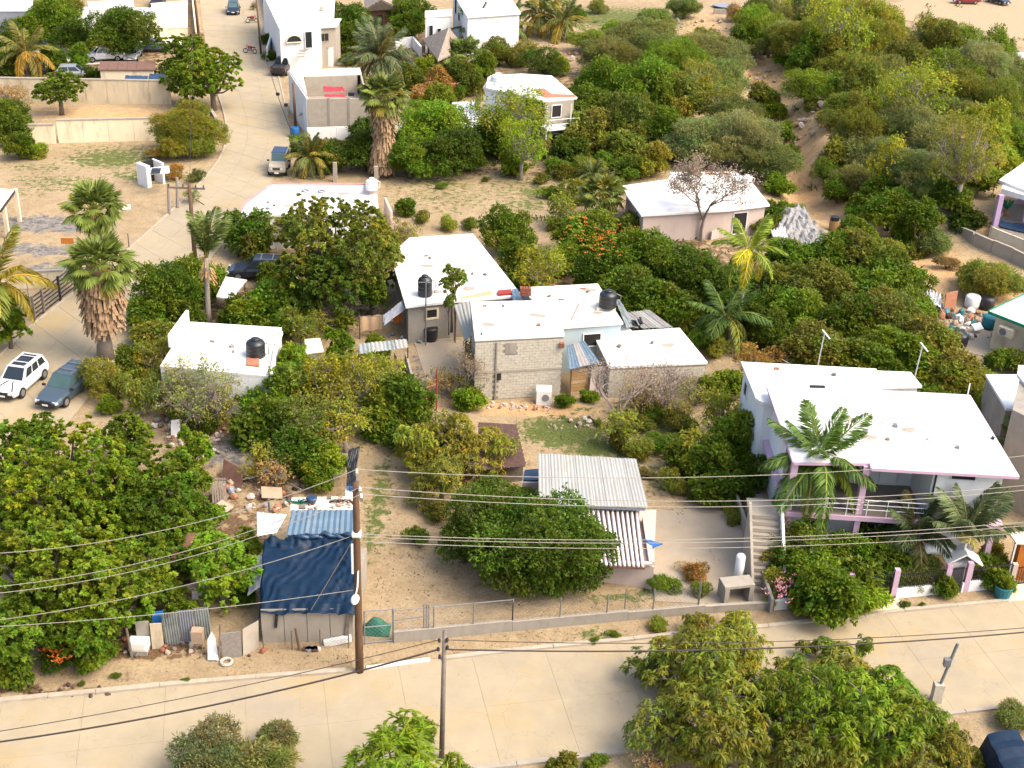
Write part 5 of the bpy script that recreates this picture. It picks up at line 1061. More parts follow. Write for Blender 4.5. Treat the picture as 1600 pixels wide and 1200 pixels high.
# ------------------------------------------------------------ vehicles (local x = forward)
def loft(secs):
    """secs: list of (x, [(y,z)...]) with equal counts"""
    mb = MB(); n = len(secs[0][1]); vs = []; fs = []
    for x, pr_ in secs: vs += [(x, y, z) for y, z in pr_]
    for i in range(len(secs)-1):
        for j in range(n): fs.append((i*n+j, i*n+(j+1) % n, (i+1)*n+(j+1) % n, (i+1)*n+j))
    fs.append(tuple(range(n))[::-1]); fs.append(tuple((len(secs)-1)*n+j for j in range(n)))
    return mb.add(vs, fs)
def vehicle(name, label, cat, px, heading, L_=4.6, W_=1.85, H_=1.65, paint='car_white', style='suv', roof_m=None, glass='glass_dark', front='right', group=None, z=0.06):
    """heading in degrees from +X (world) of the car's nose"""
    t = thing(name, label, cat, (0, 0, 0), group)
    hb = H_*.58 if style != 'jeep' else H_*.6
    def sec(x, w, zl, zh): return (x, [(-w*.93, zl), (w*.93, zl), (w, zl+.12), (w, zh-.16), (w*.9, zh), (-w*.9, zh), (-w, zh-.16), (-w, zl+.12)])
    w = W_/2; f = L_/2
    if style == 'jeep': secs = [sec(-f, w*.95, .45, hb), sec(-f+.1, w, .4, hb+.02), sec(f-.2, w*.92, .42, hb), sec(f, w*.85, .5, hb-.1)]
    elif style == 'pickup': secs = [sec(-f, w*.94, .42, hb-.02), sec(-f+.1, w, .36, hb), sec(f-1.2, w, .34, hb+.02), sec(f-.35, w*.95, .34, hb-.1), sec(f, w*.82, .42, hb-.28)]
    else: secs = [sec(-f, w*.86, .42, hb-.05), sec(-f+.25, w*.97, .34, hb+.04), sec(-.6, w, .3, hb+.03), sec(.8, w, .3, hb), sec(f-.55, w*.96, .3, hb-.12), sec(f-.15, w*.86, .32, hb-.26), sec(f, w*.7, .42, hb-.36)]
    body = loft(secs).build('body', paint, t)
    # cabin frustum
    cab = {'suv': (-f+.15, .95, -f+.45, .25), 'sedan': (-f+.7, 1.0, -f+1.25, .15), 'pickup': (-.55, 1.15, -.4, .55), 'jeep': (-f+.08, .55, -f+.15, .3), 'hatch': (-f+.12, 1.0, -f+.6, .2)}[style]
    xb0, xb1, xt0, xt1 = cab; wb, wt = w*.9, w*.72 if style != 'jeep' else w*.82
    B = [(xb0, -wb, hb-.02), (xb1, -wb, hb-.04), (xb1, wb, hb-.04), (xb0, wb, hb-.02)]; T_ = [(xt0, -wt, H_-.05), (xt1, -wt, H_-.03), (xt1, wt, H_-.03), (xt0, wt, H_-.05)]
    mb = MB(); mb.add(B+T_, [(0, 3, 2, 1), (0, 1, 5, 4), (1, 2, 6, 5), (2, 3, 7, 6), (3, 0, 4, 7), (4, 5, 6, 7)]); mb.build('cabin', paint, t)
    mb = MB(); mb.add([(xt0-.03, -wt*.97, H_-.05), (xt1+.03, -wt*.97, H_-.03), (xt1+.03, wt*.97, H_-.03), (xt0-.03, wt*.97, H_-.05), (xt0+.1, -wt*.85, H_), (xt1-.1, -wt*.85, H_), (xt1-.1, wt*.85, H_), (xt0+.1, wt*.85, H_)], [(0, 3, 2, 1), (0, 1, 5, 4), (1, 2, 6, 5), (2, 3, 7, 6), (3, 0, 4, 7), (4, 5, 6, 7)])
    rf = mb.build('roof', roof_m or paint, t)
    if style == 'suv' and paint == 'car_white':
        MB().prism([(xt0+.25, -wt*.7), (xt1-.15, -wt*.7), (xt1-.15, wt*.7), (xt0+.25, wt*.7)], H_+.002, H_+.02).build('sunroof', 'car_black', rf)
    if style in ('suv',):
        for sy in (-1, 1): MB().tube([(xt0+.15, sy*wt*.84, H_+.05), (xt1-.15, sy*wt*.84, H_+.05)], .025, 5).build('roof_rail', 'metal_white' if paint == 'car_white' else 'metal_grey', rf)
        for k in range(2): MB().box(((xt0+xt1)/2-.4+.9*k, 0, H_+.07), (.07, wt*1.7, .03)).build('rack_bar', 'metal_white' if paint == 'car_white' else 'metal_grey', rf)
    def quad_on(a, b, c, d_, m0, m1, nm, v0=.12, v1=.88):
        a, b, c, d_ = map(Vector, (a, b, c, d_)); g = lambda s, tt: (a*(1-s)+b*s)*(1-tt)+(d_*(1-s)+c*s)*tt
        p = [g(m0, v0), g(m1, v0), g(m1, v1), g(m0, v1)]; n_ = (p[1]-p[0]).cross(p[3]-p[0]).normalized()
        cen = sum(p, Vector((0, 0, 0)))/4
        if n_.dot(cen-Vector((0, 0, H_*.6))) < 0: n_ = -n_
        vs = [q-n_*.01 for q in p]+[q+n_*.012 for q in p]
        MB().add(vs, [(0, 1, 2, 3), (7, 6, 5, 4), (0, 4, 5, 1), (1, 5, 6, 2), (2, 6, 7, 3), (3, 7, 4, 0)]).build(nm, glass, t)
    quad_on(B[1], B[2], T_[2], T_[1], .07, .93, 'windshield', .08, .95); quad_on(B[0], B[3], T_[3], T_[0], .1, .9, 'rear_window', .2, .9)
    nwin = {'suv': 3, 'sedan': 2, 'pickup': 2, 'jeep': 2, 'hatch': 2}[style]
    for sy, (a, b, c, d_) in ((0, (B[0], B[1], T_[1], T_[0])), (1, (B[3], B[2], T_[2], T_[3]))):
        for k in range(nwin): quad_on(a, b, c, d_, .05+.9*k/nwin+.02, .05+.9*(k+1)/nwin-.02, 'side_window', .2, .88)
    wr = .36 if style in ('suv', 'pickup', 'jeep') else .31
    for sx in (-1, 1):
        for sy in (-1, 1):
            c = Vector((sx*L_*.305, sy*(w-.09), wr)); mb = MB(); mb.tube([c-Vector((0, .11, 0)), c+Vector((0, .11, 0))], wr, 20); wh = mb.build('wheel', 'rubber', t)
            mb = MB(); mb.tube([c+Vector((0, sy*.09, 0)), c+Vector((0, sy*.125, 0))], wr*.62, 14); mb.build('rim', 'rim', wh)
    zl = hb-.36 if style not in ('jeep',) else hb-.3
    for sy in (-1, 1):
        xf = f-.13 if style != 'jeep' else f
        if style == 'jeep': mb = MB(); mb.tube([(f-.03, sy*w*.5, zl), (f+.03, sy*w*.5, zl)], .12, 12); mb.build('headlight', 'lamp_lens', t)
        else: MB().box((xf, sy*w*.68, zl), (.22, w*.34, .15), -sy*.35).build('headlight', 'lamp_lens', t)
        MB().box((-f+.03, sy*w*.76, hb-.25), (.12, w*.22, .2)).build('tail_light', 'tail_lens', t)
        MB().box(((xb1-.1), sy*(w+.1), hb+.06), (.12, .2, .14)).build('wing_mirror', 'metal_dark' if paint != 'car_white' else paint, t)
    MB().box((f+.0, 0, .44), (.12, W_*.78, .16)).build('front_bumper', 'metal_dark' if style in ('jeep', 'pickup', 'suv') else paint, t)
    MB().box((-f-.0, 0, .46), (.12, W_*.8, .18)).build('rear_bumper', 'metal_dark' if style != 'sedan' else paint, t)
    MB().box((f-.02, 0, zl), (.1, w*.85, .18)).build('grille', 'metal_dark', t)
    MB().box((f+.065, 0, .45), (.02, .42, .12)).build('number_plate', 'plastic_white', t)
    if style == 'pickup':
        MB().prism([(-f+.12, -w*.82), (-.7, -w*.82), (-.7, w*.82), (-f+.12, w*.82)], hb+.003, hb+.012).build('truck_bed', 'metal_dark', t)
        for sy in (-1, 1): MB().box(((-f-.6)/2, sy*w*.88, hb+.06), (f-.7, .1, .13)).build('bed_rail', paint, t)
    if style == 'suv' and paint == 'car_white':
        for k in range(14):
            x = random.uniform(1.0, f-.3); y = random.uniform(-w*.7, w*.7); zz = hb-.0-(.06 if x > 1.4 else 0)
        mb = MB()
        for sy in (-1, 1):
            for k in range(4): mb.beam((1.05+.25*k, sy*(.15+.12*k), hb+.0-.045*k), (1.45+.22*k, sy*(.35+.1*k), hb-.03-.05*k), .06, .03)
        mb.build('bonnet_stripe', 'car_black', t)
    p = G(*px); t.location = (p.x, p.y, p.z+z); t.rotation_euler = (0, 0, math.radians(heading)); return t
def street_dir(a, b): a, b = G(*a), G(*b); return math.degrees(math.atan2(b.y-a.y, b.x-a.x))
hd = street_dir((140, 500), (20, 600))
vehicle('parked_car', 'white sport utility car with dark glass roof and striped bonnet driving down the street', 'car', (34, 605), hd, 4.5, 1.85, 1.62, 'car_white', 'suv', glass='glass_dark')
vehicle('parked_car', 'slate grey estate car with roof rack parked beneath the twin fan palms', 'car', (105, 618), hd-4, 4.7, 1.85, 1.65, 'car_slate', 'suv', glass='glass_green')
vehicle('parked_car', 'dark blue family car parked side on under the round tree', 'car', (404, 434), 183, 4.7, 1.85, 1.7, 'car_navy', 'suv')
vehicle('parked_jeep', 'cream jeep with blue soft top parked facing downhill', 'jeep', (437, 268), -88, 3.9, 1.75, 1.9, 'car_beige', 'jeep', 'tarp_navy', glass='glass_green')
vehicle('distant_car', 'small dark blue car coming down the far street', 'car', (365, 20), -80, 4.2, 1.75, 1.5, 'car_navy', 'hatch', glass='glass_green')
vehicle('parked_pickup', 'dark pickup parked tail first against the white house corner', 'pickup', (442, 113), 85, 4.8, 1.85, 1.8, 'car_black', 'pickup')
vehicle('parked_pickup', 'white pickup parked behind the brown flat roof', 'pickup', (164, 95), 200, 4.8, 1.8, 1.7, 'car_white', 'pickup')
vehicle('parked_car', 'silver car seen head on right of the white pickup', 'car', (208, 92), -85, 4.3, 1.75, 1.5, 'car_silver', 'sedan')
vehicle('parked_car', 'grey car half hidden by the tree left of the brown roofed shed', 'car', (118, 122), 10, 4.4, 1.75, 1.5, 'car_silver', 'hatch')
vehicle('parked_car', 'dusty silver car peeping out under the left end of the brown roof', 'car', (168, 124), 0, 4.4, 1.75, 1.4, 'car_silver', 'sedan')
vehicle('parked_car', 'dark car under the trees in the back yard at the upper left', 'car', (140, 70), 15, 4.5, 1.8, 1.5, 'car_black', 'hatch')
vehicle('parked_car', 'grey car between the dark trees and cream wall at the back', 'car', (240, 80), 10, 4.5, 1.8, 1.5, 'car_slate', 'sedan')
vehicle('parked_car', 'black car standing in the pale yard near the top', 'car', (247, 8), -85, 4.4, 1.8, 1.5, 'car_black', 'sedan')
zq = .1
vehicle('parked_car', 'red car parked at the top edge of the sandy lot', 'car', (1508, 6), 185, 4.3, 1.75, 1.5, 'car_red', 'sedan', z=zq)
vehicle('parked_car', 'black car beside the red car on the sandy lot', 'car', (1558, 6), -60, 4.3, 1.75, 1.5, 'car_black', 'sedan', z=zq)
# covered truck lower right
t = thing('covered_truck', 'truck with a dark blue tarpaulin hood at the lower right corner', 'truck', G(1585, 1200))
c4 = [P0(1537, 1142, 2.3), P0(1588, 1134, 2.3), P0(1665, 1240, 2.3), P0(1590, 1250, 2.3)]
ctr = sum((Vector(p) for p in c4), Vector((0, 0, 0)))/4
def HF(s, tt):
    p = bil(c4[0], c4[1], c4[2], c4[3], s, tt); e = min(s, 1-s)
    return p+Vector((0, 0, .16*math.sin(math.pi*s)**.5-.1+.05*math.sin(tt*25)+(-.9 if s in (0., 1.) or tt == 0. else 0)))
grid_sheet(HF, 20, 16, .03).build('hood', 'tarp_blue', t, smooth=False)
MB().prism([Vector(p[:2]) for p in inset([p[:2] for p in c4], .25)], .7, 1.35).build('truck_bed', 'car_navy', t)
for p in inset([p[:2] for p in c4], .45):
    mb = MB(); mb.tube([Vector((p.x-.15, p.y, .42)), Vector((p.x+.15, p.y, .42))], .42, 16); mb.build('wheel', 'rubber', t)
# motorbike
def motorbike(label, px, ang, group=None):
    t = thing('motorbike', label, 'motorbike', (0, 0, 0), group)
    for x in (-.62, .62):
        mb = MB(); mb.tube([(x+.27*math.cos(a*.524), 0, .3+.27*math.sin(a*.524)) for a in range(13)], .05, 6); mb.build('wheel', 'rubber', t)
    MB().box((.05, 0, .75), (.5, .28, .3)).build('fuel_tank', 'red_paint', t); MB().box((-.4, 0, .78), (.6, .26, .12)).build('seat', 'metal_dark', t)
    MB().box((0, 0, .42), (.5, .25, .35)).build('engine', 'metal_grey', t)
    mb = MB(); mb.tube([(.62, 0, .3), (.4, 0, 1.05)], .04, 5); mb.tube([(.38, -.35, 1.1), (.38, .35, 1.1)], .025, 5); mb.build('handlebar', 'metal_grey', t)
    p = G(*px); t.location = (p.x, p.y, p.z+.06); t.rotation_euler = (.1, 0, math.radians(ang)); return t
motorbike('dark motorbike standing in the far street', (391, 84), 170)
motorbike('dark motorbike parked beyond on the right kerb of the far street', (394, 36), 30)

# ------------------------------------------------------------ poles and wires
def insulator(root, p, m='plastic_white', r=.07): MB().lathe(p, [(r*.5, 0), (r, .05), (r*.6, .1), (r, .15), (r*.5, .22)], 8).build('insulator', m, root)
MP = G(562, 1050); mh = 10.6
pole = thing('utility_pole', 'tall brown wooden utility pole on the kerb beside the blue tarpaulin hut', 'utility pole', MP)
MB().tube([MP+Vector((0, 0, mh*k/6)) for k in range(7)], [.2, .19, .18, .17, .16, .15, .14], 14).build('shaft', 'wood_pole', pole, smooth=True)
nv = Vector((-snor[0], -snor[1], 0)); sv = Vector((sdir[0], sdir[1], 0))
arm0, arm1 = MP+nv*1.1+Vector((.15, 0, mh-.2)), MP-nv*1.1+Vector((.15, 0, mh-.2))
MB().beam(arm0, arm1, .12, .14).build('crossarm', 'wood_grey', pole)
ins = [arm0.lerp(arm1, s)+Vector((0, 0, .07)) for s in (.03, .72, .97)]
for p in ins: insulator(pole, p)
for z_, s_ in ((7.9, 1),): MB().tube([MP+Vector((-.19, 0, z_)), MP+Vector((.19, 0, z_))], .2, 12).build('pole_band', 'metal_white', pole)
lp = MP+Vector((.02, -.17, 4.9)); MB().tube([MP+Vector((.05, -.1, 6.0)), lp+Vector((.05, -.5, .55)), lp+Vector((0, -.9, .3))], .035, 6).build('lamp_arm', 'metal_white', pole)
mb = MB(); mb.lathe((0, 0, 0), [(.05, -.12), (.17, -.08), (.2, 0), (.15, .1), (.05, .14)], 12)
lam = mb.mesh('lamp_head', 'plastic_white', smooth=True); o_ = bpy.data.objects.new('lamp_head', lam); COL.objects.link(o_); o_.parent = pole; o_.location = lp+Vector((0, -1.0, .25))-MP; o_.scale = (1, 2.0, .8)
MB().lathe(lp+Vector((0, -1.05, .08)), [(.06, 0), (.12, .04), (.14, .1)], 12).build('lamp_glass', 'lamp_lens', pole)
MB().box(MP+Vector((-.2, -.1, 6.6)), (.1, .12, 1.6)).build('cable_riser', 'metal_white', pole)
GR = (MP+sv*46)
def wire(name, a, b, sag, label, r=.016, m='wire', n=26, group='overhead wires along the street'):
    pts = [a.lerp(b, k/n)-Vector((0, 0, sag*4*(k/n)*(1-k/n))) for k in range(n+1)]
    mb = MB(); mb.tube(pts, r, 5, cap=False); return mb.build(name, m, label=label, cat='cable', group=group)
def up_at(u, v, ref, k=0.):
    """point on the vertical plane through ref along the street that shows at photo pixel (u, v)"""
    d_ = fw+rt*(u-800)/FPX+up*(600-v)/FPX; d_ = Vector(d_); c_ = Vector(CAM); nn = Vector((snor[0], snor[1], 0))
    t_ = (Vector(ref)-c_).dot(nn)/d_.dot(nn); return c_+d_*t_
R_ = [(ins[0], (1700, 700), .5), (ins[1], (1700, 748), .5), (ins[2], (1700, 755), .5)]
names = ['uppermost', 'second', 'third']
for k, (p, e, sg) in enumerate(R_): wire('overhead_wire', p+Vector((0, 0, .2)), up_at(*e, p), 1.0, '%s of the six pale wires running right from the brown pole' % names[k])
for k, (za, e) in enumerate(((7.9, (1700, 806)), (7.75, (1700, 812)), (7.5, (1700, 823)))):
    p = MP+Vector((.15, 0, za)); wire('overhead_wire', p, up_at(*e, p), .8, '%s of the six pale wires running right from the brown pole' % ['fourth', 'fifth', 'lowest'][k])
LF = [(ins[0], (-100, 868), .6), (ins[1], (-100, 924), .6), (ins[2], (-100, 934), .6)]
for k, (p, e, sg) in enumerate(LF): wire('overhead_wire', p+Vector((0, 0, .2)), up_at(*e, p), 1.1, '%s of the pale wires running left from the brown pole over the tufted trees' % ['uppermost', 'second', 'third'][k])
for k, (za, e) in enumerate(((7.8, (-100, 980)), (4.8, (-100, 984)))):
    p = MP+Vector((-.15, 0, za)); wire('overhead_wire', p, up_at(*e, p), .7 if k == 0 else .3, ['fourth of the pale wires running left from the brown pole over the tufted trees', 'lowest pale wire running left from the lamp height of the brown pole'][k])
wire('guy_wire', MP+Vector((-.1, 0, 7.7)), G(486, 953, 2.1), .0, 'slanting guy wire crossing the blue tarpaulin', .025)
# thin grey pole at the near kerb
NP = G(690, 1193, 0); NP = ST(*(st_of(690, 1185)), 0)
pl = thing('utility_pole', 'thin grey pole at the near kerb with dark insulators', 'utility pole', NP); h_ = 7.0
while proj(NP+Vector((0, 0, h_)))[1] > 1036: h_ += .05
MB().tube([NP, NP+Vector((.05, 0, h_))], [.12, .09], 12).build('shaft', 'wood_grey', pl, smooth=True)
for sx, zz in ((-.16, .55), (.16, .5), (-.2, 1.0), (.18, .9), (-.14, 1.4)):
    insulator(pl, NP+Vector((sx, -.08, h_-zz)), 'tank_black', .07)
for a, b, k, lab in (((-100, 1172), .95, .55, 'thick dark cable sagging left from the thin grey pole'), ((-100, 1158), .45, .35, 'thin cable above the thick dark cable left of the thin grey pole')):
    p = NP+Vector((-.15, 0, h_-b-.0)); wire('street_cable', p, up_at(*a, p), k, lab, .04 if b > .5 else .018, 'wire_dark', group='dark cables along the near kerb')
for a, b, k, lab in (((1700, 978), .95, .6, 'thick dark cable running right from the thin grey pole'), ((1700, 972), .45, .6, 'thin cable above the thick dark cable right of the thin grey pole')):
    p = NP+Vector((.15, 0, h_-b)); wire('street_cable', p, up_at(*a, p), k, lab, .035 if b > .5 else .018, 'wire_dark', group='dark cables along the near kerb')
# steel post with concrete footing on the right
p = G(1458, 1096); t = thing('meter_post', 'blue grey steel post with meter box on a block footing at the lower right', 'post', p)
MB().box(p+Vector((.1, 0, .55)), (.45, .4, 1.1)).build('footing', 'block', t); MB().tube([p+Vector((.15, 0, 1.0)), p+Vector((.55, .1, 3.4))], .075, 10).build('pipe', 'galvanised', t); MB().box(p+Vector((.2, -.05, 2.4)), (.3, .25, .4)).build('meter_box', 'metal_grey', t)
# crossarm pole on the curve
p = G(306, 418); t = thing('utility_pole', 'dark wooden pole with crossarm beside the coconut palm', 'utility pole', p, None); h_ = 6.
while proj(p+Vector((0, 0, h_)))[1] > 288: h_ += .05
MB().tube([p, p+Vector((0, 0, h_))], [.2, .14], 12).build('shaft', 'wood', t, smooth=True); MB().beam(p+Vector((-1.7, 0, h_-.35)), p+Vector((1.2, 0, h_-.35)), .12, .14).build('crossarm', 'wood_grey', t)
for x in (-1.6, -.5, .5, 1.1): insulator(t, p+Vector((x, 0, h_-.27)), 'tank_black')
MB().tube([p+Vector((.4, -.1, h_-1.2)), p+Vector((1.1, -.2, h_-1.6))], .04, 5).build('brace', 'metal_dark', t)
tops = {'a': p+Vector((0, 0, h_-.2))}
p = G(312, 72); t = thing('utility_pole', 'dark pole at the far left kerb of the street top', 'utility pole', p); MB().tube([p, p+Vector((-.3, 0, 9.5))], [.2, .13], 10).build('shaft', 'wood', t, smooth=True); tops['b'] = p+Vector((-.3, 0, 9.3))
p = G(462, 205); t = thing('utility_pole', 'dark pole above the blue drum beside the roofless grey building', 'utility pole', p); h_ = 3.
while proj(p+Vector((0, 0, h_)))[1] > 130: h_ += .05
MB().tube([p, p+Vector((-.05, 0, h_))], [.17, .12], 10).build('shaft', 'wood', t, smooth=True); tops['c'] = p+Vector((0, 0, h_-.2))
p = G(461, 214); t = thing('blue_drum', 'blue drum at the foot of the dark street pole', 'drum', p); MB().lathe(p, [(.45, 0), (.48, .5), (.48, .55), (.46, 1.0), (.42, 1.05)], 14).build('drum_body', 'plastic_blue', t, smooth=True)
p = G(408, 85); t = thing('utility_pole', 'thin dark pole at the right kerb of the far street', 'utility pole', p); MB().tube([p, p+Vector((-.25, 0, 7.5))], [.15, .1], 8).build('shaft', 'wood', t, smooth=True); tops['d'] = p+Vector((-.2, 0, 7.2))
wire('street_cable', tops['d']-Vector((0, 0, 4.2)), G(457, 210, 1.2), .8, 'dark cable with knots sagging along the right side of the far street', .04, 'wire_dark', group='dark cables over the curving street')
wire('street_cable', tops['a'], tops['b'], 1.3, 'thin cable from the crossarm pole up to the far left pole', .02, 'wire_dark', group='dark cables over the curving street')
for i, (u, v) in enumerate(((418, 97), (434, 150), (447, 167))): MB().lathe(G(u, v, 2.4), [(.05, 0), (.22, .1), (.2, .35), (.05, .4)], 8).build('cable_knot', 'tank_black', label=['upper dark knot on the sagging street cable', 'middle dark knot on the sagging street cable', 'lowest dark knot on the sagging street cable'][i], cat='cable clamp', group='knots on the street cable')

# ------------------------------------------------------------ low wall with chain link fence along the lower street
wall_px = [(615, 1003), (800, 985), (980, 968), (1100, 957), (1200, 951)]
cf = thing('roadside_wall', 'low grey wall with wire mesh fence between the brown pole and alley', 'wall', G(*wall_px[0]))
for i, (a, b) in enumerate(zip(wall_px[:-1], wall_px[1:])):
    A_, B_ = P0(*a), P0(*b); n = max(1, int((B_-A_).length/3)); hgt = .62-.07*i
    for k in range(n):
        p_, q_ = A_.lerp(B_, k/n), A_.lerp(B_, (k+1)/n); e_ = (q_-p_).normalized()*.008
        MB().beam(p_+e_+Vector((0, 0, hgt/2)), q_-e_+Vector((0, 0, hgt/2)), .18, hgt).build('wall_section', 'concrete', cf)
        MB().beam(p_+e_+Vector((0, 0, hgt+.02)), q_-e_+Vector((0, 0, hgt+.02)), .2, .04).build('wall_cap', 'concrete_pale', cf)
def chain(root, A_, B_, z0, z1, npost, rail=True, sp=.22, pm='galvanised'):
    L_ = (B_-A_).length; mb = MB(); d_ = (B_-A_).normalized()
    k = -int((z1-z0)/sp)
    for k in range(-int((z1-z0)/sp), int(L_/sp)):
        for sgn in (1, -1):
            x0 = k*sp; x1 = x0+(z1-z0); za, zb = (z0, z1) if sgn > 0 else (z1, z0)
            def cl(x): return za+(zb-za)*(x-x0)/(x1-x0)
            xa, xb = max(0, x0), min(L_, x1)
            if xb-xa < .05: continue
            mb.beam(A_+d_*xa+Vector((0, 0, cl(xa))), A_+d_*xb+Vector((0, 0, cl(xb))), .006, .006)
    mb.build('wire_mesh', 'galvanised', root, kind='stuff')
    for i in range(npost+1): p_ = A_.lerp(B_, i/npost); MB().tube([p_, p_+Vector((0, 0, z1+.05))], .035, 6).build('post', pm, root)
    if rail:
        for z_ in (z1, ): MB().tube([A_+Vector((0, 0, z_)), B_+Vector((0, 0, z_))], .025, 5).build('rail', pm, root)
chain(cf, P0(615, 1003), P0(800, 985), .6, 1.9, 3); chain(cf, P0(800, 985), P0(1090, 958), .5, 1.7, 4, False)
gt = thing('pipe_gate', 'galvanised pipe gate with wire mesh right of the brown pole', 'gate', G(590, 1005))
ga, gb = P0(570, 1007), P0(614, 1003)
for z_ in (.1, 1.05, 2.0): MB().tube([ga+Vector((0, 0, z_)), gb+Vector((0, 0, z_))], .03, 6).build('gate_rail', 'galvanised', gt)
chain(gt, ga, gb, .1, 2.0, 1, False); g2_ = P0(668, 998)
MB().tube([gb+Vector((0, 0, 1.3)), g2_+Vector((0, 0, 1.4))], .025, 5).build('rail', 'galvanised', gt)
for dx in (0, .12, .24): MB().tube([P0(662, 998)+Vector((dx, 0, .5)), P0(662, 998)+Vector((dx, 0, 2.1))], .03, 6).build('gate_post', 'galvanised', gt)
# mesh fence and posts before the hut
hf = thing('hut_fence', 'sagging wire mesh fence in front of the blue tarpaulin hut', 'fence', G(480, 1014)); chain(hf, P0(412, 1016), P0(545, 1012), .05, 1.1, 3, False, .2, 'wood_grey')
pole_thing(468, 1016, 1.3, 'burnt wooden post leaning before the pale wall of the hut', .07, 'wood', lean=(-.15, 0))
MB().box(G(528, 1006)+Vector((0, 0, .2)), (1.35, .25, .3), .15, (0, -.18)).build('insulating_box', 'plastic_white', label='white and green crate lying at the foot of the hut wall', cat='crate')
t = thing('rag_heap', 'heap of rags at the foot of the burnt post', 'rags', G(486, 1016))
for k in range(7): MB().box(G(478+k*3, 1016)+Vector((0, 0, .08)), (.3, .22, .14), k).build('rag', random.choice(['wall_pink', 'tarp_grey', 'thatch_brown']), t)
# corrugated gate, appliance, clutter at the lower left yard
t = thing('sheet_gate', 'patched grey corrugated sheet gate under the tufted trees', 'gate', G(292, 1012))
ga, gb = P0(257, 1014), P0(330, 1008)
for k, m_ in enumerate(('sheet_zinc', 'tarp_grey', 'sheet_zinc')):
    a_, b_ = ga.lerp(gb, k/3), ga.lerp(gb, (k+1)/3-.01)
    grid_sheet(lambda s, tt: a_.lerp(b_, s)+Vector((0, .03*math.sin(s*38)+.04*k+.25*tt, 2.15-2.1*tt+.05*k)), 30, 2, .01).build('gate_sheet', m_, t)
def panel(label, px0, px1, h, m, cat='panel', th_=.06, lean=.0, z=.0, name='panel', group=None):
    a_, b_ = P0(*px0), P0(*px1); off = Vector((0, th_, 0)); tp = Vector((0, lean, h))
    vs = [a_, b_, b_+tp, a_+tp]; vs = [v+Vector((0, 0, z)) for v in vs]; vs += [v+off for v in vs]
    return MB().add(vs, [(0, 1, 2, 3), (7, 6, 5, 4), (0, 4, 5, 1), (1, 5, 6, 2), (2, 6, 7, 3), (3, 7, 4, 0)]).build(name, m, label=label, cat=cat, group=group)
panel('grey concrete panel left of the corrugated sheet gate', (216, 1014), (236, 1012), 1.6, 'concrete'); panel('tan concrete panel touching the corrugated sheet gate', (238, 1014), (256, 1013), 1.5, 'wall_tan')
panel('pink mesh panel between the sheet gate and the tarpaulin hut', (348, 1030), (378, 1026), 1.5, 'rubble_grey'); panel('crooked grey mesh panel against the tarpaulin hut corner', (380, 1026), (404, 1012), 1.4, 'concrete_pale', lean=.3)
p = G(219, 1020); t = thing('old_television', 'white boxy appliance on the brown soil left of the sheet gate', 'appliance', p); MB().box(p+Vector((0, 0, .55)), (.9, .55, .5)).build('cabinet', 'plastic_white', t); MB().box(p+Vector((0, -.29, .57)), (.72, .03, .34)).build('front_panel', 'roof_cream', t); MB().box(p+Vector((0, 0, .15)), (.8, .5, .28)).build('base_block', 'concrete', t)
MB().box(G(251, 1003)+Vector((0, 0, 1.5)), (.5, .4, .45), .2).build('blue_bin', 'plastic_blue', label='blue plastic bin at the top left corner of the sheet gate', cat='bin')
pole_thing(206, 1026, 1.7, 'leaning timber left of the white boxy appliance', .08, 'wood_grey', lean=(-.1, 0)); pole_thing(159, 1030, 2.6, 'curved dark branch propped at the left of the brown soil', .09, 'wood', lean=(-.5, .4))
pole_thing(342, 1030, 2.1, 'leaning pole in front of the sheet gate right end', .05, 'wood_grey', lean=(.2, 0))
mb = MB()
mb.add([P0(325, 1034, 0)+Vector((0, 0, .1)), P0(342, 1034, 0)+Vector((0, 0, .1)), P0(338, 1015, 0)+Vector((0, 0, .7)), P0(326, 1020, 0)+Vector((0, 0, .8)), P0(333, 1015, 0)+Vector((0, 0, 1.1))], [(0, 1, 2, 3), (3, 2, 4)]); mb.build('plastic_sack', 'white_cloth', label='torn white sack hanging by the right end of the sheet gate', cat='sack')
p = G(311, 1016); MB().box(p+Vector((0, 0, .9)), (.55, .45, .7)).build('clay_bucket', 'cardboard', label='orange topped box on a stand before the sheet gate', cat='box')
mb = MB(); c = G(354, 1036)+Vector((0, 0, .08)); mb.tube([c+Vector((.26*math.cos(k*.524), .26*math.sin(k*.524), 0)) for k in range(13)], .08, 6); mb.build('tyre', 'rubble_pale', label='whitish tyre on the sandy verge below the mesh panel', cat='tyre')
# rubble and building debris: individual pieces
def heap(px, n, rx, ry, mats, label, cat, group, size=(.15, .5), name='stone', zup=.0, h=.0):
    root = None; c = G(*px); m_ = mpp(*px); prs = {}
    for k in range(n):
        a_ = random.uniform(0, 6.28); r_ = math.sqrt(random.random()); x = c.x+r_*math.cos(a_)*rx; y = c.y+r_*math.sin(a_)*ry; z = float(th(x, y))+zup+h*(1-r_)
        s_ = random.uniform(*size); mm = random.choice(mats)
        bm = bmesh.new(); bmesh.ops.create_icosphere(bm, subdivisions=1, radius=.5)
        for v in bm.verts: v.co = Vector((v.co.x*random.uniform(.8, 1.2), v.co.y*random.uniform(.6, 1.), v.co.z*random.uniform(.4, .8)))*s_
        me = bpy.data.meshes.new(name); bm.to_mesh(me); bm.free(); me.materials.append(MATS[mm])
        if root is None: root = thing(name+'_heap', label, cat, (c.x, c.y, c.z), group)
        o = bpy.data.objects.new(name, me); COL.objects.link(o); o.parent = root; o.location = Vector((x, y, z+s_*.2))-Vector(root.location); o.rotation_euler = (random.random(), random.random(), random.uniform(0, 6))
    return root
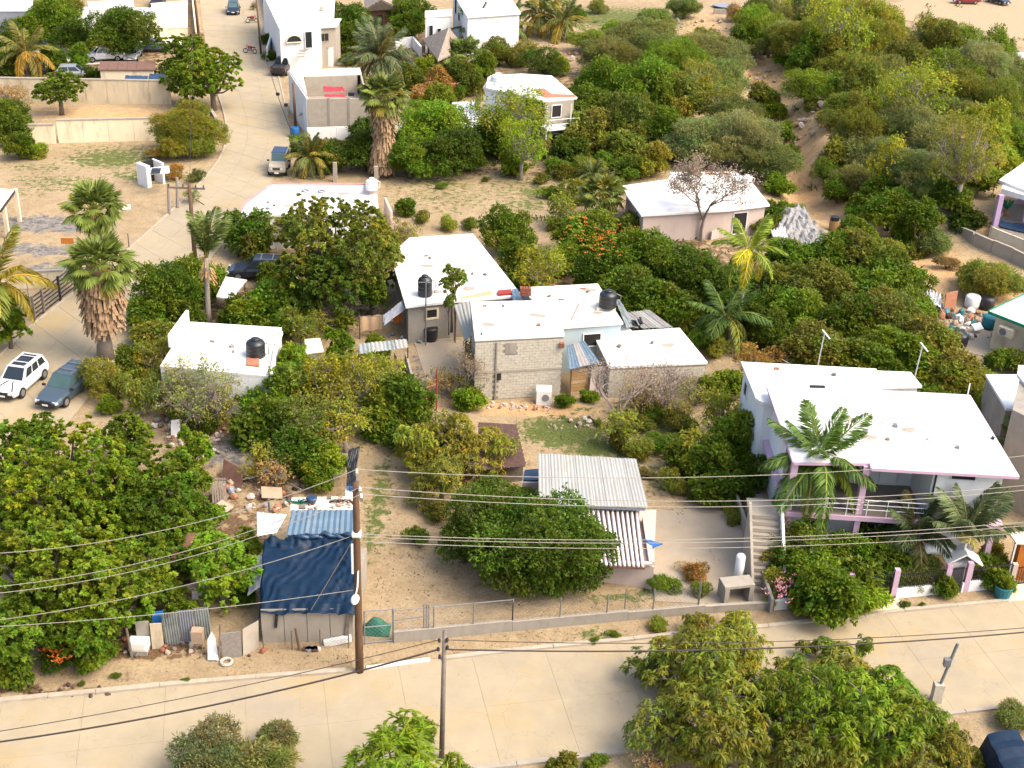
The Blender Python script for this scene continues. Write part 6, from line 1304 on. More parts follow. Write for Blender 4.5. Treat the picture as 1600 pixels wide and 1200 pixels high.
heap((300, 690), 40, 2.2, 3.0, ['rubble_pale', 'rubble_pale', 'wall_pink', 'terracotta', 'wood_grey'], 'pale rubble heap strewn left of the earth yard', 'rubble', None)
heap((345, 690), 34, 2.2, 1.6, ['rubble_grey', 'rubble_grey', 'rubble_pale'], 'grey gravel heap below the dry brown shrub', 'rubble', None, (.12, .4), h=.5)
heap((265, 665), 22, 1.4, 1.6, ['rubble_pale', 'wood_grey', 'brick_red', 'cardboard'], 'broken boards and stones behind the white board', 'rubble', None, (.2, .7))
heap((770, 634), 40, 2.2, .5, ['stone', 'wall_pink', 'terracotta', 'rubble_pale'], 'pinkish broken stones along the left foot of the block house', 'rubble', None, (.12, .4))
heap((820, 638), 26, 1.8, .5, ['stone', 'wall_pink', 'terracotta', 'rubble_pale'], 'broken stones along the right foot of the block house', 'rubble', None, (.12, .35))
heap((915, 660), 16, 1.0, .9, ['thatch_brown', 'stone', 'rubble_pale'], 'dark and pale debris on the grass right of the block house', 'rubble', None, (.15, .5))
heap((880, 668), 12, 1.3, .4, ['rubble_pale', 'stone'], 'stones on the green grass before the block house', 'rubble', None, (.1, .3))
heap((270, 1015), 46, 4.5, .9, ['rubble_pale', 'stone', 'thatch_brown', 'brick_red', 'wood_grey'], 'mixed stones on the brown soil before the sheet gate', 'rubble', None, (.12, .45))
heap((80, 1078), 30, 3.5, .5, ['thatch_brown', 'thatch_brown', 'wood'], 'dry brown litter along the kerb at the lower left', 'litter', None, (.12, .35))
heap((410, 770), 44, 2.6, 2.4, ['cardboard', 'rubble_pale', 'wood_grey', 'terracotta', 'tarp_grey', 'wall_pink', 'thatch_brown'], 'scattered scrap in the yard behind the blue tarpaulin hut', 'scrap', None, (.2, .7))
heap((1500, 505), 60, 2.8, 3.0, ['metal_dark', 'rubble_pale', 'terracotta', 'tarp_grey', 'cardboard', 'plastic_teal', 'tarp_black', 'thatch_brown', 'plastic_white'], 'jumble of scrap in the yard beside the green trimmed house', 'scrap', None, (.25, .9))
heap((1318, 14), 24, 2.5, 2.2, ['rubble_pale', 'rubble_grey', 'wall_pink'], 'whitish debris heap near the top right', 'rubble', None, (.3, .8))
heap((1355, 30), 10, 1.8, 1.6, ['rubble_pale', 'terracotta'], 'small debris heap beside the hilltop bushes', 'rubble', None, (.3, .7))
heap((1110, 45), 40, 7, 6, ['stone', 'rubble_pale', 'rubble_grey'], 'loose stones in the upper gully', 'rubble', None, (.3, .9))
heap((1200, 110), 40, 4, 8, ['stone', 'rubble_pale', 'dirt_orange'], 'loose stones in the middle of the gully', 'rubble', None, (.3, .9))
heap((1265, 200), 44, 3.2, 6, ['stone', 'rubble_pale', 'dirt_orange', 'stone'], 'broken rocks on the sand bank in the gully', 'rocks', None, (.4, 1.3))
heap((890, 90), 14, 2.0, 2.0, ['stone', 'rubble_pale', 'dirt_orange'], 'pale stones below the feathery trees near the top', 'rubble', None, (.3, .9))
heap((640, 530), 34, 1.6, 1.0, ['wood_grey', 'terracotta', 'tarp_grey', 'rubble_pale', 'metal_grey'], 'scrap pile left of the black drum', 'scrap', None, (.15, .5))
panel('white board standing among the rubble left of the earth yard', (267, 684), (281, 682), 1.0, 'plastic_white', 'board', lean=.4)
panel('rusty red sheet leaning over the earth yard', (346, 750), (377, 768), .9, 'sheet_rust', 'sheet', lean=.9)
t = thing('slatted_crib', 'grey slatted crate among the scrap at the right of the big tufted trees', 'crate', G(345, 790))
for k in range(6): MB().beam(G(334+k*4, 795)+Vector((0, 0, .05)), G(333+k*4, 770)+Vector((0, 0, 1.0)), .1, .05).build('slat', 'wood_grey', t)
for v, z_ in ((795, .15), (772, .95)): MB().beam(G(332, v)+Vector((0, 0, z_)), G(357, v)+Vector((0, 0, z_)), .06, .1).build('rail', 'wood_grey', t)
for i, (u, v, w1, m_, lab) in enumerate(((425, 778, 1.2, 'cardboard', 'tan board tilted in the scrap yard behind the tarpaulin hut'), (350, 800, 1.0, 'stone', 'orange brown board below the slatted crate'), (452, 764, 2.6, 'wood_grey', 'long grey plank in the scrap yard'), (398, 752, 1.3, 'tarp_grey', 'grey sheet beside the rusty red sheet'))):
    MB().box(G(u, v)+Vector((0, 0, .35)), (w1, .8 if i != 2 else .12, .06), .3+i, (.4, .2)).build('board', m_, label=lab, cat='board')
fa_, fb_ = P0(665, 640), P0(682, 634); t = thing('wire_frame', 'orange wire frame gate below the bare earth yard', 'frame', fa_)
for z_ in (.1, .8, 1.6): MB().beam(fa_+Vector((0, 0, z_)), fb_+Vector((0, 0, z_)), .05, .06).build('bar', 'terracotta', t)
for s in (0, .25, .5, .75, 1): MB().beam(fa_.lerp(fb_, s), fa_.lerp(fb_, s)+Vector((0, 0, 1.6)), .04, .04, (0, 1, 0)).build('bar', 'terracotta', t)
for u, h_ in ((682, 3.0),): pole_thing(u, 640, h_, 'tall pinkish pole beside the orange wire frame', .05, 'red_paint')
# yard items beside green trimmed house
panel('salmon red mattress standing in the scrap yard right of the thicket', (1474, 490), (1492, 486), 1.6, 'terracotta', 'mattress', .15, lean=.2)
drape('crumpled white plastic on the bush edge left of the salmon mattress', [(1443, 455), (1470, 458), (1472, 478), (1450, 474)], [.8]*4, 'white_cloth', 'plastic sheet', amp=.5)
zz = float(th(*G(1510, 525)[:2]))
for u, v, m_, lab in ((1518, 480, 'plastic_white', 'white drum among the scrap beside the green trimmed house'), (1540, 482, 'tarp_black', 'black drum behind the scrap beside the green trimmed house'), (1498, 540, 'tank_black', 'black barrel in front of the scrap yard at the thicket edge'), (1545, 512, 'plastic_teal', 'teal tub against the cream wall')):
    p = G(u, v); t = thing('drum', lab, 'drum', p, 'drums in the scrap yard'); MB().lathe(p, [(.55, 0), (.6, .3), (.6, .9), (.5, 1.0)], 14).build('drum_body', m_, t, smooth=True); MB().lathe(p+Vector((0, 0, 1.0)), [(.5, 0), (.4, .05)], 12).build('lid', m_, t)
MB().box(G(1525, 520)+Vector((0, 0, .5)), (.9, .6, .1), .5, (.6, 0)).build('basin', 'plastic_white', label='white tilted panel in the middle of the scrap yard', cat='panel')
# concrete pump frame with white cylinder
p = G(1150, 944); t = thing('pump_box', 'open concrete frame with a white cylinder behind it by the alley', 'box frame', p)
pa, pb = P0(1134, 946), P0(1172, 942); dd = (pb-pa).normalized(); nn = Vector((-dd.y, dd.x, 0)); L_ = (pb-pa).length
for x in (0, L_): MB().prism([(pa+dd*(x-.12))[:2], (pa+dd*(x+.12))[:2], (pa+dd*(x+.12)+nn*1.0)[:2], (pa+dd*(x-.12)+nn*1.0)[:2]], 0, .98).build('side', 'concrete_pale', t)
MB().prism([(pa+dd*-.15)[:2], (pa+dd*(L_+.15))[:2], (pa+dd*(L_+.15)+nn*.9)[:2], (pa+dd*-.15+nn*.9)[:2]], 1.0, 1.15).build('top', 'concrete_pale', t); MB().prism([(pa+nn*.9)[:2], (pb+nn*.9)[:2], (pb+nn*1.0)[:2], (pa+nn*1.0)[:2]], 0, .97).build('back', 'concrete', t)
p = P0(1152, 912, 0); t = thing('white_heater', 'tall white water heater cylinder behind the concrete frame', 'cylinder', p); MB().lathe(p, [(.22, 0), (.25, .05), (.25, 1.75), (.2, 1.85)], 16).build('cylinder_body', 'plastic_white', t, smooth=True); MB().lathe(p+Vector((0, 0, 1.86)), [(.08, 0), (.08, .06)], 8).build('cap', 'metal_white', t)
pole_thing(975, 960, 1.6, 'thin rusty stake behind the low grey roadside wall', .03, 'metal_grey'); pole_thing(1090, 948, 1.8, 'thin grey stake right of the brown weeds', .03, 'galvanised')
# green bag by gate, blue heap
p = G(588, 985); mb = grid_sheet(lambda s, tt: p+Vector(((s-.5)*1.4, (tt-.5)*1.0, .75*math.sin(math.pi*s)*math.sin(math.pi*tt)+.12*float(fbm(s*8, tt*8, 3)))), 14, 10, .03); mb.build('green_sack', 'plastic_green', smooth=False, label='dark green net bundle behind the pipe gate', cat='net')
# red canopy posts, odds near big tree
MB().box(G(300, 905)+Vector((0, 0, .8)), (1.6, 2.2, .1), .2, (0, .1)).build('rust_roof', 'sheet_rust', label='rusty red sheet roof glimpsed between the tufted trees', cat='roof sheet')
p = G(262, 905); MB().box(p+Vector((0, .5, 1.6)), (3.0, 2.6, .1), .1).build('rust_roof', 'sheet_rust', label='dark red sheet roof behind the pale tree limb', cat='roof sheet')
t = thing('board_heap', 'broken boards behind the corrugated sheet gate', 'boards', G(282, 935))
for k in range(8): MB().box(G(282, 935)+Vector((random.uniform(-1.4, 1.6), random.uniform(-1.2, 1.4), 1.0)), (.6, .5, .1), k, (random.uniform(-.3, .3), 0)).build('broken_board', random.choice(['cardboard', 'wall_pink', 'terracotta', 'rubble_pale']), t)
# ------------------------------------------------------------ vegetation
def norm(a): return a/np.maximum(np.linalg.norm(a, axis=-1, keepdims=True), 1e-9)
def leaves(P, D, L_, W_, tint, rng, droop=0., m='leaf', name='crown', fold=.25):
    n = len(P); D = norm(D); r = norm(rng.normal(size=(n, 3))*.6+np.array([0, 0, 1.])); S = norm(np.cross(D, r)); N_ = np.cross(S, D)
    L_ = L_[:, None]; W_ = W_[:, None]; dz = np.zeros((n, 3)); dz[:, 2] = -droop*L_[:, 0]
    mid = P+D*L_*.5+dz*.3; tip = P+D*L_+dz
    V = np.stack([P, mid+S*W_*.5+N_*W_*fold, tip, mid-S*W_*.5+N_*W_*fold], 1).reshape(-1, 3)
    T_ = np.repeat(tint, 4, axis=0)
    return V, T_
def to_mesh(Vs, Ts, name, m):
    V = np.concatenate(Vs); T_ = np.concatenate(Ts); nf = len(V)//4
    return npmesh(name, V, np.arange(nf*4), np.arange(nf)*4, m, T_)
def clump_points(R, Hh, nl, lr, sp, rng, base_open=.25, inner=.12, flat=1.):
    """lobes in an ellipsoid of half-width R, half-height Hh centred at the origin; returns points, outward normals, lobe ids"""
    C_ = []; 
    for i in range(nl):
        for _ in range(30):
            d = norm(rng.normal(size=3)); rad = rng.uniform(.25, .72)
            c = d*np.array([R, R, Hh])*rad
            if c[2] < -Hh*.45: continue
            if all(np.linalg.norm(c-x[0]) > .45*(x[1]+lr*R) for x in C_): break
        C_.append((c, lr*R*rng.uniform(.7, 1.15)))
    P, N_, I = [], [], []
    for i, (c, r) in enumerate(C_):
        n = max(6, int(4*math.pi*r*r/sp**2*.85)); d = norm(rng.normal(size=(n, 3)))
        p = c+d*r*np.array([1, 1, .85*flat])*(.84+.42*rng.random((n, 1))**2.2)
        keep = d[:, 2] > -.55+base_open*rng.random(n)
        for j, (c2, r2) in enumerate(C_):
            if j != i: keep &= np.linalg.norm((p-c2)/np.array([1, 1, .85*flat]), axis=1) > r2*.78
        P.append(p[keep]); N_.append(d[keep]); I.append(np.full(keep.sum(), i))
        ni = int(n*inner); d2 = norm(rng.normal(size=(ni, 3))); P.append(c+d2*r*rng.uniform(.3, .8, (ni, 1))); N_.append(d2); I.append(np.full(ni, i))
    return np.concatenate(P), np.concatenate(N_), np.concatenate(I), C_
def crown_mesh(kind, R, seed):
    rng = np.random.default_rng(seed); V, T_ = [], []
    par = dict(tuft=(.95, .95, .46, .47, 24, .25, .15, .14), small=(.85, .9, .42, .31, 9, .30, .14, .14), mango=(.95, .92, .44, .40, 12, .31, .09, .5), feather=(.62, .8, .36, .25, 11, .30, .055, .12),
               ficus=(.78, .9, .5, .26, 8, .2, .11, .1), dry=(.8, .9, .4, .42, 7, .2, .08, .2), sparse=(.85, .95, .4, .5, 9, .26, .12, .25), scrub=(.7, .85, .42, .26, 8, .22, .07, .1), long=(.85, .9, .42, .5, 12, .5, .1, .35))[kind]
    hh, _, lr, sp, nleaf, ll, lw, droop = par
    k = {1.2: .62, 2.2: .8, 3.4: 1., 5.: 1.18}[R]          # clump size follows the crown a little
    sp *= k; ll *= .75+.25*k; lw *= .75+.25*k
    nl = {1.2: 7, 2.2: 13, 3.4: 22, 5.: 32}[R]
    P, N_, I, C_ = clump_points(R, R*hh, nl, {1.2: .42, 2.2: .36, 3.4: .30, 5.: .26}[R]*(1 if kind != 'feather' else 1.1), sp, rng, flat=.8 if kind == 'feather' else 1.)
    if kind in ('dry',): s = rng.random(len(P)) < .8; P, N_, I = P[s], N_[s], I[s]
    if kind in ('sparse', 'mango'):
        gone = rng.random(C_.__len__()) < .14; s = ~gone[I] | (rng.random(len(P)) < .25); P, N_, I = P[s], N_[s], I[s]
    lobe_t = rng.uniform(.82, 1.18, (len(C_), 1))*np.stack([rng.uniform(.85, 1.2, len(C_)), np.ones(len(C_)), rng.uniform(.75, 1.15, len(C_))], 1)
    n = len(P); rep = nleaf
    ct = lobe_t[I]*rng.uniform(.72, 1.28, (n, 1))*np.stack([rng.uniform(.85, 1.22, n), np.ones(n), rng.uniform(.7, 1.1, n)], 1)
    if kind in ('mango', 'sparse', 'dry'):
        yel = rng.random(n) < (.18 if kind != 'dry' else .5); ct[yel] *= np.array([1.35, 1.2, .8])
    PP = np.repeat(P, rep, 0); NN = np.repeat(N_, rep, 0); CT = np.repeat(ct, rep, 0); m_ = len(PP)
    if kind in ('tuft', 'mango', 'long'):      # rosettes: leaves radiate from the shoot tip
        axis_ = norm(NN*.7+np.array([0, 0, .75])); t1 = norm(np.cross(axis_, rng.normal(size=(m_, 3)))); up_ = rng.uniform(-.15, .9, (m_, 1)) if kind != 'mango' else rng.uniform(-.5, .5, (m_, 1))
        D = t1+axis_*up_; pos = PP+axis_*rng.uniform(-.08, .05, (m_, 1))*k
    elif kind == 'feather':
        D = norm(rng.normal(size=(m_, 3))*.8+NN*.5+np.array([0, 0, .1])); pos = PP+rng.normal(size=(m_, 3))*sp*.38
    else:
        D = norm(rng.normal(size=(m_, 3))*.75+NN*.7); pos = PP+rng.normal(size=(m_, 3))*sp*.33
    CT = CT*rng.uniform(.8, 1.2, (m_, 1))
    v, t = leaves(pos, D, ll*rng.uniform(.65, 1.15, m_), lw*rng.uniform(.75, 1.2, m_), CT, rng, droop)
    V.append(v); T_.append(t)
    return to_mesh(V, T_, 'crown', 'leaf'), C_
def wood_mesh(kind, R, seed, C_, lean=0.):
    """trunk from (0,0,-zc) up with limbs to the lobes; crown centre is the origin + zc"""
    rng = random.Random(seed); mb = MB(); zc = ZC[kind]*R; r0 = .055*R+.03
    fork = -zc*.45 if kind not in ('dry', 'scrub', 'small') else -zc*.75
    mb.tube([(0, 0, -zc-.3), (.02*R, .01*R, -zc*.7), (.04*R, 0, fork)], [r0*1.35, r0*1.05, r0], 9)
    s0 = Vector((.04*R, 0, fork))
    for (c, r) in C_:
        c = Vector(c); m1 = s0.lerp(c, .45)+Vector((rng.uniform(-.1, .1), rng.uniform(-.1, .1), rng.uniform(-.12, .02)))*R*.6
        mb.tube([s0, m1, c], [r0*.5, r0*.33, r0*.16], 5, cap=False)
        nt = 5 if kind in ('dry', 'mango', 'sparse') else 2
        for _ in range(nt*(3 if kind == 'dry' else 1)):
            d = Vector((rng.gauss(0, 1), rng.gauss(0, 1), rng.gauss(.5, .8))).normalized(); a_ = m1.lerp(c, rng.uniform(.3, 1)); e = a_+d*r*rng.uniform(.7, 1.08); md = a_.lerp(e, .5)+Vector((0, 0, rng.uniform(-.08, .08)*r))
            mb.tube([a_, md, e], [r0*.16, r0*.1, r0*.04], 3, cap=False)
            if kind == 'dry':
                for _ in range(3):
                    e2 = md.lerp(e, rng.random())+Vector((rng.gauss(0, 1), rng.gauss(0, 1), rng.gauss(0, 1))).normalized()*r*.35; mb.tube([md, e2], [r0*.07, r0*.03], 3, cap=False)
    return mb
ZC = dict(tuft=1.0, small=.72, mango=.95, feather=.62, ficus=.8, dry=.78, sparse=1.1, scrub=.55, long=1.)
BARK = dict(tuft='bark', small='bark', mango='bark_pale', feather='bark', ficus='bark', dry='bark_dry', sparse='bark_pale', scrub='bark', long='bark')
PROTO = {}
def proto(kind, R, var):
    key = (kind, R, var)
    if key not in PROTO:
        sd_ = hash((sum(map(ord, kind)), int(R*10), var)) % 99991
        cm, C_ = crown_mesh(kind, R, sd_); wm = wood_mesh(kind, R, sd_, C_).mesh('trunk', BARK[kind], smooth=True)
        PROTO[key] = (cm, wm)
    return PROTO[key]
PAL = dict(   # leaf base colours (linear albedo)
    deep=(.075, .128, .010), green=(.110, .182, .012), bright=(.142, .222, .013), light=(.21, .29, .018), olive=(.172, .202, .028), yellow=(.205, .222, .026), greygreen=(.165, .20, .055), sage=(.20, .235, .085),
    brown=(.24, .18, .07), dry=(.29, .23, .13), rust=(.27, .18, .045), lime=(.24, .29, .025))
CNAME = dict(deep='dark green', green='green', bright='bright green', light='light green', olive='olive green', yellow='yellow green', greygreen='grey green', sage='sage green', brown='brownish', dry='dry brown', rust='rusty orange', lime='lime green')
KNAME = dict(tuft='tufted tree', small='bushy tree', mango='drooping tree', feather='feathery tree', ficus='dense tree', dry='twiggy shrub', sparse='sparse tree', scrub='scrub bush', long='long leaved tree')
LAND = [('the curving street', 250, 400), ('the twin fan palms', 150, 420), ('the blue tarpaulin hut', 480, 890), ('the brown utility pole', 565, 900), ('the block house', 810, 550), ('the low block house', 1010, 560), ('the weathered sheet roof', 925, 750),
        ('the two storey house', 1390, 680), ('the pink posted fence', 1400, 930), ('the parapet roof', 360, 545), ('the broad white roof', 720, 420), ('the pink edged roof', 500, 310), ('the bare tree', 1100, 320),
        ('the silver tarpaulins', 1260, 360), ('the scrap yard', 1500, 510), ('the lilac porch house', 1575, 330), ('the sandy lot', 1480, 50), ('the round lid', 1133, 12), ('the terrace house', 850, 170), ('the roofless grey building', 515, 160),
        ('the palapa', 690, 70), ('the white villa', 750, 20), ('the arched house', 465, 60), ('the patchy lot', 160, 270), ('the long cream wall', 170, 205), ('the tan yard wall', 190, 145), ('the brown roofed shed', 200, 105), ('the carport', 15, 340),
        ('the earth yard', 350, 700), ('the corrugated sheet gate', 292, 985), ('the bare centre lot', 740, 300), ('the tall dry fan palm', 600, 190), ('the alley', 1190, 860), ('the narrow green lot', 600, 760), ('the near kerb pole', 692, 1110), ('the steel meter post', 1465, 1060),
        ('the covered truck', 1575, 1165), ('the sand bank', 1265, 210), ('the retaining wall', 1550, 395), ('the bare yard', 690, 580), ('the green grass', 880, 680), ('the driveway', 1090, 850), ('the upper gully', 1130, 60), ('the cream roof', 949, 468)]
used_labels = {}
TREES = []
def tree(u, v, rp, kind, col, group=None, label=None, zs=1., var=None, rz=None, name=None, zabs=None):
    """u, v, rp: crown centre and half-width in photo pixels"""
    m_ = mpp(u, v, 2.0); R = rp*m_*1.13
    cls = min((1.2, 2.2, 3.4, 5.), key=lambda c: abs(math.log(c/R))); s = R/cls
    zc = zabs or ZC[kind]*R*zs
    p = G(u, v+rp*.08, zc); nvar = {1.2: 3, 2.2: 3, 3.4: 2, 5.: 1}[cls]
    cm, wm = proto(kind, cls, var if var is not None else random.randrange(nvar))
    TREES.append([u, v, rp, kind, col, group, label, p, s, zs, cm, wm, random.uniform(0, 6.28) if rz is None else rz, zc, cls, name, zabs])
def plant_all():
    from collections import defaultdict
    recs = []
    for t in TREES:
        u, v, rp, kind, col, group, label = t[:7]
        size = 'small' if rp < 24 else ('large' if rp > 62 else ('broad' if rp > 45 else 'medium'))
        ds = sorted(LAND, key=lambda l: math.hypot(l[1]-u, l[2]-v))
        def dr(l):
            dx, dy = u-l[1], v-l[2]
            if abs(dx) > abs(dy)*1.3: return 'left of' if dx < 0 else 'right of'
            return 'behind' if dy < 0 else 'in front of'
        def far(l): d = math.hypot(l[1]-u, l[2]-v); return 'just ' if d < 60 else ('' if d < 150 else 'well ')
        base = '%s %s %s' % (size, CNAME[col], KNAME[kind])
        recs.append((t, base, '%s%s %s' % (far(ds[0]), dr(ds[0]), ds[0][0]), '%s %s' % (dr(ds[1]), ds[1][0])))
    cnt = defaultdict(list)
    for i, r in enumerate(recs): cnt[r[1]+' '+r[2]].append(i)
    final = {}
    for key, idx in cnt.items():
        if len(idx) == 1: final[idx[0]] = key; continue
        o2 = sorted(idx, key=lambda i: recs[i][0][0]); n = len(o2)
        words = ['leftmost']+[w_+' from left' for w_ in 'second third fourth fifth sixth seventh eighth ninth tenth eleventh twelfth thirteenth fourteenth fifteenth sixteenth'.split()]
        for j, i in enumerate(o2): final[i] = ('rightmost' if j == n-1 else words[min(j, len(words)-1)])+' '+key
    for i, (t, base, _, _) in enumerate(recs):
        u, v, rp, kind, col, group, label, p, s, zs, cm, wm, rz, zc, cls, name, zabs = t
        nm = name or ('bush' if kind in ('scrub', 'dry') or rp < 22 else 'tree')
        ax, ay, az_ = (random.uniform(.8, 1.28), random.uniform(.8, 1.28), random.uniform(.8, 1.15)) if rp < 60 else (1, 1, 1)
        root = thing(nm, label or final[i], 'bush' if nm == 'bush' else 'tree', (p.x, p.y, p.z-zc), group or ('trees and bushes among the houses' if nm == 'tree' else 'bushes among the houses'), rz)
        for me, pn in ((wm, 'trunk'), (cm, 'crown')):
            o = bpy.data.objects.new(pn, me); COL.objects.link(o); o.parent = root; o.scale = (s*ax, s*ay, s*zs*az_ if pn == 'crown' or not zabs else s*zs*2.6); o.location = (0, 0, zc)
            if pn == 'crown': c = PAL[col]; j = random.uniform(.88, 1.12); o.color = (c[0]*j*random.uniform(.92, 1.1), c[1]*j, c[2]*j, 1)
# --- near big tufted trees at the lower left
gA = 'big tufted trees at the lower left'
for a in [(105, 760, 118), (235, 775, 92), (20, 720, 80), (55, 880, 105), (175, 900, 100), (300, 800, 42), (345, 890, 64), (245, 920, 42), (20, 985, 70), (125, 975, 68), (195, 690, 45), (60, 670, 38), (290, 880, 34), (290, 745, 40), (385, 850, 26), (300, 700, 34), (305, 835, 36), (250, 850, 52), (285, 950, 26), (150, 800, 80), (60, 810, 80), (330, 800, 30), (220, 960, 26)]: tree(*a, 'tuft', 'bright' if a[0] % 2 else 'green', gA, zs=.9)
tree(22, 1040, 36, 'small', 'bright'); tree(88, 1020, 30, 'small', 'green'); tree(150, 1025, 28, 'small', 'bright')
# --- mango trees lower right
gM = 'drooping leaf trees along the near kerb'
for a in [(1090, 1030, 78, 'yellow'), (1045, 1130, 62, 'olive'), (1120, 1130, 84, 'yellow'), (1020, 1040, 34, 'olive'), (1160, 1010, 48, 'yellow'), (1150, 975, 26, 'yellow'), (1090, 972, 26, 'yellow'), (1270, 1090, 86, 'green'), (1330, 1045, 46, 'olive'), (1350, 1130, 84, 'bright'), (1235, 1050, 40, 'olive'), (1430, 1125, 62, 'green'), (1480, 1170, 56, 'yellow'), (1250, 1170, 60, 'olive'), (1190, 1100, 46, 'deep'), (1300, 1012, 26, 'green'), (1400, 1085, 44, 'green'), (1425, 1180, 56, 'olive'), (1530, 1188, 24, 'yellow'), (1300, 1170, 60, 'olive'), (1020, 1185, 30, 'dry')]:
    tree(a[0], a[1], a[2], 'mango' if a[3] != 'dry' else 'dry', a[3], gM, zs=.95)
tree(330, 1190, 66, 'feather', 'sage', label='grey green feathery tree cut by the bottom edge'); tree(432, 1150, 38, 'feather', 'sage', label='small grey green feathery crown at the bottom left'); tree(400, 1200, 50, 'feather', 'greygreen')
tree(610, 1200, 84, 'long', 'bright', label='bright green long leaved tree cut by the bottom edge'); tree(655, 1145, 24, 'long', 'green'); tree(715, 1200, 30, 'long', 'bright')
tree(880, 1200, 22, 'small', 'yellow'); tree(930, 1190, 16, 'small', 'green'); tree(1588, 1118, 26, 'feather', 'greygreen')
# --- left middle
for a in [(255, 455, 52, 'small', 'green'), (305, 437, 38, 'small', 'bright'), (228, 490, 34, 'small', 'green'), (240, 520, 28, 'small', 'olive'), (285, 485, 30, 'small', 'green'), (366, 494, 28, 'small', 'green'), (390, 490, 38, 'small', 'bright'), (388, 362, 42, 'small', 'deep'), (400, 392, 24, 'small', 'olive'),
          (530, 385, 92, 'tuft', 'olive'), (500, 440, 66, 'tuft', 'deep'), (590, 400, 52, 'tuft', 'olive'), (580, 452, 36, 'tuft', 'green'), (470, 365, 38, 'tuft', 'olive'), (625, 365, 36, 'dry', 'olive'), (640, 420, 20, 'tuft', 'olive'), (440, 480, 46, 'small', 'bright'), (470, 505, 34, 'sparse', 'olive'), (540, 500, 18, 'tuft', 'bright'),
          (165, 590, 46, 'scrub', 'olive'), (205, 565, 38, 'small', 'green'), (215, 610, 34, 'sparse', 'olive'), (235, 555, 34, 'sparse', 'yellow'), (265, 545, 26, 'sparse', 'olive'), (312, 612, 72, 'dry', 'sage'), (300, 575, 40, 'dry', 'brown'), (350, 600, 36, 'dry', 'greygreen'), (320, 655, 28, 'scrub', 'deep'), (170, 630, 16, 'small', 'bright'),
          (455, 565, 42, 'small', 'bright'), (440, 610, 46, 'small', 'green'), (530, 538, 30, 'tuft', 'bright'), (500, 590, 46, 'sparse', 'yellow'), (555, 600, 46, 'sparse', 'yellow'), (598, 580, 40, 'sparse', 'yellow'), (620, 620, 50, 'small', 'green'), (590, 650, 34, 'small', 'bright'), (400, 660, 34, 'small', 'green'), (430, 640, 42, 'small', 'green'), (480, 650, 46, 'sparse', 'olive'),
          (540, 660, 40, 'sparse', 'yellow'), (478, 700, 46, 'small', 'green'), (510, 720, 40, 'small', 'bright'), (500, 745, 26, 'small', 'green'), (405, 705, 30, 'sparse', 'yellow'), (430, 735, 30, 'dry', 'dry'), (395, 735, 22, 'dry', 'yellow'), (625, 680, 26, 'small', 'deep'), (590, 540, 20, 'small', 'bright'), (575, 565, 18, 'sparse', 'rust'),
          (745, 545, 26, 'sparse', 'yellow'), (735, 600, 26, 'dry', 'olive'), (732, 622, 22, 'small', 'bright'), (700, 595, 30, 'dry', 'brown'), (770, 538, 12, 'sparse', 'yellow'), (735, 510, 10, 'small', 'bright'), (378, 930, 20, 'small', 'green')]: tree(*a)
tree(707, 434, 19, 'tuft', 'olive', label='slender tree rising over the front edge of the broad white roof', zs=1.2, zabs=5.6); tree(702, 468, 11, 'tuft', 'olive', zs=1.4, zabs=4.2, label='lower tuft of slender stem before the grey walled house')
# --- centre
for a in [(655, 690, 44, 'mango', 'yellow'), (705, 680, 50, 'mango', 'yellow'), (760, 700, 40, 'mango', 'yellow'), (690, 740, 46, 'mango', 'olive'), (745, 730, 30, 'dry', 'dry'), (650, 770, 26, 'dry', 'olive'), (665, 730, 26, 'sparse', 'yellow')]: tree(*a, group='drooping leaf trees in the middle lot')
for a in [(765, 815, 78), (848, 840, 96), (905, 865, 54), (805, 875, 62), (725, 840, 46), (785, 775, 42), (880, 800, 44), (870, 885, 44), (925, 850, 40)]: tree(*a, 'ficus', 'deep', 'dense dark crowns beside the weathered sheet roof')
for a in [(300, 606, 38, 'small', 'greygreen'), (350, 604, 36, 'small', 'olive'), (265, 585, 26, 'sparse', 'olive'), (395, 588, 26, 'small', 'green'), (325, 590, 28, 'dry', 'sage'), (1250, 880, 44, 'small', 'green'), (1225, 835, 22, 'sparse', 'olive'), (1400, 850, 34, 'small', 'green'), (425, 430, 22, 'small', 'green'), (420, 480, 24, 'small', 'bright'), (1180, 800, 12, 'scrub', 'green'), (270, 602, 34, 'sparse', 'olive'), (378, 602, 36, 'small', 'bright'), (412, 585, 34, 'small', 'bright'), (345, 620, 30, 'dry', 'olive'), (270, 640, 26, 'scrub', 'olive'), (240, 590, 22, 'small', 'olive'), (425, 555, 20, 'small', 'bright'), (1215, 870, 26, 'small', 'green'), (1205, 935, 12, 'sparse', 'olive'), (1025, 585, 24, 'dry', 'dry'), (1000, 700, 26, 'scrub', 'olive'), (1035, 690, 22, 'scrub', 'green'), (1050, 750, 26, 'scrub', 'olive'), (1020, 640, 22, 'scrub', 'green'), (1095, 770, 24, 'scrub', 'green'), (1060, 640, 22, 'sparse', 'yellow'), (685, 800, 22, 'scrub', 'olive'), (1175, 650, 30, 'sparse', 'yellow'), (1190, 690, 26, 'small', 'green'),
          (290, 612, 26, 'sparse', 'olive'), (330, 645, 26, 'scrub', 'olive'), (300, 640, 22, 'dry', 'olive'), (1010, 740, 12, 'scrub', 'brown'), (935, 660, 8, 'scrub', 'olive'), (930, 1000, 8, 'scrub', 'bright'), (960, 990, 9, 'scrub', 'bright'), (1030, 975, 14, 'scrub', 'yellow'), (180, 1055, 8, 'scrub', 'green'), (127, 1068, 6, 'scrub', 'green'), (290, 1063, 7, 'scrub', 'green')]: tree(*a)
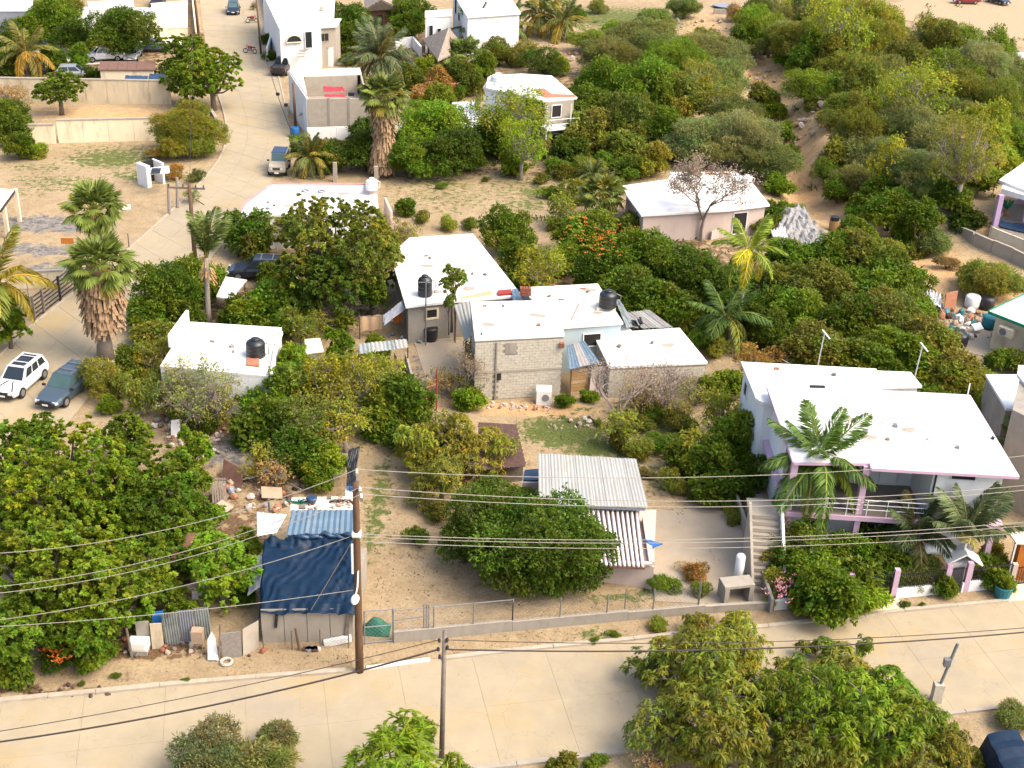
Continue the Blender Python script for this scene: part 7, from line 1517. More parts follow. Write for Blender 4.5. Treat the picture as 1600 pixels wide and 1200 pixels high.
for a in [(1175, 1110, 26, 'dry', 'dry'), (1330, 1140, 28, 'dry', 'dry'), (1110, 1075, 20, 'dry', 'dry'), (1225, 1140, 22, 'dry', 'dry'), (1260, 1010, 18, 'mango', 'olive'), (1350, 1010, 22, 'mango', 'green')]: tree(*a, group='drooping leaf trees along the near kerb')
for a in [(660, 340, 14, 'scrub', 'olive'), (700, 350, 16, 'scrub', 'yellow'), (735, 350, 14, 'scrub', 'green'), (860, 300, 16, 'scrub', 'green'), (845, 280, 12, 'scrub', 'olive'), (690, 290, 8, 'scrub', 'green'), (760, 280, 6, 'scrub', 'green'), (885, 270, 18, 'scrub', 'olive'), (940, 250, 24, 'small', 'green'), (960, 290, 20, 'scrub', 'olive'), (870, 350, 16, 'scrub', 'olive'),
          (1180, 70, 20, 'scrub', 'greygreen'), (1220, 205, 24, 'small', 'green'), (1290, 265, 24, 'scrub', 'green'), (1310, 295, 24, 'small', 'green'), (1300, 185, 26, 'scrub', 'olive'), (1235, 330, 20, 'scrub', 'olive'), (1230, 240, 20, 'small', 'bright'), (1100, 55, 20, 'scrub', 'olive'), (1390, 390, 22, 'scrub', 'olive'), (1430, 390, 22, 'scrub', 'olive'), (1480, 410, 16, 'scrub', 'brown'), (1450, 300, 26, 'feather', 'greygreen'), (1470, 260, 30, 'small', 'olive'), (1420, 290, 26, 'small', 'green'), (900, 20, 20, 'scrub', 'green'), (935, 10, 16, 'scrub', 'olive'), (960, 45, 18, 'scrub', 'bright')]: tree(*a)
for a in [(648, 835, 24, 'scrub', 'green'), (882, 624, 15, 'small', 'bright'), (921, 618, 13, 'small', 'bright'), (1000, 610, 44, 'dry', 'dry'), (1030, 620, 26, 'dry', 'brown'), (968, 665, 30, 'sparse', 'olive'), (970, 690, 18, 'small', 'yellow'), (1000, 660, 18, 'scrub', 'olive'),
          (1125, 640, 42, 'sparse', 'yellow'), (1150, 690, 54, 'small', 'bright'), (1110, 720, 46, 'small', 'green'), (1180, 725, 36, 'small', 'green'), (1090, 690, 34, 'sparse', 'yellow'), (1120, 760, 34, 'small', 'green'), (1065, 715, 24, 'small', 'bright'), (1090, 610, 28, 'dry', 'olive'), (1115, 605, 24, 'small', 'green'), (1075, 590, 16, 'small', 'bright'), (1065, 660, 24, 'scrub', 'olive'), (1155, 760, 24, 'small', 'green'),
          (1040, 912, 20, 'scrub', 'bright'), (1088, 895, 20, 'scrub', 'rust'), (1095, 920, 18, 'scrub', 'olive'), (1172, 880, 9, 'scrub', 'bright'), (1176, 900, 9, 'scrub', 'green'), (1148, 805, 16, 'scrub', 'olive'), (1072, 885, 12, 'dry', 'rust')]: tree(*a)
# --- garden by the fence
for a in [(1250, 850, 44, 'sparse', 'green'), (1225, 880, 30, 'small', 'olive'), (1270, 900, 50, 'small', 'green'), (1320, 860, 48, 'small', 'bright'), (1370, 840, 40, 'small', 'green'), (1390, 880, 38, 'small', 'green'), (1300, 925, 62, 'small', 'bright'), (1225, 850, 34, 'small', 'olive'), (1215, 905, 22, 'sparse', 'yellow'), (1285, 870, 46, 'small', 'green'), (1340, 895, 40, 'small', 'green'), (1345, 930, 34, 'small', 'bright'), (1250, 930, 30, 'small', 'bright'), (1245, 830, 26, 'sparse', 'yellow'), (1475, 915, 22, 'small', 'bright'), (1560, 905, 24, 'small', 'bright'), (1535, 880, 26, 'small', 'green'), (1555, 865, 22, 'small', 'yellow'), (1430, 885, 34, 'feather', 'greygreen'), (1415, 945, 8, 'scrub', 'green'), (1440, 945, 6, 'scrub', 'green')]: tree(*a, group='garden shrubs before the two storey house')
# --- upper centre
for a in [(795, 360, 46, 'small', 'bright'), (810, 400, 40, 'small', 'green'), (850, 415, 44, 'sparse', 'lime'), (825, 440, 26, 'small', 'green'), (885, 405, 30, 'small', 'bright'), (930, 370, 42, 'small', 'green'), (905, 350, 26, 'small', 'olive'), (880, 325, 24, 'sparse', 'olive'), (905, 300, 24, 'scrub', 'olive'), (1000, 400, 58, 'small', 'bright'), (1060, 425, 56, 'small', 'green'), (985, 455, 46, 'small', 'green'), (1045, 475, 50, 'small', 'bright'), (1105, 445, 42, 'small', 'deep'), (930, 425, 34, 'small', 'green'), (985, 350, 24, 'scrub', 'olive'),
          (1110, 520, 34, 'scrub', 'green'), (635, 322, 17, 'small', 'green'), (670, 200, 56, 'small', 'bright'), (640, 245, 40, 'small', 'green'), (705, 235, 44, 'small', 'deep'), (680, 160, 28, 'small', 'bright'), (570, 230, 42, 'small', 'deep'), (590, 205, 30, 'small', 'deep'), (530, 240, 32, 'small', 'olive'), (500, 245, 28, 'small', 'green'), (555, 190, 20, 'small', 'deep'),
          (795, 175, 52, 'sparse', 'light'), (815, 220, 46, 'sparse', 'light'), (775, 215, 36, 'small', 'bright'), (800, 255, 22, 'small', 'bright'), (740, 245, 22, 'small', 'green'), (545, 30, 34, 'small', 'deep'), (540, 60, 26, 'small', 'deep'), (640, 18, 34, 'small', 'green'), (635, 40, 26, 'small', 'green'), (545, 92, 12, 'small', 'green'), (625, 85, 20, 'sparse', 'olive'),
          (640, 118, 24, 'small', 'olive'), (668, 102, 22, 'small', 'light'), (690, 128, 26, 'small', 'rust'), (730, 120, 30, 'small', 'olive'), (660, 145, 18, 'small', 'rust'), (755, 105, 26, 'small', 'green'), (850, 95, 36, 'scrub', 'deep'), (815, 85, 28, 'scrub', 'olive'), (872, 100, 20, 'small', 'light'), (780, 80, 24, 'small', 'olive'), (612, 52, 14, 'small', 'yellow'), (710, 145, 16, 'scrub', 'green'),
          (890, 235, 30, 'small', 'deep'), (875, 262, 22, 'scrub', 'green'), (920, 262, 26, 'scrub', 'olive'), (850, 235, 18, 'scrub', 'brown'), (470, 225, 18, 'small', 'green'), (418, 60, 10, 'small', 'deep'), (422, 85, 10, 'small', 'green')]: tree(*a)
# --- big wood right of centre
gW = 'feathery and leafy trees of the wood behind the back houses'
for a in [(1000, 65, 54, 'feather', 'greygreen'), (950, 85, 46, 'feather', 'greygreen'), (1055, 95, 54, 'feather', 'green'), (1110, 75, 46, 'feather', 'greygreen'), (920, 60, 28, 'feather', 'olive'), (945, 130, 46, 'small', 'bright'), (1010, 140, 56, 'small', 'green'), (1075, 150, 50, 'small', 'olive'), (930, 170, 44, 'small', 'green'), (985, 190, 50, 'small', 'olive'), (1040, 200, 46, 'small', 'green'), (915, 140, 30, 'ficus', 'green'), (925, 210, 36, 'small', 'olive'), (975, 225, 34, 'small', 'olive'),
          (1125, 125, 42, 'feather', 'greygreen'), (1140, 90, 36, 'feather', 'sage'), (1130, 160, 34, 'sparse', 'olive'), (1090, 120, 36, 'sparse', 'olive'), (1100, 215, 52, 'feather', 'sage'), (1165, 215, 62, 'feather', 'sage'), (1205, 250, 42, 'feather', 'greygreen'), (1150, 185, 46, 'feather', 'greygreen'), (1075, 230, 36, 'feather', 'sage'), (1020, 250, 32, 'small', 'yellow'), (985, 262, 24, 'small', 'green'), (1190, 150, 24, 'small', 'olive'), (1210, 170, 22, 'small', 'bright'), (1025, 30, 26, 'feather', 'greygreen'), (1070, 10, 24, 'feather', 'greygreen'), (1215, 285, 22, 'small', 'bright'), (1150, 20, 20, 'scrub', 'brown')]: tree(*a, group=gW)
# --- thicket right of centre
gT = 'leafy trees of the thicket right of the block houses'
for a in [(1240, 400, 46, 'small', 'green'), (1225, 440, 40, 'small', 'olive'), (1295, 405, 44, 'small', 'green'), (1345, 400, 44, 'small', 'olive'), (1395, 430, 46, 'small', 'green'), (1290, 450, 52, 'small', 'olive'), (1350, 455, 46, 'small', 'green'), (1250, 490, 50, 'small', 'bright'), (1320, 505, 50, 'small', 'green'), (1385, 490, 52, 'small', 'olive'), (1430, 480, 36, 'small', 'green'), (1200, 480, 36, 'small', 'green'), (1210, 520, 34, 'small', 'deep'), (1275, 540, 48, 'small', 'olive'), (1340, 555, 44, 'small', 'bright'), (1400, 545, 50, 'small', 'green'), (1450, 530, 42, 'small', 'olive'), (1455, 575, 46, 'small', 'bright'), (1500, 590, 46, 'small', 'yellow'), (1545, 600, 30, 'small', 'green'), (1560, 560, 26, 'small', 'green'), (1590, 562, 22, 'small', 'olive'), (1165, 500, 34, 'small', 'deep'), (1130, 480, 36, 'small', 'green'), (1175, 560, 34, 'sparse', 'rust'), (1215, 558, 24, 'sparse', 'rust'), (1145, 595, 26, 'small', 'bright'), (1320, 375, 30, 'small', 'bright'), (1460, 620, 30, 'small', 'green'), (1480, 630, 34, 'scrub', 'olive'), (1560, 650, 26, 'scrub', 'olive'), (1155, 440, 34, 'small', 'deep'), (1120, 545, 24, 'scrub', 'olive'), (1400, 585, 34, 'small', 'green'), (1440, 440, 26, 'scrub', 'green'), (1530, 635, 34, 'scrub', 'olive'), (1590, 620, 20, 'small', 'bright')]: tree(*a, group=gT)
for a in [(1210, 335, 28, 'small', 'green'), (1345, 362, 32, 'small', 'bright'), (1200, 350, 20, 'small', 'olive'), (1390, 325, 34, 'small', 'green'), (1440, 335, 40, 'small', 'green'), (1490, 300, 34, 'small', 'green'), (1520, 270, 34, 'small', 'bright'), (1410, 368, 28, 'small', 'green'), (1460, 375, 26, 'feather', 'greygreen'), (1550, 435, 40, 'feather', 'olive'), (1520, 425, 26, 'small', 'olive'), (1595, 445, 14, 'scrub', 'green'), (1510, 345, 22, 'small', 'deep'), (1370, 300, 32, 'small', 'green'), (1340, 330, 24, 'scrub', 'green'), (1345, 225, 46, 'feather', 'sage'), (1390, 250, 44, 'feather', 'sage'), (1335, 280, 36, 'feather', 'greygreen'), (1310, 240, 30, 'small', 'olive'), (1270, 165, 20, 'scrub', 'olive'), (1420, 210, 34, 'feather', 'greygreen'), (1545, 245, 36, 'small', 'lime'), (1585, 235, 30, 'small', 'bright')]: tree(*a, group='trees on the slope left of the lilac porch house')
# --- hillside scrub: individually planted over the measured area
POLY = [(1160, 0), (1300, -5), (1365, 22), (1400, 30), (1500, 45), (1545, 75), (1610, 100), (1610, 240), (1540, 230), (1500, 280), (1400, 270), (1310, 200), (1280, 150), (1215, 90), (1165, 50)]
def inpoly(x, y, P_):
    c = False; n = len(P_)
    for i in range(n):
        (x1, y1), (x2, y2) = P_[i], P_[(i+1) % n]
        if (y1 > y) != (y2 > y) and x < (x2-x1)*(y-y1)/(y2-y1)+x1: c = not c
    return c
rs = random.Random(5); bare = [(1200, 105, 26), (1225, 150, 30), (1270, 195, 50), (1100, 40, 30), (1465, 170, 20), (1330, 130, 12), (1320, 12, 26), (1490, 165, 22)]
yy = -8
while yy < 285:
    stp = 25+yy*.035; xx = 1150+rs.uniform(0, 20)
    while xx < 1615:
        x = xx+rs.uniform(-9, 9); y = yy+rs.uniform(-7, 7)
        if inpoly(x, y, POLY) and not any(math.hypot(x-a, (y-b)*1.5) < r for a, b, r in bare):
            k = rs.random(); kind = 'feather' if k < .5 else ('small' if k < .72 else ('sparse' if k < .88 else 'scrub')); col = rs.choice(['greygreen', 'olive', 'sage', 'olive'] if kind == 'feather' else ['green', 'olive', 'bright', 'olive', 'yellow', 'lime'])
            tree(x, y, rs.choice([.65, .9, 1.1, 1.4, 1.6])*rs.uniform(.85, 1.1)*stp, kind, col, 'scrub trees on the sandy hillside', zs=rs.uniform(.85, 1.45))
        xx += stp*1.28
    yy += stp*.72
# --- upper left
for a in [(12, 185, 42, 'small', 'green'), (12, 150, 28, 'dry', 'brown'), (28, 225, 28, 'small', 'bright'), (60, 235, 18, 'scrub', 'light'), (92, 140, 33, 'tuft', 'green'), (85, 30, 42, 'small', 'green'), (115, 55, 34, 'small', 'deep'), (50, 45, 34, 'small', 'bright'), (20, 65, 34, 'small', 'deep'), (190, 48, 46, 'small', 'deep'), (175, 30, 26, 'small', 'olive'), (125, 88, 22, 'small', 'green'), (146, 115, 17, 'small', 'deep'), (80, 90, 26, 'small', 'deep'), (15, 105, 26, 'small', 'deep'), (285, 80, 40, 'tuft', 'green'), (332, 115, 46, 'tuft', 'bright'), (290, 130, 28, 'tuft', 'green'), (310, 60, 14, 'dry', 'rust'), (262, 110, 22, 'tuft', 'deep'), (100, 10, 26, 'feather', 'olive'), (65, 15, 26, 'feather', 'olive'),
          (290, 200, 50, 'feather', 'yellow'), (275, 225, 30, 'feather', 'yellow'), (310, 225, 28, 'feather', 'olive'), (300, 170, 30, 'feather', 'olive'), (248, 238, 16, 'scrub', 'rust'), (275, 268, 16, 'scrub', 'rust'), (305, 275, 14, 'scrub', 'greygreen'), (10, 465, 28, 'small', 'bright'), (12, 510, 32, 'tuft', 'bright'), (140, 478, 10, 'scrub', 'olive'), (300, 300, 18, 'dry', 'greygreen'), (395, 8, 8, 'dry', 'brown')]: tree(*a)
plant_all()
# bare grey tree in front of the right back house
def bare_tree(label, px, L0, r0, d0, seed, col, nleaf=6, lsz=.15, spread=.5):
    t = thing('bare_tree', label, 'tree', G(*px)); b0 = G(*px); rr = random.Random(seed); mb = MB(); tips = []
    def grow(p, d, L_, r, dep):
        e = p+d*L_; mb.tube([p, p.lerp(e, .5)+Vector((rr.uniform(-.08, .08), rr.uniform(-.05, .05), rr.uniform(-.03, .06)))*L_, e], [r, r*.8, r*.62], 5 if dep < 3 else 3, cap=False)
        if dep >= 3: tips.append(e)
        if dep >= 6: return
        for _ in range(3 if dep in (0, 1, 4) else 2): grow(e, (d+Vector((rr.gauss(0, spread), rr.gauss(0, spread), rr.gauss(.1, .3)))).normalized(), L_*rr.uniform(.68, .86), max(r*.64, .016), dep+1)
    grow(b0, Vector(d0), L0, r0, 0); mb.build('trunk', 'bark_dry', t)
    rg = np.random.default_rng(seed); TP = np.array([list(x-b0) for x in tips]); TP = np.repeat(TP, nleaf, 0)+rg.normal(size=(len(TP)*nleaf, 3))*.26
    v_, t_ = leaves(TP, rg.normal(size=TP.shape), np.full(len(TP), lsz), np.full(len(TP), lsz*.6), np.ones((len(TP), 3))*rg.uniform(.6, 1.3, (len(TP), 1)), rg)
    o = bpy.data.objects.new('crown', to_mesh([v_], [t_], 'crown', 'leaf')); COL.objects.link(o); o.parent = t; o.color = (*col, 1)
bare_tree('bare brownish pink tree before the white roof at the right back', (1095, 376), 1.9, .2, (.02, 0, 1), 3, (.25, .19, .13), 9, .2)
bare_tree('bare leaning tree with pinkish twigs before the low block house', (968, 690), 1.7, .16, (-.05, .1, 1), 8, (.34, .26, .2), 3, .12, .6)
bare_tree('second bare pinkish tree at the right of the low block house', (1030, 650), 1.0, .1, (.3, 0, .9), 12, (.36, .27, .22), 4, .12, .6)
bare_tree('bare thin tree left of the block house wall', (728, 628), 1.0, .08, (-.1, .1, 1), 15, (.30, .22, .12), 3, .12, .5)
# flowers: petals clusters as individual blossoms tufts
def blossoms(label, spots, m, group, n=16, r=.7, zh=2.5, s_=.16):
    mb = MB()
    for k, (u, v) in enumerate(spots):
        c = G(u, v, zh)
        for _ in range(n):
            q = c+Vector((random.gauss(0, r*.5), random.gauss(0, r*.5), random.gauss(0, r*.3)))
            for j in range(3):
                a_ = j*2.1+random.random(); d1 = Vector((math.cos(a_), math.sin(a_), .4))*s_; d2 = Vector((math.cos(a_+.7), math.sin(a_+.7), .5))*s_; mb.add([q, q+d1, q+d1+d2*.3+Vector((0, 0, .03)), q+d2], [(0, 1, 2, 3)])
    mb.build('blossoms', m, label=label, cat='blossoms', kind='stuff')
blossoms('cluster of orange flowers on the flame tree left of the bare tree', [(908, 360), (935, 365), (960, 362), (985, 368), (930, 385), (942, 395), (895, 372), (955, 380), (915, 345)], 'flower_orange', 'orange flower clusters', n=9, r=1.3, zh=3.9, s_=.13)
blossoms('orange trumpet blossoms hanging in the leaves above the lower left kerb', [(8, 1010), (75, 1018), (92, 1016), (92, 1033)], 'flower_orange', 'orange blossoms lower left', 8, .35, 1.4)
blossoms('pink blossoms at the left end of the pink posted fence', [(1217, 915), (1222, 925), (1232, 905), (1300, 870), (1262, 875)], 'flower_pink', 'pink blossoms on the fence', 12, .5, 1.6, .12)
blossoms('reddish blossoms in the garden below the palapa', [(690, 125), (655, 145), (700, 135), (672, 132)], 'terracotta', 'reddish garden blossoms', 12, 1.0, 2.0, .22)

# ------------------------------------------------------------ palms
def frond_mesh(L_, droop, wd, nl, rng, name, sweep=.9):
    """pinnate frond along +X from origin, arching down"""
    V = []; T_ = []; n = nl; s = np.linspace(.12, 1, n); x = L_*(s-.18*droop*s**2); z = L_*(.25*s-droop*s**2.2*.75)
    dx = np.gradient(x); dz = np.gradient(z); d = np.stack([dx, 0*dx, dz], 1); d = norm(d); P = np.stack([x, 0*x, z], 1)
    for sg in (-1, 1):
        D = d*sweep+np.array([0, sg*1., -.25]); D = D+rng.normal(size=D.shape)*.12; ln = wd*np.sin(np.pi*np.clip(s*.85+.12, 0, 1))**.6
        v, t = leaves(P, D, ln, np.full(n, L_*.028), np.ones((n, 3))*rng.uniform(.75, 1.25, (n, 1)), rng, .35); V.append(v); T_.append(t)
    # rachis
    q = np.stack([x, 0*x, z], 1); w_ = .025*L_*(1-s*.8)[:, None]
    a = q[:-1]+np.array([0, 1, 0])*w_[:-1]; b = q[1:]+np.array([0, 1, 0])*w_[1:]; c = q[1:]-np.array([0, 1, 0])*w_[1:]; e = q[:-1]-np.array([0, 1, 0])*w_[:-1]
    V.append(np.stack([a, b, c, e], 1).reshape(-1, 3)); T_.append(np.tile(np.array([[1.9, 1.4, 1.3]]), (len(a)*4, 1)))
    q0 = np.array([0, 0, 0.]); V.append(np.array([[0, .03*L_, 0], [x[0], w_[0, 0], z[0]], [x[0], -w_[0, 0], z[0]], [0, -.03*L_, 0]])); T_.append(np.tile(np.array([[1.9, 1.4, 1.3]]), (4, 1)))
    return to_mesh(V, T_, name, 'frond_leaf')
def fan_mesh(L_, R, rng, name, droop=.3):
    V = []; T_ = []; n = 22; ang = np.linspace(-1.9, 1.9, n); hub = np.array([L_, 0, -.1*L_])
    D = np.stack([np.cos(ang), np.sin(ang), .0*ang-.1], 1); P = np.tile(hub, (n, 1))
    v, t = leaves(P, D, R*rng.uniform(.85, 1.05, n)*(.8+.2*np.cos(ang)), np.full(n, R*.2), np.ones((n, 3))*rng.uniform(.8, 1.2, (n, 1)), rng, droop); V.append(v); T_.append(t)
    V.append(np.array([[0, .04, 0], [L_, .025, -.1*L_], [L_, -.025, -.1*L_], [0, -.04, 0]])); T_.append(np.tile(np.array([[2.0, 1.5, 1.3]]), (4, 1)))
    return to_mesh(V, T_, name, 'frond_leaf')
rg = np.random.default_rng(9)
FR = [frond_mesh(3.0, .35, .8, 52, rg, 'frond'), frond_mesh(3.0, .75, .8, 52, rg, 'frond'), frond_mesh(3.0, 1.05, .75, 52, rg, 'frond')]
FN = [fan_mesh(.85, .75, rg, 'fan_leaf', .2), fan_mesh(.95, .75, rg, 'fan_leaf', .45), fan_mesh(.8, .7, rg, 'fan_leaf', .7)]
def palm(label, base, crown, kind='coco', L_=3.0, n=18, col=(.085, .125, .022), r0=.2, skirt=0., trunk='palm_bark', group=None, elev=(75, -25), yellow=0., name='palm_tree', cr=None, up_=False):
    """base: photo pixel of the foot; crown: photo pixel of the crown heart"""
    B = G(*base); lo, hi = .2, 25.
    for _ in range(40):
        h_ = (lo+hi)/2
        if proj(B+Vector((0, 0, h_)))[1] > crown[1]: lo = h_
        else: hi = h_
    T0 = G(crown[0], crown[1], h_); T0 = B+Vector((T0.x-B.x, 0, h_)); s_ = L_/3.0
    t = thing(name, label, 'palm tree', B, group)
    mid = B.lerp(T0, .5)+Vector(((T0.x-B.x)*-.15, 0, 0)); mb = MB(); mb.tube([B-Vector((0, 0, .2)), B.lerp(mid, .4), mid, mid.lerp(T0, .5), T0], [r0*1.3, r0*1.05, r0, r0*.9, r0*.85], 10); mb.build('trunk', trunk, t, smooth=True)
    off = T0-B
    for k in range(n):
        f = (k+.5)/n; el = math.radians(elev[0]+(elev[1]-elev[0])*f+random.uniform(-7, 7)); az = k*2.39996+random.uniform(-.2, .2)
        me = (FR[0 if up_ else min(2, int(f*3))] if kind != 'fan' else FN[min(2, int(f*3))]); o = bpy.data.objects.new('frond' if kind != 'fan' else 'fan_leaf', me); COL.objects.link(o); o.parent = t
        o.location = off+Vector((math.cos(az), math.sin(az), 0))*r0*.5; o.rotation_euler = (random.uniform(-.25, .25), -el, az); sc = s_*random.uniform(.85, 1.1); o.scale = (sc, sc, sc)
        c = np.array(col)*random.uniform(.8, 1.2)
        if random.random() < yellow or (f > .85 and yellow > 0): c = c*np.array([2.0, 1.35, .9])
        o.color = (*c, 1)
    if skirt:
        rs_ = random.Random(2); mb = MB(); z1 = T0.z-.2; z0 = z1-skirt
        for k in range(int(120+150*skirt)):
            a_ = rs_.uniform(0, 6.28); zt_ = rs_.uniform(z0+.9, z1); rr_ = r0*(1.3+1.6*math.sin(min(1, (z1-zt_)/skirt)*3.0)*.6) if cr is None else cr(1-(zt_-z0)/skirt)
            p1 = V3(T0.lerp(B, (T0.z-zt_)/max(h_, .1)), zt_)+Vector((math.cos(a_), math.sin(a_), 0))*rr_*.75; L2 = rs_.uniform(.7, 1.3); a2 = a_+rs_.uniform(-.3, .3)
            p2 = p1+Vector((math.cos(a2)*rs_.uniform(.05, .6), math.sin(a2)*rs_.uniform(.05, .6), -L2)); w_ = Vector((-math.sin(a_), math.cos(a_), 0))*rs_.uniform(.05, .13)
            mb.add([p1-w_*.4, p1+w_*.4, p2+w_, p2-w_], [(0, 1, 2, 3)])
        prof = []
        for k in range(9): f = k/8; z_ = z0+skirt*f; prof.append(((cr(1-f) if cr else r0*1.6)*.5, z_))
        mb.lathe((T0.x*.8+B.x*.2, B.y, 0), prof, 12); mb.build('dead_leaf_skirt', 'dead_frond', t)
    return t
gP = 'palms in the picture'
skl = lambda f: .55+.5*f*(1-f)
palm('tall fan palm with thick brown skirt in front of its twin beside the street', (165, 560), (155, 415), 'fan', 4.5, 60, (.14, .18, .03), .5, 4.6, 'palm_bark', gP, (85, -60), .1, cr=lambda f: 1.75-.75*f)
palm('upper fan palm of the twin pair left of the street bend', (140, 470), (147, 325), 'fan', 4.1, 56, (.14, .18, .03), .25, .9, 'palm_bark', gP, (85, -60), .08)
palm('young coconut palm with upright fronds and fruit beside the crossarm pole', (326, 506), (322, 402), 'coco', 3.6, 9, (.12, .16, .035), .2, 0, 'bark_pale', gP, (88, 60), .0, up_=True)
mb = MB()
for k in range(40): a_ = random.uniform(0, 6.28); q = P0(322, 506); q = G(323, 410, 5.2)+Vector((.35*math.cos(a_), .35*math.sin(a_), random.uniform(-1.3, .4))); mb.beam(q, q+Vector((.3*math.cos(a_), .3*math.sin(a_), -.4)), .1, .03)
mb.build('dry_flower_stalks', 'wood_ochre', label='tan dry flower stalks below the upright coconut fronds', cat='palm stalks')
palm('coconut palm cut by the left edge beside the slatted fence', (-25, 560), (-8, 440), 'coco', 4.0, 18, (.13, .15, .02), .22, 0, 'palm_bark', gP, (70, -35), .25)
palm('tall dry skirted fan palm rising before the dark tree row', (598, 275), (600, 150), 'fan', 4.6, 56, (.14, .17, .03), .22, 7.0, 'palm_bark', gP, (80, -60), .1, cr=lambda f: 1.7-2.6*f if f < .35 else (.8 if f < .5 else .7+.8*math.sin(min(1, (f-.5)/.5)*3.1)**.7))
palm('date palm with arching grey green fronds above the skirted fan palm', (590, 150), (592, 92), 'date', 4.6, 34, (.10, .125, .05), .25, 0, 'palm_bark', gP, (80, -30), .05)
palm('smaller date palm crown behind the arching date palm', (575, 80), (578, 62), 'date', 3.4, 24, (.08, .12, .03), .25, 0, 'palm_bark', gP, (80, -30), .0)
palm('bushy yellowing palm beside the cream jeep', (482, 275), (484, 245), 'date', 2.5, 30, (.10, .125, .03), .25, 0, 'palm_bark', gP, (80, -40), .25)
palm('yellow fronded palm at the upper left in front of the dark trees', (42, 128), (40, 80), 'coco', 3.8, 22, (.15, .14, .025), .28, 1.5, 'palm_bark', gP, (65, -45), .35)
palm('bright yellow green coconut palm right of the thicket centre', (1150, 520), (1172, 392), 'coco', 2.9, 18, (.18, .24, .02), .17, 0, 'bark_pale', gP, (70, -40), .12)
palm('broad dark palm fronds below the yellow coconut palm', (1140, 540), (1135, 495), 'coco', 3.4, 14, (.07, .12, .02), .18, 0, 'palm_bark', gP, (60, -30), .1)
palm('large green palm in front of the balcony of the two storey house', (1270, 850), (1278, 722), 'coco', 3.7, 30, (.085, .15, .02), .2, 0, 'palm_bark', gP, (72, -25), .04)
palm('grey green palm before the white upper wall of the two storey house', (1510, 905), (1512, 838), 'date', 3.3, 16, (.10, .13, .05), .2, 0, 'bark_pale', gP, (75, 20), .08, up_=True)
palm('palm left of the grey green palm below the balcony rail', (1428, 890), (1430, 835), 'date', 2.6, 18, (.06, .085, .03), .18, 0, 'palm_bark', gP, (75, -15), .05)
palm('pale green palm beside the boundary wall at the right edge', (1590, 740), (1590, 700), 'date', 2.2, 20, (.09, .12, .02), .2, 0, 'palm_bark', gP, (80, -30), .1)
palm('dark fronded palm right of the palapa before the white villa', (748, 80), (745, 52), 'coco', 4.2, 18, (.07, .11, .025), .22, 0, 'palm_bark', gP, (80, -25), .05)
palm('bushy fan palm below the dark fronded palm right of the palapa', (725, 112), (722, 90), 'fan', 5.6, 40, (.12, .16, .03), .22, 0, 'palm_bark', gP, (80, -40), .05)
palm('palm above the right end of the white villa garden', (800, 62), (795, 42), 'coco', 3.8, 18, (.09, .13, .03), .22, 0, 'palm_bark', gP, (80, -30), .1)
palm('light green palm among the bushes right of the white villa', (845, 55), (845, 22), 'coco', 4.6, 24, (.12, .15, .03), .25, 0, 'palm_bark', gP, (75, -40), .3)
palm('yellowing palm beside the light green palm right of the villa', (880, 62), (878, 35), 'coco', 4.2, 22, (.13, .15, .03), .25, 0, 'palm_bark', gP, (75, -40), .35)
palm('fan palm left of the right back white house', (940, 345), (940, 305), 'fan', 4.2, 40, (.13, .16, .03), .25, 0, 'palm_bark', gP, (80, -30), .12)
palm('small palm in front of the roofless grey building', (513, 205), (513, 192), 'coco', 1.9, 12, (.05, .09, .025), .1, 0, 'palm_bark', gP, (60, -20), 0)
palm('low date palm clump behind the fan palm at the back house', (925, 290), (925, 275), 'date', 1.9, 18, (.10, .13, .03), .15, 0, 'palm_bark', gP, (80, 0), .1)

# ------------------------------------------------------------ grass, weeds and litter (nobody could count them)
def scatter_px(n, zones):
    out = []
    for (u, v, a, b, k) in zones:
        for _ in range(int(n*a*b*k/2500)):
            r_ = math.sqrt(random.random()); th_ = random.uniform(0, 6.28); out.append((u+a*1.05*r_*math.cos(th_), v+b*1.1*r_*math.sin(th_)))
    return out
def tufts(pts, name, label, cat, col, hgt, per=6, spread=.18, wd=.03):
    rg = np.random.default_rng(len(pts)); W3 = []
    for u, v in pts:
        p = G0(u, v)
        if not (-90 < p[0] < 100 and 35 < p[1] < 240): continue
        q_ = np.array(p[:2])-UA[:2]; tt = q_@snor
        if -0.1 < tt < W_ST+.1: continue
        p[2] = th(p[0], p[1]); W3.append(p)
    P = np.repeat(np.array(W3), per, 0); n = len(P); P = P+np.concatenate([rg.normal(size=(n, 2))*spread, np.zeros((n, 1))], 1); P[:, 2] -= .02
    D = rg.normal(size=(n, 3))*.6; D[:, 2] = rg.uniform(.5, 1.4, n)
    v, t = leaves(P, D, hgt*rg.uniform(.5, 1.3, n), np.full(n, wd)*rg.uniform(.7, 1.5, n), np.ones((n, 3))*rg.uniform(.65, 1.35, (n, 1))*np.stack([rg.uniform(.8, 1.5, n), np.ones(n), np.ones(n)], 1), rg, .3)
    o = bpy.data.objects.new(name, to_mesh([v], [t], name, 'leaf')); COL.objects.link(o); o.color = (*col, 1); set_props(o, label, cat, None, 'stuff')
tufts(scatter_px(26, ZG), 'grass', 'green grass and low weeds growing on the sandy lots', 'grass', (.07, .11, .022), .22, 8, .25, .045)
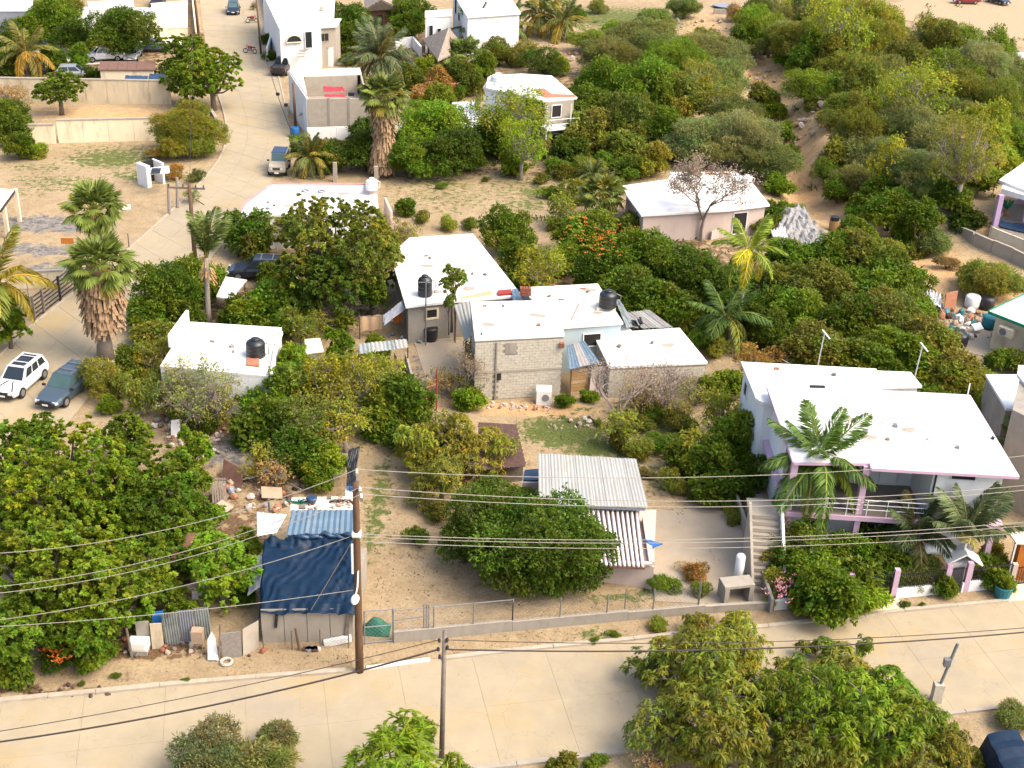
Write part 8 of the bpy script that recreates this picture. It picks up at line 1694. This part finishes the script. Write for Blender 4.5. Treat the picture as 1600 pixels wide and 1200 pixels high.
ZW = [(740, 300, 130, 35, .5), (640, 900, 70, 60, .6), (600, 780, 26, 100, .5), (180, 280, 110, 40, .4), (850, 1000, 200, 16, .7), (480, 1035, 160, 16, .7), (150, 1070, 150, 14, .6), (1040, 720, 60, 60, .9), (1000, 940, 110, 16, .7), (1100, 870, 30, 20, .6), (1500, 430, 60, 30, .6), (1230, 330, 60, 20, .6), (1070, 40, 80, 30, .7), (900, 60, 50, 30, .6), (1300, 985, 110, 10, .3), (1400, 160, 180, 90, .8), (480, 740, 60, 40, .4), (980, 1190, 60, 12, .5)]
tufts(scatter_px(22, ZW), 'dry_weeds', 'dry straw coloured weeds on the sandy ground', 'weeds', (.30, .22, .11), .2, 7, .3, .04)
ZU = [(1400, 150, 230, 150, .55), (1000, 150, 150, 110, .8), (1320, 480, 150, 120, .9), (1040, 440, 120, 70, .8), (520, 620, 150, 70, .8), (440, 480, 140, 40, .8), (660, 245, 160, 25, .7), (1110, 690, 60, 80, .9), (720, 120, 110, 40, .9), (120, 60, 140, 40, .6), (1450, 330, 110, 60, .6), (300, 620, 60, 50, .6), (230, 600, 60, 40, .6), (880, 330, 50, 30, .5), (860, 240, 70, 20, .6), (1330, 900, 130, 40, .8), (480, 710, 60, 40, .6), (1160, 740, 40, 50, .6), (880, 30, 90, 30, .6), (1490, 610, 70, 40, .8), (1200, 560, 60, 30, .6), (700, 720, 70, 40, .3)]
tufts(scatter_px(11, ZU), 'undergrowth', 'tangled low green undergrowth beneath the trees', 'undergrowth', (.10, .135, .022), .75, 12, .4, .16)
ZL = [(560, 1035, 260, 14, .6), (850, 1000, 200, 10, .6), (1090, 820, 50, 40, .4), (130, 1080, 140, 8, .8), (250, 1030, 80, 10, .9), (740, 960, 140, 26, .4), (770, 640, 120, 14, .8), (330, 690, 60, 26, .5), (650, 850, 60, 90, .4), (700, 300, 100, 30, .3)]
tufts(scatter_px(16, ZL), 'leaf_litter', 'brown fallen leaves scattered on the sand', 'litter', (.16, .09, .045), .12, 4, .35, .09)
